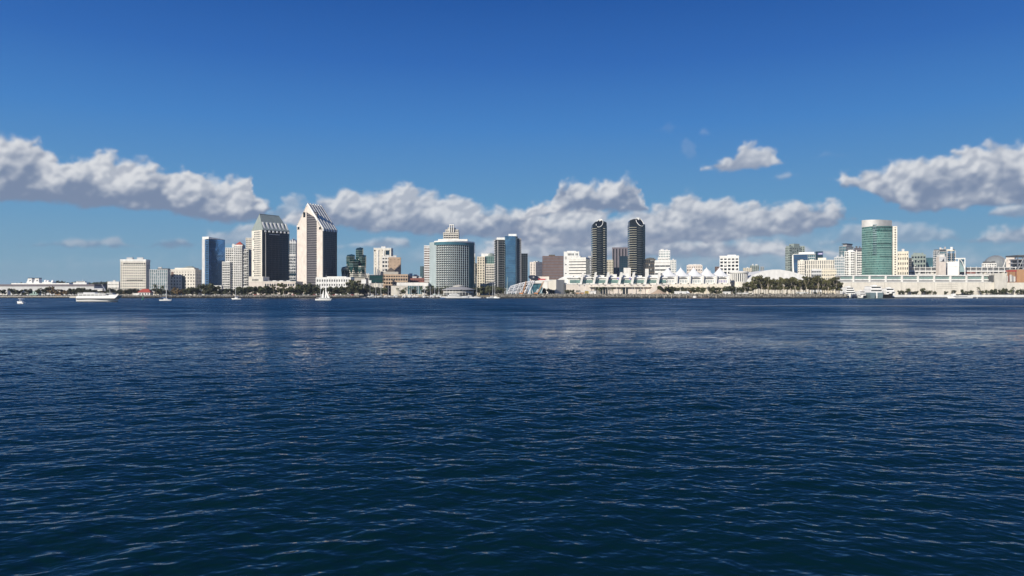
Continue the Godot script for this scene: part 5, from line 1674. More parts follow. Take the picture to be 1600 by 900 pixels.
# ---------------------------------------------------------------- the long hall on the middle shore
func convention_centre() -> void:
	var d := 1130.0
	var o := thing("convention_hall", "long white hall with green window band and leaning white buttresses", "building", Vector3(X(960, d), LAND, -d))
	var lx := func(px: float) -> float: return X(px, d) - X(960, d)
	var gy := func(py: float) -> float: return G(py, d)
	var b := MB.new(); b.box(lx.call(880), 0, -60, lx.call(1044), gy.call(444.5), 0); part("lower_wall", b, M.pink_cream, o)
	b = MB.new(); b.box(lx.call(888), gy.call(444.5) + 0.01, -58, lx.call(1044), gy.call(434.5), -9); part("upper_wall", b, M.white, o)
	b = MB.new(); b.box(lx.call(886), gy.call(434.5) + 0.01, -58.5, lx.call(1044.5), gy.call(432.5), -6.5); part("cornice", b, M.bright_white, o)
	b = MB.new(); b.box(lx.call(891), gy.call(442), -9.2, lx.call(1042), gy.call(437.2), -8.4); part("window_band", b, M.sea_glass, o)
	b = MB.new()
	for i in 104:
		var x: float = lx.call(891 + i * 1.45)
		b.box(x - 0.12, gy.call(442), -8.6, x + 0.12, gy.call(437.2), -8.15)
	part("mullion", b, M.pale_grey, o, true)
	b = MB.new(); b.box(lx.call(884), gy.call(444.5) + 0.02, -0.9, lx.call(1044), gy.call(443.6), 0.6); part("terrace_rail", b, M.bright_white, o)
	for px in [911.5, 931.5, 951.2, 971.5, 991.5, 1012.0, 1031.5]:
		b = MB.new(); b.extrude(PackedVector2Array([Vector2(lx.call(px - 5.2), gy.call(443.8)), Vector2(lx.call(px - 2.2), gy.call(443.8)), Vector2(lx.call(px + 1.4), gy.call(425)), Vector2(lx.call(px - 1.2), gy.call(425.3))]), -9, -1.0); part("buttress", b, M.white, o)
	# openings of the lower storey and a canopy
	for i in 7:
		b = MB.new(); var x: float = lx.call(929 + i * 4.4 + (22 if i > 4 else 0)); b.box(x, 0.6, -0.3, x + 3.6, gy.call(449.5), 0.15); part("opening", b, M.dark_glass, o)
	b = MB.new(); b.box(lx.call(920), gy.call(448.6), 0.02, lx.call(1022), gy.call(447.2), 5.0); part("canopy", b, M.pale_cream, o)
	for i in 8:
		b = MB.new(); var x: float = lx.call(921 + i * 14.0); b.tube(Vector3(x, 0, 4.5), Vector3(x, gy.call(448.6), 4.5), 0.35, 0.35); part("column", b, M.pale_cream, o)
	for q in [[897, 909, 430, "white"], [915, 923, 428.5, "pale_grey"], [934, 946, 429.5, "white"], [955, 966, 428, "white"], [975, 985, 426.5, "white"], [996, 1006, 430, "bright_white"], [1015, 1040, 429, "bright_white"]]:
		b = MB.new(); b.box(lx.call(q[0]), gy.call(432.5) + 0.02, -40, lx.call(q[1]), gy.call(q[2]), -16); part("roof_house", b, M[q[3]], o)
	for px in [906, 926, 953.5, 966.5, 985.5]:
		b = MB.new(); b.box(lx.call(px - 1.6), gy.call(436.2), -6.4, lx.call(px + 1.6), gy.call(433.6), -6.2); part("banner", b, M.violet_paint if px > 950 else M.dark_grey, o)
	# ramp at the right end and the stair
	b = MB.new(); b.extrude(PackedVector2Array([Vector2(lx.call(1008), 0), Vector2(lx.call(1034), 0), Vector2(lx.call(1030), gy.call(444.8)), Vector2(lx.call(1021), gy.call(444.8))]), 0.2, 9); part("stair", b, M.pink_cream, o)
	sites.append([884, 1044, "the hall with leaning buttresses"])
	# white block and vault at its left end
	o = thing("entrance_block", "white cubic block with vaulted roof at the left end of the hall", "building", Vector3(X(875, d), LAND, -d + 14))
	var d2 := d - 14
	lx = func(px: float) -> float: return X(px, d2) - X(875, d2)
	var s := site(856.5, 869, 882, 44, d2)
	b = MB.new(); b.T = Transform3D(Basis(Vector3.UP, s.turn), s.at - o.position); b.box(-s.w / 2, 0, -s.l / 2, s.w / 2, G(437, d2), s.l / 2); part("wall", b, M.pale_concrete, o)
	b = MB.new(); b.T = Transform3D(Basis(Vector3.UP, s.turn), s.at - o.position); b.box(-s.w * 0.36, 0, s.l / 2 - 0.2, s.w * 0.3, G(453, d2), s.l / 2 + 0.2); part("opening", b, M.dark_glass, o)
	b = MB.new()
	var vp := PackedVector2Array()
	for i in 13:
		var t := i / 12.0
		vp.push_back(Vector2(lx.call(866 + 30 * t), G(441 - 12.0 * sin(t * PI * 0.55), d2)))
	vp.push_back(Vector2(lx.call(896), 0)); vp.push_back(Vector2(lx.call(866), 0))
	b.extrude(vp, -60, -24); part("vault", b, M.bright_white, o)
	b = MB.new(); b.box(lx.call(881), 0, -22, lx.call(883), G(443, d2), -12); part("slot", b, M.dark_grey, o)
	# striped terrace building left of it
	o = thing("terrace_building", "small white terraced building with red awning behind the steel rings", "building", Vector3(X(850, 1170), LAND, -1170))
	b = MB.new(); b.box(-22, 0, -20, 6, G(440, 1170), 0); part("wall", b, M.white, o)
	b = MB.new(); b.box(-16, G(440, 1170) + 0.01, -18, 8, G(432, 1170), -2); part("upper_wall", b, M.pale_cream, o)
	b = MB.new(); b.box(-13, G(438, 1170), -2.2, 2, G(435.6, 1170), 2.0); part("awning", b, M.red_paint, o)
	for i in 5:
		b = MB.new(); b.box(-20 + i * 5, 3, -0.2, -17 + i * 5, 8, 0.15); part("window", b, M.dark_glass, o)
	tent_pavilion()
	vault_hall()

func tent_pavilion() -> void:
	var d := 1130.0
	var o := thing("tent_pavilion", "terraced pavilion under five white peaked fabric tents", "building", Vector3(X(1090, d), LAND, -d))
	var lx := func(px: float) -> float: return X(px, d) - X(1090, d)
	var gy := func(py: float) -> float: return G(py, d)
	var b := MB.new(); b.box(lx.call(1044.3), 0, -60, lx.call(1143), gy.call(447.5), 4); part("base", b, M.cream, o)
	b = MB.new(); b.box(lx.call(1044.3), gy.call(447.5) + 0.01, -56, lx.call(1143), gy.call(443.2), -3); part("terrace", b, M.pale_cream, o)
	b = MB.new(); b.box(lx.call(1044.3), gy.call(443.2) + 0.01, -50, lx.call(1142), gy.call(432.6), -7.5); part("wall", b, M.white, o)
	b = MB.new(); b.box(lx.call(1044.3), gy.call(449.6), 4.0, lx.call(1143), gy.call(448.8), 6.5); part("ledge", b, M.cream, o)
	for i in 5:
		var cx := 1048.5 + i * 20.6
		var hw: float = X(cx + 10.1, d) - X(cx, d)
		var x: float = lx.call(cx)
		# fabric: a sheet that rises to a peak with hollow flanks
		b = MB.new()
		var n := 14
		var hgt := func(u: float, w: float) -> float:
			var r := maxf(absf(u), absf(w)) * 0.5 + sqrt(u * u + w * w) * 0.5
			var p := pow(clampf(1.0 - r, 0.0, 1.0), 1.35)
			return lerpf(gy.call(427.2), gy.call(432.8), w * w) + (gy.call(417.2) - gy.call(427.2)) * p + 0.9 * (1 - u * u) * smoothstep(0.6, 1.0, absf(w))
		for iu in n:
			for iw in n:
				var u0 := -1 + 2.0 * iu / n; var u1 := -1 + 2.0 * (iu + 1) / n; var w0 := -1 + 2.0 * iw / n; var w1 := -1 + 2.0 * (iw + 1) / n
				b.q(Vector3(x + u0 * hw, hgt.call(u0, w0), -24 + w0 * 17), Vector3(x + u1 * hw, hgt.call(u1, w0), -24 + w0 * 17), Vector3(x + u1 * hw, hgt.call(u1, w1), -24 + w1 * 17), Vector3(x + u0 * hw, hgt.call(u0, w1), -24 + w1 * 17), Vector3.UP)
		var tent := part("tent", b, M.tent_fabric, o)
		b = MB.new(); b.tube(Vector3(x, gy.call(418.5), -24), Vector3(x, gy.call(416.0), -24), 0.4, 0.2); part("mast_tip", b, M.steel_white, tent)
		# dark arched opening below
		b = MB.new()
		var ar := PackedVector2Array()
		for k in 9:
			var f := PI * k / 8.0
			ar.push_back(Vector2(x + hw * 0.70 * cos(f), gy.call(435.6) + 2.4 * sin(f)))
		b.extrude(ar, -7.7, -7.2); part("arch_opening", b, M.dark_grey, o)
		for k in 6:
			b = MB.new(); var wx := x - hw * 0.7 + k * hw * 0.25; b.box(wx, gy.call(441.4), -7.7, wx + hw * 0.10, gy.call(437.6), -7.35); part("window", b, M.pale_glass if i != 4 else M.violet_paint, o)
		b = MB.new(); b.extrude(PackedVector2Array([Vector2(x + hw - 2.4, gy.call(443.2)), Vector2(x + hw + 0.5, gy.call(443.2)), Vector2(x + hw + 1.6, gy.call(429.5)), Vector2(x + hw + 0.2, gy.call(429.5))]), -10, -3.1); part("buttress", b, M.white, o)
	sites.append([1044, 1141, "the tent-roofed pavilion"])

func vault_hall() -> void:
	var d := 1150.0
	var o := thing("vaulted_hall", "white hall with a long low curved roof behind the grove", "building", Vector3(X(1205, d), LAND, -d))
	var lx := func(px: float) -> float: return X(px, d) - X(1205, d)
	var prof := [[1163, 440], [1170, 435], [1180, 428], [1192, 423.4], [1206, 421.3], [1218, 421.2], [1232, 423.5], [1246, 427.2], [1258, 431], [1266, 435.5]]
	var p := PackedVector2Array()
	for q in prof:
		p.push_back(Vector2(lx.call(q[0]), G(q[1], d)))
	p.push_back(Vector2(lx.call(1266), G(438, d))); p.push_back(Vector2(lx.call(1163), G(442, d)))
	var b := MB.new(); b.extrude(p, -70, 2); part("roof", b, M.bright_white, o)
	b = MB.new(); b.box(lx.call(1167), 0, -66, lx.call(1264), G(437.5, d), -1); part("wall", b, M.pale_cream, o)
	# round drum at its left with upright slats
	o = thing("drum_building", "round white drum with upright slats beside the vaulted hall", "building", Vector3(X(1157, d), LAND, -d + 6))
	var r := X(1170, d) - X(1156, d)
	b = MB.new(); b.lathe(PackedVector2Array([Vector2(r, 0), Vector2(r, G(441, d)), Vector2(r * 0.99, G(441, d))]), 32, Vector3(0, 0, -r)); part("base", b, M.pale_cream, o)
	b = MB.new(); b.lathe(PackedVector2Array([Vector2(r * 0.9, G(441, d)), Vector2(r * 0.9, G(426.5, d))]), 32, Vector3(0, 0, -r)); part("glazing", b, M.grey_glass, o)
	b = MB.new(); b.lathe(PackedVector2Array([Vector2(r * 1.0, G(427.5, d)), Vector2(r * 1.08, G(425.8, d)), Vector2(r * 1.04, G(424.4, d)), Vector2(0.01, G(422.6, d))]), 32, Vector3(0, 0, -r)); part("roof", b, M.white, o)
	b = MB.new(); b.lathe(PackedVector2Array([Vector2(r * 0.97, G(441.5, d)), Vector2(r * 1.02, G(441, d)), Vector2(r * 1.02, G(440, d)), Vector2(r * 0.9, G(440, d))]), 32, Vector3(0, 0, -r)); part("sill", b, M.white, o)
	for i in 13:
		b = MB.new(); var f := PI * (i + 0.5) / 13.0
		b.T = Transform3D(Basis(Vector3.UP, -f + PI / 2), Vector3(cos(f) * r * 0.94, 0, -r + sin(f) * r * 0.94))
		b.box(-0.8, G(440.5, d), -0.5, 0.8, G(427, d), 0.6); part("slat", b, M.white, o)
	sites.append([1143, 1266, "the vaulted white hall"])

# ---------------------------------------------------------------- right part of the skyline
func right_side() -> void:
	var b: MB
	var o := tower("apartment_tower", "grey-beige tower with stepped top at the left of the right group", "the grey-beige tower", 1227, 1234.5, 1258, 62, 1620, 386, "green_grey", "dark_glass", {"nf": 20, "nx": 4, "nz": 5, "band": 0.42, "pier": 0.42, "plant": 0, "blinds": 0.3, "deep": 34})
	var w: float = o.get_meta("_w"); var h: float = o.get_meta("_h"); var l: float = o.get_meta("_l")
	b = MB.new(); b.box(-w * 0.2, h + 0.1, -l * 0.4, w * 0.4, h + 8, l * 0.1); part("roof_house", b, M.green_grey, o)
	b = MB.new(); b.box(-w * 0.45, h + 0.1, l * 0.15, w * 0.2, h + 3, l * 0.45); part("roof_house", b, M.green_grey, o)
	o = thing("apartment_tower", "wide upper part of the grey-beige tower, stepping down to the right", "building", Vector3(X(1246, 1640), LAND, -1640))
	var lx := front(o, 1246, 1640)
	storeys(o, lx.call(1233), lx.call(1247), -20, 0, 0, G(381, 1640), 24, 4, 4, M.green_grey, M.grey_glass, 0.4, 0.4, 0.8, 0.3)
	storeys(o, lx.call(1247.1), lx.call(1257.5), -20, -1, 0, G(384.5, 1640), 23, 3, 4, M.green_grey, M.grey_glass, 0.4, 0.4, 0.8, 0.3)
	# blue glass office with a white curved edge
	var d := 1400.0
	o = thing("office_block", "dark blue glass office with a white sweeping left edge", "building", Vector3(X(1257, d), LAND, -d))
	lx = front(o, 1257, d)
	b = MB.new(); b.box(lx.call(1240), 0, -30, lx.call(1262), G(397.5, d), 0); part("glazing", b, M.deep_blue_glass, o)
	b = MB.new()
	for k in 14:
		b.box(lx.call(1240.5), k * 5.6, -1, lx.call(1262), k * 5.6 + 0.8, 0.18)
	part("floor_line", b, M.navy_paint, o, true)
	b = MB.new(); b.extrude(PackedVector2Array([Vector2(lx.call(1243), 0), Vector2(lx.call(1240.2), G(415, d)), Vector2(lx.call(1239.6), G(398, d)), Vector2(lx.call(1237.8), G(398, d)), Vector2(lx.call(1237.6), G(410, d)), Vector2(lx.call(1240), 0)]), -30, 1.0); part("white_edge", b, M.bright_white, o)
	b = MB.new(); b.box(lx.call(1239), G(397.5, d) + 0.02, -30.5, lx.call(1274), G(396.6, d), 0.6); part("parapet", b, M.bright_white, o)
	b = MB.new(); b.box(lx.call(1248), G(396.6, d) + 0.03, -24, lx.call(1272), G(393.8, d), -3); part("roof_house", b, M.bright_white, o)
	storeys(o, lx.call(1262.1), lx.call(1274), -30, -1, 0, G(397.5, d), 13, 4, 5, M.pale_grey, M.teal_glass, 0.2, 0.12, 0.4, 0.0)
	b = MB.new(); b.box(lx.call(1274.2), 0, -34, lx.call(1286), G(393, d), -6); part("navy_wing", b, M.navy_glass, o)
	b = MB.new(); b.box(lx.call(1278), G(398.2, d), -6.2, lx.call(1285.5), G(395.2, d), -5.6); part("sign_panel", b, M.violet_paint, o)
	b = MB.new(); b.box(lx.call(1279.5), G(397.2, d), -5.59, lx.call(1284.5), G(396.3, d), -5.4); part("sign_strip", b, M.bright_white, o)
	# cream hotel in three blocks
	d = 1300.0
	o = thing("hotel_block", "broad cream hotel with rows of small windows below the blue office", "building", Vector3(X(1280, d), LAND, -d))
	lx = front(o, 1280, d)
	storeys(o, lx.call(1246.5), lx.call(1257.5), -26, 0, 0, G(406.5, d), 14, 4, 5, M.pale_cream, M.grey_glass, 0.5, 0.5, 0.5, 0.1)
	storeys(o, lx.call(1257.6), lx.call(1304), -28, -3, 0, G(406.2, d), 8, 16, 5, M.pale_cream, M.grey_glass, 0.14, 0.58, 0.6, 0.1)
	storeys(o, lx.call(1284), lx.call(1307), -30, 4, 0, G(421.5, d), 7, 8, 5, M.cream, M.grey_glass, 0.5, 0.5, 0.5, 0.1)
	storeys(o, lx.call(1268), lx.call(1283.9), -30, 3, 0, G(420.5, d), 6, 6, 5, M.pale_grey, M.dark_glass, 0.45, 0.25, 0.6, 0.1)
	for q in [[1250, 1255, 405.0], [1278, 1291, 402.5], [1265, 1272, 404.8]]:
		b = MB.new(); b.box(lx.call(q[0]), G(406.2, d) + 0.1, -22, lx.call(q[1]), G(q[2], d), -8); part("roof_house", b, M.pale_cream, o)
	sites.append([1246, 1304, "the broad cream hotel"])
	tower("apartment_tower", "pale grey-green flats between the cream hotel and the white flats", "", 1303.5, 1320.5, 1320.5, 0, 1480, 401.5, "pale_grey", "teal_glass", {"nf": 14, "nx": 5, "band": 0.4, "pier": 0.35, "plant": 2, "deep": 24, "mast": 26.0})
	o = tower("office_tower", "grey-blue glass tower with a black rooftop behind the white flats", "the grey-blue glass tower", 1311, 1322, 1337, 50, 1600, 384.5, "grey", "teal_glass", {"nf": 19, "nx": 4, "nz": 6, "band": 0.18, "pier": 0.1, "plant": 0, "blinds": 0.1, "deep": 34})
	w = o.get_meta("_w"); h = o.get_meta("_h"); l = o.get_meta("_l")
	b = MB.new(); b.box(-w * 0.1, h + 0.2, -l * 0.35, w * 0.45, h + 4.5, l * 0.35); part("roof_house", b, M.grey, o)
	b = MB.new(); b.box(-w * 0.2, h + 4.51, -l * 0.42, w * 0.5, h + 6, l * 0.42); part("roof_rim", b, M.black_paint, o)
	tower("office_tower", "dark purplish block between the grey-blue tower and the green curved hotel", "", 1334.5, 1347, 1347, 0, 1650, 387, "purple_grey", "dark_glass", {"nx": 4, "band": 0.35, "pier": 0.3, "plant": 2, "plant_mat": "dark_grey", "deep": 24})
	# white flats
	d = 1330.0
	o = thing("apartment_tower", "white balconied flats just left of the green curved hotel", "building", Vector3(X(1333, d), LAND, -d))
	lx = front(o, 1333, d)
	storeys(o, lx.call(1319.5), lx.call(1336), -24, 0, 0, G(392.5, d), 18, 5, 5, M.bright_white, M.dark_glass, 0.34, 0.30, 1.2, 0.15)
	storeys(o, lx.call(1336.1), lx.call(1348), -26, -2, 0, G(393.5, d), 18, 4, 5, M.bright_white, M.dark_glass, 0.34, 0.22, 1.4, 0.15)
	b = MB.new(); b.box(lx.call(1327), 0, -1, lx.call(1328.6), G(391, d), 1.2); b.box(lx.call(1337.5), 0, -1, lx.call(1339), G(391, d), 1.0); part("pilaster", b, M.bright_white, o)
	b = MB.new(); b.box(lx.call(1325), G(392.5, d) + 0.1, -16, lx.call(1333), G(390, d), -6); part("roof_house", b, M.white, o)
	sites.append([1319, 1347, "the white balconied flats"])
	green_hotel()
	# cream wing right of the green hotel
	o = tower("hotel_wing", "lower cream wing with pairs of dark windows right of the green hotel", "the cream wing", 1402.5, 1419.5, 1419.5, 0, 1208, 392.5, "cream", "dark_glass", {"nf": 9, "nx": 5, "band": 0.5, "pier": 0.55, "plant": 1, "blinds": 0.0, "deep": 22})
	tower("office_block", "narrow dark block right of the cream wing", "", 1419.8, 1424.5, 1424.5, 0, 1500, 403, "dark_grey", "black_glass", {"plant": 0, "deep": 20, "blinds": 0.0})
	tower("office_block", "grey-green block with deep balcony slots", "", 1424, 1446.5, 1446.5, 0, 1520, 397.5, "green_grey", "dark_glass", {"nf": 9, "nx": 5, "band": 0.4, "pier": 0.35, "proud": 1.0, "plant": 3, "plant_mat": "green_grey", "deep": 28})
	tower("office_block", "plain dark teal glass block between the grey-green block and the site", "", 1446.8, 1461, 1461, 0, 1560, 402.5, "dark_grey", "teal_glass", {"band": 0.06, "pier": 0.05, "proud": 0.15, "plant": 0, "blinds": 0.0, "deep": 24})
	building_site()
	# upper terraces
	d = 1260.0
	o = thing("car_park_deck", "white terraced decks with open rails above the long quay hall", "building", Vector3(X(1505, d), LAND, -d))
	lx = func(px: float) -> float: return X(px, d) - X(1505, d)
	b = MB.new(); b.box(lx.call(1419), 0, -60, lx.call(1590), G(429.5, d), -2); part("wall", b, M.white, o)
	for q in [[418.2, 417.6], [424.8, 422.6], [429.4, 427.6]]:
		b = MB.new(); b.box(lx.call(1419), G(q[0], d), -50, lx.call(1589), G(q[1], d), 0); part("deck", b, M.bright_white, o)
	b = MB.new(); b.box(lx.call(1419.5), G(429.4, d), -44, lx.call(1588), G(417.4, d), -8); part("back_wall", b, M.pale_grey, o)
	for i in 20:
		b = MB.new(); var x: float = lx.call(1420 + i * 8.8); b.box(x - 0.22, G(429.4, d), -1.2, x + 0.22, G(416.6, d), 0.3); part("post", b, M.bright_white, o)
	for i in 24:
		b = MB.new(); var x: float = lx.call(1422 + i * 6.9); b.box(x, G(428, d), -7.8, x + 3.6, G(425.4, d), -1.8); part("bay", b, [M.grey, M.dark_grey, M.pale_grey, M.pale_concrete][(i * 7) % 4], o)
	b = MB.new(); b.box(lx.call(1505), G(427.6, d), -1.9, lx.call(1524), G(425.2, d), 0.2); part("red_panel", b, M.brick_red, o)
	for px in [1421, 1438, 1500, 1507]:
		pass
	sites.append([1419, 1590, "the white terraced decks"])
	# cream pylon with a dark sail emblem
	d = 1240.0
	o = thing("sign_tower", "pinkish cream pylon with a dark sail emblem near its top", "tower", Vector3(X(1472.5, d), LAND, -d))
	b = MB.new(); b.box(X(1467, d) - X(1472.5, d), 0, -9, X(1478, d) - X(1472.5, d), G(401, d), 0); part("shaft", b, M.pink_cream, o)
	b = MB.new(); b.box(-4.2, G(401, d) + 0.01, -8, 4.2, G(397.5, d), -1); part("cap", b, M.white, o)
	b = MB.new(); b.box(-5.4, G(409, d), 0.0, 5.6, G(401.6, d), 0.25); part("sign_panel", b, M.pale_grey, o)
	b = MB.new(); b.extrude(PackedVector2Array([Vector2(-1.2, G(408, d)), Vector2(2.9, G(408, d)), Vector2(2.4, G(403.6, d)), Vector2(1.2, G(405.4, d))]), 0.26, 0.45); b.extrude(PackedVector2Array([Vector2(-3.4, G(408.4, d)), Vector2(3.6, G(408.4, d)), Vector2(2.8, G(408.9, d)), Vector2(-2.4, G(408.9, d))]), 0.26, 0.45); part("sail_emblem", b, M.navy_paint, o)
	# white boxy halls
	d = 1250.0
	o = thing("white_hall", "white box hall with an arched frame beside the sail pylon", "building", Vector3(X(1494, d), LAND, -d))
	lx = front(o, 1494, d)
	b = MB.new(); b.box(lx.call(1479), 0, -30, lx.call(1497), G(408.5, d), 0); part("box", b, M.bright_white, o)
	b = MB.new(); b.box(lx.call(1479.5), G(417, d), -0.2, lx.call(1496), G(416.2, d), 0.3); part("seam", b, M.pale_grey, o)
	b = MB.new(); b.box(lx.call(1499), G(425, d), -28, lx.call(1507), G(404.8, d), -8); part("glazing", b, M.pale_glass, o)
	b = MB.new()
	for q in [[1497.3, 1498.8], [1507.0, 1508.4]]:
		b.box(lx.call(q[0]), 0, -3, lx.call(q[1]), G(404.6, d), 0)
	b.box(lx.call(1492), G(404.6, d), -3, lx.call(1508.4), G(403.2, d), 0)
	part("frame", b, M.bright_white, o)
	b = MB.new(); var prev := Vector3.ZERO
	for i in 9:
		var t := i / 8.0
		var p := Vector3(lx.call(lerpf(1498.5, 1507.4, t)), lerpf(G(405, d), G(421, d), t * t), -1.5)
		if i: b.tube(prev, p, 0.7, 0.7)
		prev = p
	part("arch_rib", b, M.bright_white, o)
	# grey dome
	d = 1650.0
	o = thing("dome", "grey metal dome at the right, behind low white roofs", "building", Vector3(X(1555.5, d), LAND, -d))
	var r := X(1571.5, d) - X(1555.5, d)
	var prof := PackedVector2Array([Vector2(r, 0), Vector2(r, G(414, d))])
	for i in range(1, 11):
		var f := PI / 2 * i / 10.0
		prof.push_back(Vector2(maxf(r * cos(f), 0.01), G(414, d) + (G(399.3, d) - G(414, d)) * sin(f)))
	b = MB.new(); b.lathe(prof, 36); part("shell", b, M.dome_metal, o)
	for i in 9:
		b = MB.new(); var pv := Vector3.ZERO
		var g := PI * (i + 0.5) / 9.0
		for k in 9:
			var f := PI / 2 * k / 8.6
			var p := Vector3(cos(g) * r * 1.01 * cos(f), G(414, d) + (G(399.3, d) - G(414, d)) * sin(f) * 1.01, sin(g) * r * 1.01 * cos(f))
			if k: b.tube(pv, p, 0.35, 0.35, 4)
			pv = p
		part("rib", b, M.steel_grey, o)
	tower("roof_block", "low white building with dark roof gear in front of the grey dome", "", 1534, 1557, 1557, 0, 1420, 411, "white", "grey_glass", {"nf": 12, "nx": 6, "plant": 4, "plant_mat": "dark_grey", "deep": 20})
	o = tower("office_block", "blank pinkish block right of the grey dome", "the blank pinkish block", 1572, 1585, 1589, 40, 1480, 401, "pink_cream", "white", {"nf": 8, "nx": 3, "band": 0.94, "pier": 0.8, "plant": 0, "blinds": 0.0, "deep": 22})
	b = MB.new()
	var pv2 := Vector3(-16, 0, 2)
	for i in 8:
		var p := Vector3(-16 + 7 * sin(i * 0.22), 50 + i * 3.2, 2)
		if i: b.tube(pv2, p, 1.2, 1.0, 6)
		pv2 = p
	part("white_fin", b, M.bright_white, o)
	# dark steel frame at the edge, orange wall
	d = 1330.0
	o = thing("stadium_frame", "dark steel-framed stand at the right edge of the view", "stadium", Vector3(X(1600, d), LAND, -d))
	lx = func(px: float) -> float: return X(px, d) - X(1600, d)
	b = MB.new(); b.box(lx.call(1588.5), G(401, d), -30, lx.call(1640), G(398.5, d), 2); part("roof", b, M.dark_grey, o)
	for i in 6:
		b = MB.new(); var x: float = lx.call(1590 + i * 8.0); b.box(x, 0, -1.5, x + 1.6, G(401, d), 0); part("column", b, M.steel_grey, o)
	for k in 4:
		b = MB.new(); b.box(lx.call(1590), G(424 - k * 6.0, d), -24, lx.call(1640), G(422.6 - k * 6.0, d), -0.3); part("tier", b, M.grey, o)
	b = MB.new(); b.box(lx.call(1594), 0, -26, lx.call(1640), G(404, d), -22); part("back_wall", b, M.pale_grey, o)
	b = MB.new()
	for i in 5:
		b.tube(Vector3(lx.call(1590 + i * 8.0), G(424, d), -0.2), Vector3(lx.call(1598 + i * 8.0), G(406, d), -0.2), 0.6, 0.6, 5)
	part("brace", b, M.steel_grey, o)
	o = thing("orange_building", "orange-brown wall block at the right edge above the quay", "building", Vector3(X(1600, 1215), LAND, -1215))
	b = MB.new(); b.box(X(1589, 1215) - X(1600, 1215), 0, -24, 60, G(421.5, 1215), 0); part("wall", b, M.orange_tan, o)
	b = MB.new(); b.box(X(1588.6, 1215) - X(1600, 1215), G(421.5, 1215) + 0.01, -24.4, 60.4, G(420.7, 1215), 0.4); part("coping", b, M.tan, o)
	# far low roofs between site and dome
	tower("office_block", "far low bluish block between the white hall and the dome", "", 1509, 1534, 1534, 0, 2100, 419.5, "pale_grey", "teal_glass", {"plant": 3, "deep": 24})
	quay_hall()

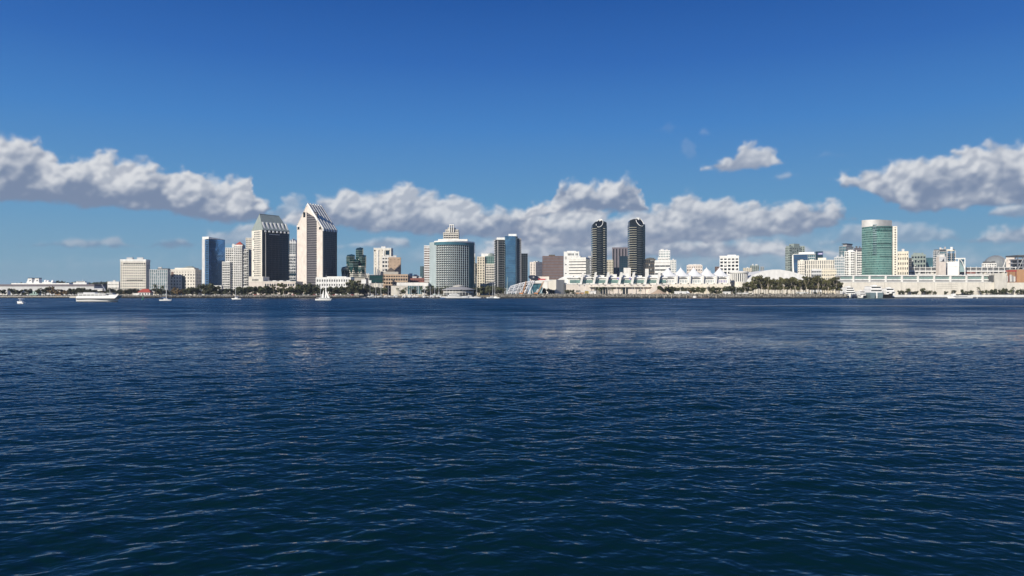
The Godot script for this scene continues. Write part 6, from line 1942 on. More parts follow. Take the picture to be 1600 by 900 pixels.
# curved green glass hotel with a silver crown and a cream slab at its right
func green_hotel() -> void:
	var d := 1230.0
	var o := thing("hotel_tower", "tall curved green glass hotel with a silver band crown", "building", Vector3(X(1370, d), LAND, -d))
	var lx := front(o, 1370, d)
	var xa: float = lx.call(1346.5); var xb: float = lx.call(1393.5)
	var bow := func(t: float, off: float) -> Vector2:
		var s := 2 * t - 1
		return Vector2(lerpf(xa - off * 0.4, xb + off * 0.2, t), 14.0 * (1 - s * s) - 9.0 * (1 - t) + off)
	var plan := func(off: float, n := 20) -> PackedVector2Array:
		var p := PackedVector2Array()
		for i in n + 1:
			p.push_back(bow.call(float(i) / n, off))
		p.push_back(Vector2(xb, -26)); p.push_back(Vector2(xa, -34))
		return p
	var h := G(354, d)
	var b := MB.new(); b.prism(plan.call(0.0), 0, h); part("glazing", b, M.sea_glass, o)
	var nf := 30
	b = MB.new()
	for k in nf:
		b.prism(plan.call(0.15), k * h / nf, k * h / nf + 0.55)
	part("floor_line", b, M.teal_wall, o, true)
	b = MB.new()
	for i in 27:
		var p: Vector2 = bow.call(i / 26.0, 0.1)
		b.box(p.x - 0.12, 0, p.y - 0.5, p.x + 0.12, h, p.y + 0.15)
	part("mullion", b, M.teal_wall, o, true)
	# darker panes: plain rooms, and whole storeys of open louvres near the top
	b = MB.new()
	for k in nf:
		for i in 26:
			var t := (i + 0.5) / 26.0
			var chance := 0.55 if t < 0.25 else (0.42 if t < 0.5 else 0.22)
			if k > 24 and t > 0.3: chance = 0.7
			if k % 2 == 0: chance *= 0.6
			if rng.randf() < chance:
				var p0: Vector2 = bow.call((i + 0.12) / 26.0, 0.06); var p1: Vector2 = bow.call((i + 0.88) / 26.0, 0.06)
				var y := k * h / nf + 1.0
				b.q(Vector3(p0.x, y, p0.y), Vector3(p1.x, y, p1.y), Vector3(p1.x, y + 2.2, p1.y), Vector3(p0.x, y + 2.2, p0.y), Vector3(0, 0, 1))
	part("dark_pane", b, M.green_glass, o, true)
	b = MB.new()
	for q in [[0.35, 1.0, 0.965, 0.99], [0.45, 1.0, 0.93, 0.945], [0.36, 0.98, 0.735, 0.755], [0.5, 0.98, 0.68, 0.69], [0.6, 1.0, 0.55, 0.562]]:
		var p := PackedVector2Array()
		for i in 9: p.push_back(bow.call(lerpf(q[0], q[1], i / 8.0), 0.3))
		for i in 9: p.push_back(bow.call(lerpf(q[1], q[0], i / 8.0), -1.0))
		b.prism(p, h * q[2], h * q[3])
	part("louvre_band", b, M.emerald_glass, o, true)
	b = MB.new()
	for k in 14:
		var p0: Vector2 = bow.call(0.37, 0.2); var p1: Vector2 = bow.call(0.50, 0.2)
		b.box(p0.x, h * 0.60 + k * 3.6, p0.y - 1.0, p1.x, h * 0.60 + k * 3.6 + 1.2, p1.y + 1.2)
	part("balcony", b, M.pale_glass, o, true)
	# crown: a rising metal band
	b = MB.new()
	for i in 24:
		var p: Vector2 = bow.call(i / 24.0, 0.8); var q: Vector2 = bow.call((i + 1) / 24.0, 0.8)
		var ya := lerpf(G(342.5, d), G(345.5, d), i / 24.0); var yb := lerpf(G(342.5, d), G(345.5, d), (i + 1) / 24.0)
		var np := Vector3((i / 24.0 - 0.4) * 0.8, 0, 1).normalized(); var nq := Vector3(((i + 1) / 24.0 - 0.4) * 0.8, 0, 1).normalized()
		b.qs(Vector3(p.x, h + 0.1, p.y), Vector3(q.x, h + 0.1, q.y), Vector3(q.x, yb, q.y), Vector3(p.x, ya, p.y), np, nq, nq, np)
		b.q(Vector3(p.x, ya, p.y), Vector3(q.x, yb, q.y), Vector3(q.x, yb, q.y - 1.0), Vector3(p.x, ya, p.y - 1.0), Vector3.UP)
		b.q(Vector3(p.x, h + 0.1, p.y - 1.0), Vector3(q.x, h + 0.1, q.y - 1.0), Vector3(q.x, yb, q.y - 1.0), Vector3(p.x, ya, p.y - 1.0), Vector3.FORWARD)
	part("crown", b, M.silver, o)
	b = MB.new(); b.box(lx.call(1352), h + 0.2, -28, lx.call(1388), h + 5, -10); part("roof_house", b, M.pale_grey, o)
	# cream slab behind at the right
	storeys(o, lx.call(1390), lx.call(1402), -30, -5.2, 0, G(354.5, d + 5), 28, 2, 6, M.pale_cream, M.dark_glass, 0.5, 0.62, 0.4, 0.0)
	sites.append([1346, 1402, "the green curved hotel"])

func building_site() -> void:
	var d := 1460.0
	var o := thing("tower_under_construction", "unfinished tower of bare floors and steel with pale netting on top", "building", Vector3(X(1475, d), LAND, -d))
	var lx := front(o, 1475, d)
	storeys(o, lx.call(1458), lx.call(1468), -26, 0, 0, G(391.5, d), 20, 4, 5, M.pale_grey, M.navy_glass, 0.24, 0.22, 0.6, 0.3)
	storeys(o, lx.call(1468.1), lx.call(1479), -28, -3, 0, G(392.5, d), 19, 4, 5, M.grey, M.teal_glass, 0.25, 0.15, 0.7, 0.2)
	var b := MB.new()
	for k in 20:
		var y := k * G(394, d) / 20
		b.box(lx.call(1479.2), y, -24, lx.call(1493), y + 0.9, -1)
	part("bare_floor", b, M.concrete, o, true)
	for i in 5:
		b = MB.new(); var x: float = lx.call(1480 + i * 3.2); b.box(x - 0.7, 0, -2.2, x + 0.7, G(392, d), -0.6); part("column", b, M.sky_glass if i % 2 else M.steel_grey, o)
	b = MB.new(); b.box(lx.call(1479.2), 0, -24.2, lx.call(1493), G(395, d), -18); part("core", b, M.teal_glass, o)
	b = MB.new(); b.box(lx.call(1459), G(391.5, d) + 0.1, -20, lx.call(1478), G(389.5, d), -1); part("roof_slab", b, M.dark_grey, o)
	for q in [[1468, 1471, 386.5, "pink_cream"], [1471.5, 1474, 388, "pale_grey"], [1475, 1478, 385.5, "grey"], [1479, 1485, 389.5, "cream"], [1485, 1488.5, 386, "bright_white"], [1489, 1491.5, 389.5, "dark_brown"]]:
		b = MB.new(); b.box(lx.call(q[0]), G(392.6, d), -14, lx.call(q[1]), G(q[2], d), -4); part("site_hut", b, M[q[3]], o)
	b = MB.new(); b.box(lx.call(1479), G(392.5, d), -16, lx.call(1491), G(391, d), -1.5); part("formwork", b, M.cream, o)
	sites.append([1458, 1493, "the unfinished tower"])

# long hall along the right-hand quay
func quay_hall() -> void:
	var d := 1166.0
	var o := thing("quay_hall", "long cream hall with green window strip along the right quay", "building", Vector3(X(1450, d), LAND, -d))
	var lx := func(px: float) -> float: return X(px, d) - X(1450, d)
	var gy := func(py: float) -> float: return G(py, d)
	var b := MB.new(); b.box(lx.call(1316), 0, -25, lx.call(1556), gy.call(441), 0); part("wall", b, M.pale_cream, o)
	b = MB.new(); b.box(lx.call(1316), gy.call(441) + 0.01, -25, lx.call(1552), gy.call(430.8), -9); part("upper_wall", b, M.white, o)
	b = MB.new(); b.box(lx.call(1315), gy.call(431.2), -25.5, lx.call(1554), gy.call(429.6), -6.5); part("cornice", b, M.bright_white, o)
	b = MB.new(); b.box(lx.call(1317), gy.call(435.8), -9.2, lx.call(1549), gy.call(431.6), -8.5); part("window_band", b, M.sea_glass, o)
	b = MB.new()
	for i in 150:
		var x: float = lx.call(1317 + i * 1.55); b.box(x - 0.15, gy.call(435.8), -8.7, x + 0.15, gy.call(431.6), -8.2)
	part("mullion", b, M.pale_grey, o, true)
	b = MB.new(); b.box(lx.call(1316), gy.call(437.8), -9.2, lx.call(1551), gy.call(435.9), -6.8); part("ledge", b, M.bright_white, o)
	b = MB.new(); b.box(lx.call(1316), gy.call(441) + 0.02, -8.9, lx.call(1551), gy.call(437.9), -8.2); part("terrace_wall", b, M.grey, o)
	for i in 10:
		b = MB.new(); var x: float = lx.call(1336.5 + i * 25.4); b.box(x - 1.2, gy.call(441) + 0.02, -8.1, x + 1.2, gy.call(430), -5.9); part("pylon", b, M.white, o)
	b = MB.new(); b.box(lx.call(1316), gy.call(441.2), -1.0, lx.call(1556), gy.call(440.3), 0.4); part("coping", b, M.bright_white, o)
	for i in 9:
		b = MB.new(); var x: float = lx.call(1330 + i * 26.0); b.box(x, 0, -0.2, x + 0.35, gy.call(441.2), 0.06); part("joint", b, M.concrete, o)
	for q in [[1463, 1497, 443.5, 449, 10]]:
		for k in 3:
			b = MB.new(); b.box(lx.call(1464), gy.call(444.5 + k * 3.2), -0.1, lx.call(1496), gy.call(444.1 + k * 3.2), 0.08); part("joint", b, M.concrete, o)
	# end block at the right
	b = MB.new(); b.box(lx.call(1552.5), 0, -26, lx.call(1571), gy.call(427), 3); part("end_block", b, M.pale_concrete, o)
	b = MB.new(); b.box(lx.call(1549), gy.call(440.8), -9, lx.call(1552.4), gy.call(430), 0.8); part("end_recess", b, M.dark_grey, o)
	b = MB.new(); b.box(lx.call(1571.1), 0, -26, lx.call(1680), gy.call(441.5), 1); part("wall", b, M.pale_cream, o)
	for i in 6:
		b = MB.new(); var x: float = lx.call(1572 + i * 3.0); b.box(x, gy.call(440), -6, x + 1.6, gy.call(429 + (i % 3) * 1.5), -3); part("stair_pier", b, M.white if i % 2 else M.grey, o)
	b = MB.new(); b.box(lx.call(1576), gy.call(441), -8, lx.call(1589), gy.call(436), -6.2); part("stair_wall", b, M.white, o)
	b = MB.new(); b.box(lx.call(1576.5), gy.call(424.2), -8, lx.call(1588.5), gy.call(422.4), 0); part("awning", b, M.red_paint, o)
	for px in [1576.9, 1588]:
		b = MB.new(); b.box(lx.call(px) - 0.5, gy.call(441), -1.4, lx.call(px) + 0.5, gy.call(424.2), -0.4); part("awning_post", b, M.brick_red, o)
	sites.append([1316, 1556, "the long quay hall"])

# ---------------------------------------------------------------- trees: trunk, limbs and a crown of leaf clumps
func crown(kind: String, r: RandomNumberGenerator, hue := 1.0) -> MB:
	var b := MB.new()
	var blobs := []
	var leaf := 0.5
	var count := 70
	var base := Color(0.070, 0.080, 0.036)
	match kind:
		"round":
			for i in 9: blobs.append([Vector3(r.randf_range(-2.6, 2.6), r.randf_range(3.4, 7.2), r.randf_range(-2.4, 2.4)), r.randf_range(1.2, 2.2)])
			leaf = 0.62
		"dark":
			for i in 10: blobs.append([Vector3(r.randf_range(-3.6, 3.6), r.randf_range(2.2, 6.0), r.randf_range(-2.6, 2.6)), r.randf_range(1.2, 2.1)])
			leaf = 0.6
			base = Color(0.056, 0.062, 0.034)
		"tall":
			for i in 12: blobs.append([Vector3(r.randf_range(-2.8, 2.8), r.randf_range(6.0, 14.5), r.randf_range(-2.4, 2.4)), r.randf_range(1.1, 2.2)])
			leaf = 0.6
			base = Color(0.080, 0.080, 0.034)
		"shrub":
			for i in 6: blobs.append([Vector3(r.randf_range(-2.2, 2.2), r.randf_range(0.7, 1.9), r.randf_range(-1.4, 1.4)), r.randf_range(0.7, 1.2)])
			leaf = 0.42
			count = 60
			base = Color(0.050, 0.058, 0.026)
		"dry":
			for i in 8: blobs.append([Vector3(r.randf_range(-2.8, 2.8), r.randf_range(1.8, 5.4), r.randf_range(-2.0, 2.0)), r.randf_range(0.9, 1.7)])
			leaf = 0.55
			base = Color(0.115, 0.085, 0.045)
	for q in blobs:
		var c: Vector3 = q[0]
		var rad: float = q[1]
		var tone := r.randf_range(0.65, 1.5) * hue
		for i in count:
			var d := Vector3(r.randfn(), r.randfn(), r.randfn()).normalized()
			var p := c + d * rad * r.randf_range(0.55, 1.05) * Vector3(1, 0.8, 1)
			var u := Vector3(r.randfn(), r.randfn(), r.randfn()).normalized()
			var w := u.cross(d).normalized()
			if w.length() < 0.5: continue
			var s := leaf * r.randf_range(0.5, 1.2)
			var k := tone * r.randf_range(0.8, 1.25)
			b.col = Color(base.r * k * r.randf_range(0.9, 1.15), base.g * k, base.b * k)
			b.q(p - u * s - w * s * 0.4, p + u * s * 0.2 - w * s * 0.6, p + u * s + w * s * 0.3, p - u * s * 0.3 + w * s * 0.6, (d + Vector3.UP * 0.4))
	return b

func make_tree(kind: String, seed_: int) -> Node3D:
	var r := RandomNumberGenerator.new()
	r.seed = seed_
	var hue := r.randf_range(0.7, 1.4)
	var o := Node3D.new()
	var b := MB.new()
	if kind == "palm":
		var hgt := r.randf_range(7.5, 9.0)
		var lean := r.randf_range(-0.5, 0.5)
		b.tube(Vector3.ZERO, Vector3(lean * 0.4, hgt * 0.5, 0), 0.30, 0.22); b.tube(Vector3(lean * 0.4, hgt * 0.5, 0), Vector3(lean, hgt, 0), 0.22, 0.18)
		part("trunk", b, M.bark, o)
		b = MB.new()
		for i in 26:
			var az := r.randf() * TAU
			var rise := r.randf_range(-0.5, 1.1)
			var dir := Vector3(cos(az), 0, sin(az))
			var side := Vector3(-dir.z, 0, dir.x)
			var p := Vector3(lean, hgt, 0)
			var k := r.randf_range(0.7, 1.3)
			b.col = Color(0.062 * k, 0.078 * k, 0.024 * k)
			for j in 4:
				var p2 := p + dir * 0.75 + Vector3.UP * (rise * 0.75 - j * 0.42)
				var wa := 0.34 * (1.0 - j * 0.12); var wb := 0.34 * (1.0 - (j + 1) * 0.2)
				b.q(p - side * wa, p + side * wa, p2 + side * wb - Vector3.UP * 0.1, p2 - side * wb - Vector3.UP * 0.1, Vector3.UP)
				p = p2
		part("crown", b, M.leaves, o)
		return o
	var th: float = {"round": 4.5, "dark": 3.6, "tall": 9.5, "shrub": 0.9, "dry": 3.0}[kind]
	var tr: float = {"round": 0.28, "dark": 0.3, "tall": 0.30, "shrub": 0.08, "dry": 0.2}[kind]
	var lean := r.randf_range(-0.5, 0.5)
	b.tube(Vector3(0, -0.3, 0), Vector3(lean * 0.3, th * 0.6, 0), tr * 1.2, tr * 0.9)
	b.tube(Vector3(lean * 0.3, th * 0.6, 0), Vector3(lean, th, 0), tr * 0.9, tr * 0.6)
	for i in 4:
		var az := TAU * i / 4.0 + r.randf()
		b.tube(Vector3(lean * 0.4, th * r.randf_range(0.55, 0.85), 0), Vector3(lean + cos(az) * th * 0.3, th * 1.35, sin(az) * th * 0.3), tr * 0.55, tr * 0.25, 5)
	part("trunk", b, M.pale_bark if kind == "tall" else M.bark, o)
	part("crown", crown(kind, r, hue), M.leaves, o)
	return o

var plan_trees := []

# kind, column, row of the top, distance, width factor
func tree(kind: String, px: float, top: float, d: float, wide := 1.0) -> void:
	plan_trees.append([kind, px, top, d, wide])

func landmark(px: float) -> String:
	var best := ""
	var gap := 1e9
	for s in sites:
		if px >= s[0] and px <= s[1] and s[1] - s[0] < gap:
			best = s[2]; gap = s[1] - s[0]
	if best == "":
		for s in sites:
			var g := minf(absf(px - s[0]), absf(px - s[1]))
			if g < gap:
				gap = g; best = s[2]
	return best

func greenery() -> void:
	var r := RandomNumberGenerator.new()
	r.seed = 12
	# far left shore
	for q in [["dark", 4, 451.5], ["dark", 20, 450], ["dark", 30, 452], ["shrub", 40, 456], ["dark", 45, 450.5], ["round", 60, 452], ["dark", 71, 448.5], ["dry", 77, 446.5], ["dry", 86, 449], ["dry", 96, 451], ["dry", 103, 452], ["dark", 112, 449.5], ["dark", 121, 448.5], ["dark", 130, 449], ["dark", 139, 450.5], ["dark", 174, 449.5], ["dark", 186, 453], ["dark", 198, 451.5], ["dark", 206, 449], ["dark", 214, 450.5], ["dark", 244, 449.5], ["dark", 252, 450], ["palm", 242, 444.5], ["palm", 253, 445.5], ["dry", 276, 447], ["dry", 282, 449], ["round", 292, 450], ["dark", 301, 447.5], ["round", 309, 449], ["dark", 320, 442.5], ["dark", 330, 442], ["dark", 336, 445], ["dark", 346, 450], ["dark", 355, 449.5], ["dark", 364, 450.5]]:
		tree(q[0], q[1], q[2], shore_d(q[1]) + r.randf_range(22, 34), 1.0)
	# row before the hotels
	for q in [["round", 373, 450], ["dark", 381, 448.5], ["round", 390, 447.5], ["dark", 401, 445.5], ["round", 409, 447], ["dark", 418, 445], ["tall", 428, 444], ["tall", 437, 441.5], ["tall", 443, 441], ["round", 452, 447], ["dark", 459, 448], ["palm", 466, 441], ["round", 471, 446], ["dark", 482, 441.5], ["dark", 491, 443.5], ["round", 499, 449], ["dark", 519, 448], ["dark", 529, 446], ["dark", 537, 447.5], ["tall", 547, 436], ["dark", 553, 437.5], ["tall", 561, 436.5], ["dark", 569, 443], ["round", 578, 446.5], ["dark", 586, 447], ["dry", 593, 448], ["round", 602, 449]]:
		tree(q[0], q[1], q[2], 1086 + r.randf_range(0, 22) + (36 if q[1] > 560 else 0), 1.0)
	for i in 16:
		tree("shrub", 372 + i * 11.5 + r.randf_range(-3, 3), 457.5 + r.randf_range(-0.8, 0.8), 1072, 0.9)
	for i in 34:
		tree("dark" if i % 3 else "round", 371 + i * 6.9 + r.randf_range(-2, 2), 449.2 + r.randf_range(-1.8, 1.6), 1118 + r.randf_range(0, 12), 1.0)
	for i in 32:
		tree("dark" if i % 4 else "dry", 104 + i * 7.6 + r.randf_range(-2, 2), 452.2 + r.randf_range(-1.6, 1.6), 1158 + r.randf_range(0, 10), 0.9)
	# palms and trees round the marina
	for q in [[622, 449], [634, 447.5], [641, 449], [649, 448], [658, 446.5], [667, 447.5], [676, 446], [684, 447], [691, 448], [697, 446.5]]:
		tree("palm", q[0], q[1], 1126 + r.randf_range(0, 10))
	for q in [[630, 451.5], [646, 451], [664, 450.5], [672, 450], [681, 449], [689, 450], [742, 448], [750, 446.5], [757, 446], [765, 445], [772, 445.5], [779, 447], [786, 449]]:
		tree("dark", q[0], q[1], 1130 + r.randf_range(0, 10))
	for q in [[846, 447], [853, 449], [886, 452], [894, 451.5], [903, 452.5]]:
		tree("dark", q[0], q[1], 1098, 0.8)
	# along the hall terrace
	for i in 24:
		tree("shrub", 902 + i * 10.2 + r.randf_range(-2, 2), 442.6 + r.randf_range(-0.6, 0.5), -1126.0, 0.8)
	for q in [[931, 448.5], [937, 448.8], [943, 448.2], [952, 450], [958, 449.6], [972, 451], [1000, 451.5]]:
		tree("palm", q[0], q[1], 1110, 0.9)
	for q in [["round", 1030, 446.5], ["dark", 1038, 447], ["dark", 1046, 445.8], ["dark", 1052, 447.5], ["round", 1060, 450], ["dark", 1069, 447.5], ["dry", 1078, 451], ["round", 1084, 448.5], ["round", 1092, 448], ["round", 1099, 449], ["dark", 1112, 446.5], ["dark", 1119, 447.5], ["dark", 1135, 446], ["dark", 1143, 445.5], ["dark", 1152, 447], ["dark", 1159, 448]]:
		tree(q[0], q[1], q[2], 1085 + r.randf_range(-6, 12), 0.9)
	# the grove
	for i in 52:
		var px := 1164 + i * 2.92 + r.randf_range(-1.5, 1.5)
		var wave := 434.0 + 2.2 * sin(i * 0.9) + r.randf_range(-2.5, 2.5)
		if px < 1176: wave += 6
		if absf(px - 1185) < 6: wave -= 5
		if absf(px - 1233) < 5: wave -= 3
		if absf(px - 1276) < 8: wave -= 3
		if px > 1306: wave += 3
		tree("tall", px, wave, 1062 + (i % 3) * 13 + r.randf_range(-3, 3), 0.95)
	for i in 10:
		tree("shrub", 1172 + i * 14.5 + r.randf_range(-3, 3), 457, 1058, 0.7)
	# quay planting on the right
	for q in [["dark", 1406, 453], ["dark", 1411, 454], ["round", 1418, 450.5], ["dark", 1426, 454.5], ["dark", 1432, 454], ["round", 1442, 450], ["dark", 1447, 453], ["round", 1453, 453.5], ["dark", 1461, 454.5], ["dark", 1478, 454.5], ["dark", 1491, 452.5], ["round", 1503, 452], ["dark", 1511, 454], ["dark", 1517, 453], ["palm", 1529, 447.5], ["round", 1535, 453.5], ["round", 1542, 453], ["dark", 1549, 451.5], ["dark", 1554, 450.5], ["dark", 1563, 451.5], ["dark", 1569, 449.5], ["round", 1578, 452], ["palm", 1583, 448.5], ["round", 1590, 452.5], ["dark", 1597, 450.5], ["dark", 1605, 451]]:
		tree(q[0], q[1], q[2], 1156, 0.75)
	# far trees above the pier shed
	for i in 15:
		tree("dark", 92 + i * 5.6 + r.randf_range(-1.5, 1.5), 438.5 + r.randf_range(-1.2, 2.2), 1850, 1.0)
	for i in 5:
		tree("dark", 26 + i * 4.2, 441.0 + r.randf_range(-0.8, 0.8), 1850, 1.0)
	place_trees()

func place_trees() -> void:
	var variants := {}
	var look := {"round": "mid-green round tree", "dark": "dark bushy tree", "tall": "tall pale-trunked tree", "shrub": "low green shrub", "dry": "brownish dry tree", "palm": "palm"}
	var nm := {"round": "round_tree", "dark": "bushy_tree", "tall": "tall_tree", "shrub": "shrub", "dry": "dry_tree", "palm": "palm_tree"}
	var high := {"round": 8.6, "dark": 7.6, "tall": 16.2, "shrub": 2.9, "dry": 6.6, "palm": 9.2}
	for k in look:
		variants[k] = []
		for i in (5 if k in ["dark", "tall"] else 3):
			var o := make_tree(k, 100 + i * 17 + k.length() * 7)
			variants[k].append(o)
	# where each stands, and which one of its sort there it is
	var sorted := plan_trees.duplicate()
	sorted.sort_custom(func(a, b): return a[1] < b[1])
	var tally := {}
	for q in sorted:
		var place: String
		if absf(q[3]) > 1500:
			place = "on the skyline behind the pier shed"
		elif q[0] == "tall" and q[1] > 1160:
			place = "of the grove"
		elif q[3] < 0.0:
			place = "on the terrace of " + landmark(q[1])
		else:
			place = "before " + landmark(q[1])
		var key: String = q[0] + place
		tally[key] = tally.get(key, 0) + 1
		q.append(place)
		q.append(tally[key] - 1)
	var r := RandomNumberGenerator.new()
	r.seed = 3
	for q in sorted:
		var set_: Array = variants[q[0]]
		var src: Node3D = set_[r.randi() % set_.size()]
		var o: Node3D = src.duplicate()
		o.name = numbered(nm[q[0]])
		add_child(o)
		var d: float = absf(q[3])
		var y := LAND
		if q[3] < 0.0:
			y = Y(444.2, 1130.0)
		var hgt := Y(q[2], d) - y
		var s: float = maxf(hgt / high[q[0]], 0.25)
		o.position = Vector3(X(q[1], d), y, -d)
		o.rotation.y = r.randf() * TAU
		var across: float = lerpf(s, 1.0, 0.35) * q[4] * r.randf_range(1.05, 1.3)
		o.scale = Vector3(across, s, across)
		var key: String = q[0] + q[5]
		var label: String
		if tally[key] == 1:
			label = "%s %s" % [look[q[0]], ("the only one " + q[5]) if q[5].begins_with("before") else q[5]]
		else:
			label = "%s %s %s, from the left" % [nth(q[6]), look[q[0]], q[5]]
		tag(o, label, "shrub" if q[0] == "shrub" else "tree", "trees of the grove" if q[5] == "of the grove" else "planting along the shore")
	for k in variants:
		for o in variants[k]:
			o.free()

# ---------------------------------------------------------------- boats
# a hull along x: stern at -length/2, bow at +length/2
func hull(b: MB, length: float, beam: float, high: float, rise := 0.25, draft := 0.6) -> void:
	var n := 12
	var ring := []
	for i in n + 1:
		var t := float(i) / n
		var x := -length / 2 + length * t
		var hb := beam / 2 * (0.86 + 0.14 * sin(t * PI)) * pow(maxf(1.0 - pow(t, 3.2), 0.0), 0.75) + 0.02
		var deck := high * (1.0 + rise * t * t)
		var rake := high * 0.9 * smoothstep(0.7, 1.0, t)
		ring.append([Vector3(x - rake * 0.9, -draft, 0), Vector3(x - rake * 0.5, high * 0.15, hb * 0.82), Vector3(x, deck, hb)])
	for i in n:
		for sz in [1.0, -1.0]:
			for k in 2:
				var a: Vector3 = ring[i][k]; var c: Vector3 = ring[i + 1][k]; var e: Vector3 = ring[i + 1][k + 1]; var f: Vector3 = ring[i][k + 1]
				var m := Vector3(1, 1, sz)
				b.q(a * m, c * m, e * m, f * m, Vector3(0.1, -0.1, sz))
		var d0: Vector3 = ring[i][2]; var d1: Vector3 = ring[i + 1][2]
		b.q(d0 - Vector3.UP * 0.05, d1 - Vector3.UP * 0.05, (d1 - Vector3.UP * 0.05) * Vector3(1, 1, -1), (d0 - Vector3.UP * 0.05) * Vector3(1, 1, -1), Vector3.UP)
	var s: Array = ring[0]
	b.q(s[1], s[2], s[2] * Vector3(1, 1, -1), s[1] * Vector3(1, 1, -1), Vector3.LEFT)
	b.t(s[0], s[1], s[1] * Vector3(1, 1, -1), Vector3.LEFT)

func sailboat(label: String, px: float, d: float, length: float, mast_h: float, turn: float, group := "", cover := "blue_paint") -> Node3D:
	var o := thing("sailboat", label, "sailboat", Vector3(X(px, d), 0, -d), turn, group)
	var b := MB.new(); hull(b, length, length * 0.3, length * 0.11, 0.3); part("hull", b, M.gel_coat, o)
	b = MB.new(); var ch := length * 0.11
	b.extrude(PackedVector2Array([Vector2(-length * 0.16, ch), Vector2(length * 0.2, ch), Vector2(length * 0.14, ch + 0.75), Vector2(-length * 0.14, ch + 0.95)]), -length * 0.085, length * 0.085); part("cabin", b, M.gel_coat, o)
	b = MB.new(); b.box(-length * 0.12, ch + 0.3, length * 0.084, length * 0.12, ch + 0.6, length * 0.088); part("window", b, M.dark_glass, o)
	b = MB.new(); b.tube(Vector3(length * 0.06, ch, 0), Vector3(length * 0.06, mast_h, 0), 0.24, 0.16); part("mast", b, M.steel_white, o)
	b = MB.new(); b.tube(Vector3(length * 0.06, ch + 1.5, 0), Vector3(-length * 0.34, ch + 1.4, 0), 0.1, 0.1); b.tube(Vector3(length * 0.03, ch + 1.72, 0), Vector3(-length * 0.32, ch + 1.62, 0), 0.24, 0.16); part("boom", b, M[cover], o)
	b = MB.new()
	for q in [[Vector3(length * 0.06, mast_h, 0), Vector3(length * 0.49, ch * 1.3, 0)], [Vector3(length * 0.06, mast_h, 0), Vector3(-length * 0.49, ch, 0)], [Vector3(length * 0.06, mast_h * 0.95, 0), Vector3(length * 0.04, ch, length * 0.14)]]:
		b.tube(q[0], q[1], 0.03, 0.03, 4)
	part("rigging", b, M.steel_grey, o)
	return o

func motorboat(label: String, px: float, d: float, length: float, turn: float, group := "", hullm := "gel_coat", decks := 1, low := 1.0) -> Node3D:
	var o := thing("motorboat", label, "motorboat", Vector3(X(px, d), 0, -d), turn, group)
	var hh := length * 0.15 * low
	var e := length * 0.105 * low
	var b := MB.new(); hull(b, length, length * 0.32 * (0.5 + 0.5 * low), hh, 0.35); part("hull", b, M[hullm], o)
	var y := hh
	for k in decks:
		var s := 1.0 - k * 0.22
		b = MB.new(); b.extrude(PackedVector2Array([Vector2(-length * 0.30 * s, y), Vector2(length * 0.22 * s, y), Vector2(length * 0.12 * s, y + e), Vector2(-length * 0.30 * s, y + e)]), -length * 0.12 * s, length * 0.12 * s); var c := part("cabin", b, M.gel_coat, o)
		b = MB.new(); b.extrude(PackedVector2Array([Vector2(-length * 0.26 * s, y + e * 0.4), Vector2(length * 0.185 * s, y + e * 0.4), Vector2(length * 0.135 * s, y + e * 0.82), Vector2(-length * 0.26 * s, y + e * 0.82)]), -length * 0.121 * s, length * 0.121 * s); part("window", b, M.dark_glass, c)
		y += e
	b = MB.new(); b.box(-length * 0.22, y + 0.003, -length * 0.09, length * 0.06, y + e * 0.2, length * 0.09); part("roof", b, M.gel_coat, o)
	b = MB.new(); b.tube(Vector3(-length * 0.06, y, 0), Vector3(-length * 0.10, y + length * 0.16, 0), 0.06, 0.03, 5); part("aerial", b, M.steel_white, o)
	return o

func foam(called: String, label: String, pts: Array, count := 26, big := 1.0) -> void:
	var b := MB.new()
	var r := RandomNumberGenerator.new()
	r.seed = 2
	for i in pts.size() - 1:
		var a: Array = pts[i]; var c: Array = pts[i + 1]
		for k in count:
			var t := r.randf()
			var x := lerpf(a[0], c[0], t); var z := lerpf(a[1], c[1], t); var w := lerpf(a[2], c[2], t)
			var px := x + r.randf_range(-0.6, 0.6); var pz := z + r.randf_range(-w, w)
			var sx := r.randf_range(0.5, 2.6) * big; var sz := r.randf_range(0.15, 0.5) * big
			var y := 0.22 + r.randf() * 0.06
			var p := PackedVector2Array()
			for j in 7:
				var f := TAU * j / 7.0
				p.push_back(Vector2(px + cos(f) * sx * r.randf_range(0.6, 1.1), pz + sin(f) * sz * r.randf_range(0.6, 1.1)))
			for j in range(1, 6):
				b.t(Vector3(p[0].x, y, p[0].y), Vector3(p[j].x, y, p[j].y), Vector3(p[j + 1].x, y, p[j + 1].y), Vector3.UP)
	var o := part(called, b, M.foam, self, true)
	o.set_meta("label", label)

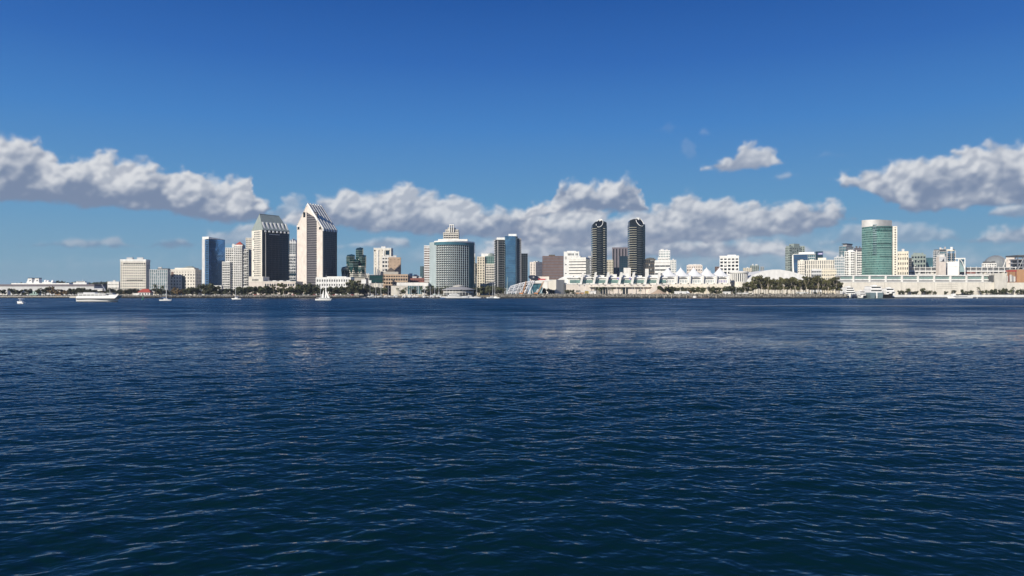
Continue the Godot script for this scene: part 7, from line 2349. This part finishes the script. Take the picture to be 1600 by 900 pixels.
func boats() -> void:
	ferry()
	var o := motorboat("small white motorboat speeding left, nearest boat at the left edge", 32.0, 385.0, 5.4, PI - 0.35)
	o.rotation.z = 0.10
	var b := MB.new(); b.tube(Vector3(-0.3, 1.3, 0.9), Vector3(-0.3, 2.5, 0.9), 0.05, 0.05, 5); b.tube(Vector3(-0.3, 1.3, -0.9), Vector3(-0.3, 2.5, -0.9), 0.05, 0.05, 5); b.box(-1.4, 2.5, -1.1, 0.6, 2.62, 1.1); part("sun_top", b, M.gel_coat, o)
	foam("wake", "white wake trailing right from the small motorboat", [[X(31, 384), -383.0, 0.6], [X(38, 386), -386.0, 0.7], [X(60, 392), -392.0, 0.5]])
	foam("wake", "thin white wake left of the passenger ferry", [[X(84, 500), -501.0, 0.5], [X(122, 500), -500.0, 1.2], [X(186, 500), -497.0, 0.5]])
	sailboat("white sailboat at anchor with bare mast before the cream mid-rise block", 259, 575, 9.0, 15.0, 0.08)
	sailboat("white sailboat at anchor before the shore trees under the tower with the grey-green roof", 369, 760, 9.2, 12.5, PI + 0.12)
	foam("wake", "thin pale wake line far out before the right quay", [[X(1150, 298), -298.0, 3.0], [X(1280, 295), -295.0, 4.0], [X(1400, 292), -292.0, 5.0], [X(1520, 290), -290.0, 5.0], [X(1660, 288), -288.0, 5.0]], 300, 1.6)
	ketch()
	motorboat("pale blue small motorboat just outside the breakwater of the marina", 692, 930, 7.0, 0.1, "", "blue_paint")
	# large white motor yacht moored at the marina's right
	motorboat("large white three-deck motor yacht moored before the round restaurant", 712, 1040, 36.0, 0.03, "", "gel_coat", 2, 0.48)
	motorboat("white flybridge yacht with tall aerial at the right end of the marina", 735, 1044, 15.0, 0.2, "", "gel_coat", 2, 0.75)
	# marina: rows of moored boats behind the breakwater
	var r := RandomNumberGenerator.new()
	r.seed = 5
	var masts := [[588, 441], [596, 443], [606, 446], [615, 444], [624, 448], [634, 446], [642, 449], [654, 443], [664, 447], [672, 448], [680, 444], [685, 442], [699, 433], [744, 431], [769, 437], [774, 441]]
	for i in masts.size():
		var d := 1064.0 + r.randf() * 26.0
		if masts[i][0] > 740: d = 1037.0
		var mh := Y(masts[i][1], d)
		sailboat("%s bare mast from the left among the sailboats moored in the marina" % nth(i), masts[i][0], d, clampf(mh * 0.58, 8.0, 15.0), mh, r.randf_range(-0.5, 0.5) + (PI if r.randf() < 0.5 else 0.0), "sailboats moored in the marina", ["blue_paint", "white", "tan", "navy_paint"][r.randi() % 4])
	for i in 20:
		var d := 1056.0 + r.randf() * 34.0
		var px := 574.0 + i * 7.2 + r.randf_range(-2, 2)
		if px > 690: px -= 60
		motorboat("%s from the left of the white motorboats moored in the marina" % nth(i), px, d, r.randf_range(8.0, 13.0), r.randf_range(-0.4, 0.4) + (PI if r.randf() < 0.5 else 0.0), "motorboats moored in the marina", "gel_coat", 1 + r.randi() % 2)
	# boats by the quay on the right
	charter("three-deck white harbour cruiser, stern view, beside the grove", 1329.5, 1108, 15.5, 447.5, "gel_coat")
	charter("small two-deck white tour boat between the two larger cruisers", 1348.5, 1110, 9.5, 454.0, "gel_coat")
	charter("large white catamaran ferry with dark window bands at the right quay", 1370, 1106, 19.0, 445.5, "catamaran")
	charter("white motor vessel with a black hull, bow view, at the right quay", 1393.5, 1106, 14.0, 449.0, "black")
	motorboat("low dark-roofed white tour launch before the long quay hall", 1499, 980, 32.0, PI, "", "gel_coat", 1, 0.42)
	o = get_child(get_child_count() - 1)
	b = MB.new(); b.box(-13.5, 4.3, -3.4, 5.0, 5.6, 3.4); part("awning", b, M.black_paint, o)
	for i in 6:
		b = MB.new(); b.tube(Vector3(-13 + i * 3.4, 2.0, 3.0), Vector3(-13 + i * 3.4, 4.3, 3.0), 0.1, 0.1, 5); part("post", b, M.steel_white, o)
	b = MB.new(); b.box(6, 3.6, -2.2, 10, 6.2, 2.2); part("wheelhouse", b, M.gel_coat, o)
	b = MB.new(); b.tube(Vector3(8, 6.2, 0), Vector3(8, 9, 0), 0.15, 0.1, 5); part("mast", b, M.steel_white, o)
	b = MB.new(); ball(b, Vector3(0, 0.4, 0), 0.8); o = thing("mooring_buoy", "small white buoy right of the tour launch", "buoy", Vector3(X(1527, 1000), 0, -1000)); part("float", b, M.gel_coat, o)
	# green channel buoy
	o = thing("channel_buoy", "small green channel buoy right of the passenger ferry", "buoy", Vector3(X(223.5, 720), 0, -720))
	b = MB.new(); b.lathe(PackedVector2Array([Vector2(0.01, -0.6), Vector2(1.4, -0.5), Vector2(1.4, 0.5), Vector2(0.5, 0.9)]), 14); part("float", b, M.green_paint, o)
	b = MB.new()
	for k in 4:
		var f := TAU * k / 4.0
		b.tube(Vector3(cos(f) * 0.9, 0.6, sin(f) * 0.9), Vector3(cos(f) * 0.25, 3.0, sin(f) * 0.25), 0.07, 0.06, 4)
	b.box(-0.5, 1.6, -0.5, 0.5, 3.0, 0.5); part("cage", b, M.green_paint, o)

func ferry() -> void:
	var d := 500.0
	var o := thing("passenger_ferry", "white three-deck passenger ferry with dark window bands heading right", "ferry", Vector3(X(154, d), 0, -d), 0.05)
	o.scale = Vector3(1, 0.88, 1)
	var b := MB.new(); hull(b, 26.5, 7.0, 1.9, 0.15); part("hull", b, M.gel_coat, o)
	b = MB.new(); hull(b, 25.6, 6.6, 0.35, 0.1); part("boot_stripe", b, M.black_paint, o)
	b = MB.new(); b.box(-12.8, 1.9, -3.56, 11.8, 2.55, 3.56); part("window_band", b, M.black_glass, o)
	b = MB.new(); b.extrude(PackedVector2Array([Vector2(-13.0, 2.56), Vector2(12.2, 2.56), Vector2(14.4, 4.9), Vector2(-12.4, 4.7)]), -3.6, 3.6); part("main_deck", b, M.gel_coat, o)
	b = MB.new(); b.box(-11.6, 4.71, -3.45, 7.4, 5.45, 3.45); part("window_band", b, M.black_glass, o)
	b = MB.new(); b.box(-11.9, 5.46, -3.6, 6.4, 6.2, 3.6); part("upper_deck", b, M.gel_coat, o)
	for i in 8:
		b = MB.new(); b.box(-11.3 + i * 2.6, 4.72, 3.40, -11.05 + i * 2.6, 5.45, 3.52); part("pillar", b, M.gel_coat, o)
	b = MB.new(); b.extrude(PackedVector2Array([Vector2(6.5, 4.8), Vector2(10.6, 4.8), Vector2(9.8, 6.5), Vector2(6.5, 6.5)]), -2.2, 2.2); var w := part("wheelhouse", b, M.gel_coat, o)
	b = MB.new(); b.extrude(PackedVector2Array([Vector2(6.8, 5.5), Vector2(10.32, 5.5), Vector2(10.02, 6.15), Vector2(6.8, 6.15)]), -2.22, 2.22); part("window", b, M.black_glass, w)
	b = MB.new(); b.box(6.2, 6.51, -2.5, 10.4, 6.7, 2.5); part("roof", b, M.gel_coat, w)
	b = MB.new()
	for i in 14:
		b.tube(Vector3(-11.8 + i * 1.3, 6.2, 3.4), Vector3(-11.8 + i * 1.3, 7.05, 3.4), 0.04, 0.04, 4)
	b.tube(Vector3(-11.8, 7.05, 3.4), Vector3(5.2, 7.05, 3.4), 0.05, 0.05, 4); b.tube(Vector3(-11.8, 6.6, 3.4), Vector3(5.2, 6.6, 3.4), 0.03, 0.03, 4); part("railing", b, M.steel_white, o)
	b = MB.new(); b.tube(Vector3(7.5, 6.7, 0), Vector3(7.2, 9.6, 0), 0.12, 0.06, 5); part("mast", b, M.steel_white, o)
	b = MB.new(); b.box(-9, 6.21, -2, -1.5, 7.2, 2); part("deck_house", b, M.pale_grey, o)
	b = MB.new(); b.box(-17.6, 3.0, -2.6, -12.6, 3.5, 2.6); b.box(-17.4, 4.0, -2.4, -12.5, 4.3, 2.4); part("stern_gallery", b, M.pale_concrete, o)
	for i in 5:
		b = MB.new(); b.box(10.8 + i * 0.7, 4.85, 3.1, 11.2 + i * 0.7, 5.6, 3.3); part("rail_panel", b, M.gel_coat, o)

func ketch() -> void:
	var d := 615.0
	var o := thing("sailing_ketch", "white two-masted ketch with lowered white sails before the terraced building", "sailboat", Vector3(X(505.5, d), 0, -d), 0.06)
	var b := MB.new(); hull(b, 13.2, 3.4, 1.35, 0.25); part("hull", b, M.gel_coat, o)
	b = MB.new(); b.box(-3.6, 1.35, -1.0, 2.6, 2.15, 1.0); part("cabin", b, M.gel_coat, o)
	b = MB.new(); b.box(-3.2, 1.6, 0.96, 2.2, 1.95, 1.03); part("window", b, M.dark_glass, o)
	for q in [[-2.4, 13.5, 0.15], [2.2, 21.3, 0.17]]:
		b = MB.new(); b.tube(Vector3(q[0], 1.2, 0), Vector3(q[0], q[1], 0), q[2], 0.09); part("mast", b, M.steel_white, o)
	# sails: bellied sheets
	for q in [[2.05, 2.4, 17.0, -0.9, 0.2], [0.2, 2.4, 9.0, -2.0, 0.4], [5.2, 1.9, 10.0, -2.0, 0.4]]:
		b = MB.new()
		var n := 8
		for i in n:
			var t0 := float(i) / n; var t1 := float(i + 1) / n
			var ya := lerpf(q[1], q[2], t0); var yb := lerpf(q[1], q[2], t1)
			var la: float = q[0] - (4.0 * t0 if q[0] > 5 else 0.0); var lb: float = q[0] - (4.0 * t1 if q[0] > 5 else 0.0)
			var wa: float = q[3] * pow(1 - t0, 0.9); var wb: float = q[3] * pow(1 - t1, 0.9)
			for k in 4:
				var u0 := k / 4.0; var u1 := (k + 1) / 4.0
				var belly := func(u: float, t: float) -> float: return q[4] * 2.4 * u * (1 - u) * (1 - t)
				b.q(Vector3(la + wa * u0, ya, belly.call(u0, t0)), Vector3(la + wa * u1, ya, belly.call(u1, t0)), Vector3(lb + wb * u1, yb, belly.call(u1, t1)), Vector3(lb + wb * u0, yb, belly.call(u0, t1)), Vector3.BACK)
		part("sail", b, M.sail_cloth, o)
	b = MB.new(); b.tube(Vector3(2.2, 2.3, 0), Vector3(-1.6, 2.2, 0), 0.1, 0.1, 5); b.tube(Vector3(-2.4, 2.3, 0), Vector3(-6.0, 2.2, 0), 0.1, 0.1, 5); part("boom", b, M.steel_white, o)

func charter(label: String, px: float, d: float, wide: float, top: float, kind: String) -> void:
	var o := thing("harbour_cruiser", label, "ship", Vector3(X(px, d), 0, -d))
	var h := Y(top, d)
	var hh := h * 0.34
	var b := MB.new()
	var hw := wide / 2
	if kind == "catamaran":
		for sx in [-1.0, 1.0]:
			b.T = Transform3D(Basis(), Vector3(sx * hw * 0.6, 0, 0))
			b.extrude(PackedVector2Array([Vector2(-hw * 0.34, 0), Vector2(hw * 0.34, 0), Vector2(hw * 0.4, hh), Vector2(-hw * 0.4, hh)]), -30, 0)
		b.T = Transform3D()
		b.box(-hw, hh * 0.55, -29, hw, hh * 1.25, -0.4)
		part("hull", b, M.slate_paint, o)
		b = MB.new(); b.box(-0.8, 0, -0.5, 0.8, hh * 1.3, 0.4); part("stem", b, M.gel_coat, o)
	else:
		b.T = Transform3D(Basis(Vector3.UP, -PI / 2), Vector3(0, 0, -12))
		hull(b, 26, wide * 0.98, hh, 0.3 if kind == "black" else 0.12)
		part("hull", b, M.black_paint if kind == "black" else M.gel_coat, o)
		if kind == "black":
			b = MB.new(); b.T = Transform3D(Basis(Vector3.UP, -PI / 2), Vector3(0, hh * 0.93, -12.6)); hull(b, 26, wide * 0.99, hh * 0.4, 0.75, 0.0); part("bulwark", b, M.gel_coat, o)
	var y := hh * (1.26 if kind == "catamaran" else 1.02)
	var n := 2 if kind != "gel_coat" or wide < 12 else 3
	var each := (h * 0.92 - y) / n
	for k in n:
		var s := 0.94 - k * 0.12
		b = MB.new(); b.box(-hw * s, y + k * each, -24 + k * 2, hw * s, y + (k + 1) * each - 0.01, -3.0 - k * 2.2 if kind == "black" else -1.0 - k); var c := part("deckhouse", b, M.gel_coat, o)
		b = MB.new(); b.box(-hw * s * 0.88, y + k * each + each * 0.38, -10, hw * s * 0.88, y + k * each + each * 0.76, (-3.0 - k * 2.2 if kind == "black" else -1.0 - k) + 0.06); part("window_band", b, M.black_glass, c)
		b = MB.new(); b.box(-hw * (s + 0.04), y + (k + 1) * each - 0.25, -24, hw * (s + 0.04), y + (k + 1) * each, (-2.4 - k * 2.2 if kind == "black" else -0.3 - k)); part("deck_edge", b, M.bright_white, o)
	b = MB.new(); b.box(-hw * 0.3, h * 0.92, -14, hw * 0.3, h, -6); part("wheelhouse", b, M.gel_coat, o)
	b = MB.new(); b.tube(Vector3(0, h, -9), Vector3(0, h + 3.0, -9), 0.18, 0.08, 5); b.tube(Vector3(-1.2, h + 1.6, -9), Vector3(1.2, h + 1.6, -9), 0.08, 0.08, 4); part("mast", b, M.steel_white, o)

# ---------------------------------------------------------------- the rest
func small_things() -> void:
	round_restaurant()
	steel_rings()
	var b: MB
	var o: Node3D
	# cars under the trees
	var r := RandomNumberGenerator.new()
	r.seed = 8
	var paints := ["white", "pale_grey", "dark_grey", "red_paint", "navy_paint", "bright_white"]
	var names := {"white": "white", "pale_grey": "silver", "dark_grey": "dark grey", "red_paint": "red", "navy_paint": "navy", "bright_white": "bright white"}
	var proto: Node3D
	var seen := {}
	for i in 22:
		var px := 392.0 + i * 7.6 + r.randf_range(-1.6, 1.6)
		var d := 1070.0 + r.randf() * 3.0
		var p: String = paints[r.randi() % paints.size()]
		var key := p + landmark(px)
		seen[key] = seen.get(key, 0) + 1
		var label := "%s%s car parked under the trees before %s" % ["" if seen[key] == 1 else nth(seen[key] - 1) + " ", names[p], landmark(px)]
		if proto == null:
			o = thing("parked_car", label, "car", Vector3.ZERO, 0, "cars parked under the shore trees")
			b = MB.new(); b.extrude(PackedVector2Array([Vector2(-2.2, 0.35), Vector2(2.2, 0.35), Vector2(2.25, 0.75), Vector2(1.3, 0.95), Vector2(-2.2, 0.98)]), -0.9, 0.9); part("body", b, M[p], o)
			b = MB.new(); b.extrude(PackedVector2Array([Vector2(-1.9, 0.96), Vector2(1.2, 0.94), Vector2(0.5, 1.48), Vector2(-1.4, 1.48)]), -0.78, 0.78); part("cabin", b, M.dark_glass, o)
			for sx in [-1.35, 1.4]:
				for sz in [-0.8, 0.8]:
					b = MB.new(); b.tube(Vector3(sx, 0.33, sz - 0.12), Vector3(sx, 0.33, sz + 0.12), 0.33, 0.33, 10); part("wheel", b, M.rubber, o)
			b = MB.new(); b.box(-1.3, 1.485, -0.7, 0.4, 1.53, 0.7); part("roof", b, M[p], o)
			proto = o
		else:
			o = copy(proto, label)
			for c in o.get_children():
				if String(c.name).begins_with("body") or String(c.name).begins_with("roof"):
					(c as MeshInstance3D).material_override = M[p]
		o.position = Vector3(X(px, d), LAND + 0.01, -d)
		o.rotation.y = r.randf_range(-0.1, 0.1) + (PI if r.randf() < 0.5 else 0.0)
	# tall posts along the promenade
	proto = null
	var posts := [905, 930, 953, 988, 1001, 1063, 1106, 1150]
	for i in posts.size():
		var label := "tall slim lamp post on the promenade before %s" % landmark(posts[i])
		if i in [1, 2, 3, 4]: label += ", %s of five" % nth(i)
		elif i == 0: label += ", first of five"
		elif i == 5: label += ", left one of the pair"
		elif i == 6: label += ", right one of the pair"
		if proto == null:
			o = thing("lamp_post", label, "lamp post", Vector3.ZERO, 0, "lamp posts along the promenade")
			b = MB.new(); b.tube(Vector3.ZERO, Vector3(0, 13, 0), 0.22, 0.12); part("pole", b, M.steel_white, o)
			b = MB.new(); b.box(-0.7, 12.9, -0.25, 0.7, 13.15, 0.25); part("lamp_head", b, M.pale_grey, o)
			proto = o
		else:
			o = copy(proto, label)
		o.position = Vector3(X(posts[i], 1054), LAND, -1054)
	# mooring piles at the foot of the stone bank
	proto = null
	for i in 11:
		var label := "%s pile from the left at the foot of the middle stone bank" % nth(i)
		if proto == null:
			o = thing("mooring_pile", label, "pile", Vector3.ZERO, 0, "piles at the foot of the bank")
			b = MB.new(); b.tube(Vector3(0, -2, 0), Vector3(0, 3.6, 0), 0.45, 0.38, 8); part("post", b, M.pale_bark, o)
			b = MB.new(); b.tube(Vector3(0, 3.55, 0), Vector3(0, 4.0, 0), 0.5, 0.1, 8); part("cap", b, M.white, o)
			proto = o
		else:
			o = copy(proto, label)
		o.position = Vector3(X(1003 + i * 11.6, 1035), 0, -1035)
	# white van and dark pontoon among the stones
	o = thing("delivery_van", "white van parked above the stones before the tents", "van", Vector3(X(1085.5, 1050), LAND, -1050))
	b = MB.new(); b.extrude(PackedVector2Array([Vector2(-2.6, 0.5), Vector2(2.6, 0.5), Vector2(2.6, 1.3), Vector2(1.9, 2.4), Vector2(-2.6, 2.5)]), -1, 1); part("body", b, M.bright_white, o)
	b = MB.new(); b.box(1.3, 1.45, 0.95, 2.0, 2.1, 1.04); part("window", b, M.dark_glass, o)
	for sx in [-1.6, 1.7]:
		for sz in [-0.9, 0.9]:
			b = MB.new(); b.tube(Vector3(sx, 0.4, sz - 0.12), Vector3(sx, 0.4, sz + 0.12), 0.4, 0.4, 10); part("wheel", b, M.rubber, o)
	o = thing("floating_pontoon", "low dark pontoon with a white hut below the stone bank", "pontoon", Vector3(X(1092, 1032), 0, -1032))
	b = MB.new(); b.box(-14, -0.4, -2.5, 14, 0.8, 2.5); part("deck", b, M.wood_pole, o)
	b = MB.new(); b.box(-8, 0.8, -1.5, -3.4, 3.0, 1.5); part("hut", b, M.bright_white, o)
	for i in 4:
		b = MB.new(); b.tube(Vector3(-13 + i * 8.6, -2, 2.2), Vector3(-13 + i * 8.6, 3.4, 2.2), 0.3, 0.3, 7); part("pile", b, M.wood_pole, o)
	# sheds and a tent on the park shore
	for q in [[914, 919.5, 453.5, "yellow_paint", "olive-yellow storage box at the foot of the pinkish wall"], [900, 913, 456, "orange_tan", "low brownish-orange crates left of the olive-yellow box"], [922, 931, 454.5, "white", "long white trailer beside the olive-yellow box"], [1054, 1072, 455, "bright_white", "long low white marquee at the right of the sand heap"], [1130, 1141, 455.5, "white", "low white cabin among shrubs left of the grove"], [1152, 1176, 457.5, "bright_white", "long thin white kiosk at the left foot of the grove"], [1244, 1262, 456.5, "white", "pale kiosk among the trunks of the grove"]]:
		var d := 1060.0
		o = thing("park_hut", q[4], "hut", Vector3(X((q[0] + q[1]) / 2.0, d), LAND, -d))
		var w := X(q[1], d) - X(q[0], d)
		var h := G(q[2], d)
		b = MB.new(); b.box(-w / 2, 0, -2, w / 2, h * 0.85, 2); part("wall", b, M[q[3]], o)
		b = MB.new(); b.box(-w / 2 - 0.3, h * 0.85 + 0.003, -2.4, w / 2 + 0.3, h, 2.4); part("roof", b, M.pale_grey if q[3] != "bright_white" else M.bright_white, o)
		b = MB.new(); b.box(-w * 0.1, 0, 1.95, w * 0.12, h * 0.6, 2.06); part("door", b, M.dark_grey, o)
	o = thing("peaked_marquee", "small white peaked marquee right of the long low marquee", "tent", Vector3(X(1074, 1062), LAND, -1062))
	b = MB.new(); hip(b, -3.4, 3.4, -3.4, 3.4, 3.0, 6.6, 3.3); part("canopy", b, M.tent_fabric, o)
	for sx in [-3.2, 3.2]:
		for sz in [-3.2, 3.2]:
			b = MB.new(); b.tube(Vector3(sx, 0, sz), Vector3(sx, 3.1, sz), 0.08, 0.08, 5); part("leg", b, M.steel_white, o)
	# sand heap
	b = MB.new()
	var rr := RandomNumberGenerator.new()
	rr.seed = 6
	var prof := PackedVector2Array()
	for i in 9:
		var t := i / 8.0
		prof.push_back(Vector2(maxf(15.0 * (1 - t) + rr.randf_range(-0.6, 0.6), 0.05), 8.6 * pow(t, 0.9)))
	b.lathe(prof, 26); o = thing("sand_heap", "brown heap of earth before the hall's stair", "heap", Vector3(X(1030, 1068), LAND, -1072)); part("heap", b, M.tan, o)

func round_restaurant() -> void:
	var d := 1122.0
	var o := thing("round_restaurant", "low round restaurant with wide shallow grey roof behind the yachts", "restaurant", Vector3(X(716.5, d), LAND, -d))
	var r := X(741.5, d) - X(716.5, d)
	var g := func(py: float) -> float: return G(py, d)
	var b := MB.new(); b.lathe(PackedVector2Array([Vector2(r * 0.92, 0), Vector2(r * 0.92, g.call(457.4)), Vector2(r * 0.5, g.call(457.4))]), 40); part("lower_wall", b, M.dark_grey, o)
	b = MB.new(); b.lathe(PackedVector2Array([Vector2(r * 0.86, g.call(458)), Vector2(r * 0.86, g.call(452.6))]), 40); part("glazing", b, M.black_glass, o)
	b = MB.new(); b.lathe(PackedVector2Array([Vector2(r * 0.94, g.call(457.2)), Vector2(r * 0.96, g.call(455.4)), Vector2(r * 0.86, g.call(455.4))]), 40); part("balcony", b, M.white, o)
	b = MB.new(); b.lathe(PackedVector2Array([Vector2(r * 0.7, g.call(453)), Vector2(r * 1.05, g.call(453.4)), Vector2(r * 1.05, g.call(452.4)), Vector2(r * 0.55, g.call(449.2)), Vector2(r * 0.36, g.call(448.0)), Vector2(0.01, g.call(447.8))]), 40); part("roof", b, M.grey, o)
	b = MB.new(); b.lathe(PackedVector2Array([Vector2(r * 0.34, g.call(448.2)), Vector2(r * 0.34, g.call(446.9)), Vector2(r * 0.38, g.call(446.8)), Vector2(r * 0.16, g.call(445.6)), Vector2(0.01, g.call(444.6))]), 30); part("lantern", b, M.pale_concrete, o)
	for i in 14:
		b = MB.new(); var f := PI * (i + 0.5) / 14.0; b.tube(Vector3(cos(f) * r * 0.93, 0, sin(f) * r * 0.93), Vector3(cos(f) * r * 0.95, g.call(453.2), sin(f) * r * 0.95), 0.25, 0.25, 6); part("column", b, M.white, o)

# half-built shell of pale steel rings, with cranes
func steel_rings() -> void:
	var d := 1075.0
	var o := thing("steel_ring_shell", "open shell of leaning pale steel rings under construction", "structure", Vector3(X(812, d), LAND, -d))
	var rad := [9.5, 12.0, 14.4, 16.5, 18.2, 19.4]
	for i in 6:
		var b := MB.new()
		var x := -15.5 + i * 6.2
		var r: float = [13.0, 15.0, 17.0, 18.6, 19.8, 20.4][i]
		var prev := Vector3.ZERO
		for k in 21:
			var f := PI * k / 20.0
			var y := sin(f) * r * 1.05
			var p := Vector3(x + y * 0.42 - 4.0 + sin(f) * 1.0, y, -8 + cos(f) * r * 0.7)
			if k: b.tube(prev, p, 0.55, 0.55, 6)
			prev = p
		part("steel_ring", b, M.steel_white, o)
		if i < 5:
			b = MB.new()
			var r2: float = [13.0, 15.0, 17.0, 18.6, 19.8, 20.4][i + 1]
			for k in 20:
				var f := PI * k / 20.0; var g: float = PI * (k + (1.0 if k % 2 else -0.4)) / 20.0
				var p := Vector3(x + sin(f) * r * 1.05 * 0.42 - 4.0 + sin(f), sin(f) * r * 1.05, -8 + cos(f) * r * 0.7)
				var q := Vector3(x + 6.2 + sin(g) * r2 * 1.05 * 0.42 - 4.0 + sin(g), absf(sin(g)) * r2 * 1.05, -8 + cos(g) * r2 * 0.7)
				b.tube(p, q, 0.26, 0.26, 5)
			part("brace", b, M.steel_white, o)
	var s := MB.new()
	for i in 11:
		var x := -22.0 + i * 2.6
		s.tube(Vector3(x, 0, 7), Vector3(x, 6.0 + i * 1.1, 6.5), 0.2, 0.2, 4)
	for k in 5:
		s.tube(Vector3(-22, 1.6 + k * 2.0, 7.1), Vector3(4, 1.6 + k * 2.6, 7.1), 0.16, 0.16, 4)
	part("scaffold", s, M.steel_white, o)
	s = MB.new(); s.tube(Vector3(-18.5, 0, 0), Vector3(-17.4, G(433, d), -1), 1.1, 0.5, 6); part("white_mast", s, M.pale_glass, o)
	s = MB.new(); s.extrude(PackedVector2Array([Vector2(-26, 0), Vector2(28, 0), Vector2(27, 1.3), Vector2(-25, 1.3)]), -24, 9); part("stage_base", s, M.concrete, o)
	# dark fabric lens over the stage and its red-edged end
	s = MB.new()
	var pl := PackedVector2Array()
	for k in 13:
		var f := -PI / 2 + PI * k / 12.0
		pl.push_back(Vector2(maxf(cos(f), 0.001), sin(f)))
	s.T = Transform3D(Basis(Vector3.BACK, -0.28).scaled_local(Vector3(9.6, 3.9, 6.0)), Vector3(X(836, d) - X(812, d), G(434.3, d), -16))
	s.lathe(pl, 20); part("dark_canopy", s, M.navy_paint, o)
	s = MB.new(); s.T = Transform3D(Basis(Vector3.BACK, -0.3), Vector3(X(845.5, d) - X(812, d), G(436.8, d), -14)); s.box(-4.2, -0.7, -3, 4.2, 0.7, 3); part("red_edge", s, M.red_paint, o)
	s = MB.new(); s.extrude(PackedVector2Array([Vector2(14, G(443, d)), Vector2(37, G(440, d)), Vector2(48, G(438.2, d)), Vector2(48, G(437, d)), Vector2(30, G(437.5, d)), Vector2(12, G(441, d))]), -20, -4); part("back_canopy", s, M.white, o)
	s = MB.new(); s.box(16, 2, -18, 33, G(442.6, d), -8); part("stage_house", s, M.teal_glass, o)
	for q in [[[20, 0], [17, 10]], [[24, 0], [27, 9]], [[29, 0], [33, 9]], [[21, 0], [26, 9]]]:
		s = MB.new(); s.tube(Vector3(q[0][0], q[0][1], 3), Vector3(q[1][0], q[1][1], 3), 0.45, 0.45, 6); part("prop", s, M.steel_white, o)
	# cranes: tracked body, cab, leaning boom
	for q in [[816.5, 822, 439.5, "orange-painted crawler crane with leaning tan boom before the steel rings"], [839.5, 849.5, 439.5, "second crawler crane with tan boom right of the steel rings"]]:
		var o2 := thing("crawler_crane", q[3], "crane", Vector3(X(q[0], 1062), LAND, -1062), 0.0, "cranes at the steel rings")
		s = MB.new(); s.box(-4.2, 0, -2.4, 4.2, 1.1, -1.2); s.box(-4.2, 0, 1.2, 4.2, 1.1, 2.4); part("track", s, M.rubber, o2)
		s = MB.new(); s.box(-4.6, 1.1, -1.7, 2.2, 3.8, 1.7); part("body", s, M.orange_paint, o2)
		s = MB.new(); s.box(0.4, 1.3, 1.72, 2.6, 4.2, 2.8); part("cab", s, M.dark_glass, o2)
		var tip := Vector3(X(q[1], 1062) - X(q[0], 1062), G(q[2], 1062), 0)
		s = MB.new()
		var a := Vector3(0.5, 2.4, 0)
		for sx in [-1.0, 1.0]:
			for sz in [-0.8, 0.8]:
				s.tube(a + Vector3(sx * 0.9, 0, sz), tip + Vector3(sx * 0.6, 0, sz * 0.7), 0.32, 0.28, 5)
		for k in 9:
			var t := k / 9.0
			s.tube(a.lerp(tip, t) + Vector3(-0.9, 0, 0.8), a.lerp(tip, t + 0.11) + Vector3(0.8, 0, 0.8), 0.22, 0.22, 4)
			s.tube(a.lerp(tip, t) + Vector3(0.9, 0, 0.8), a.lerp(tip, t + 0.11) + Vector3(-0.8, 0, 0.8), 0.22, 0.22, 4)
		part("boom", s, M.orange_tan, o2)
	sites.append([786, 832, "the steel rings"])
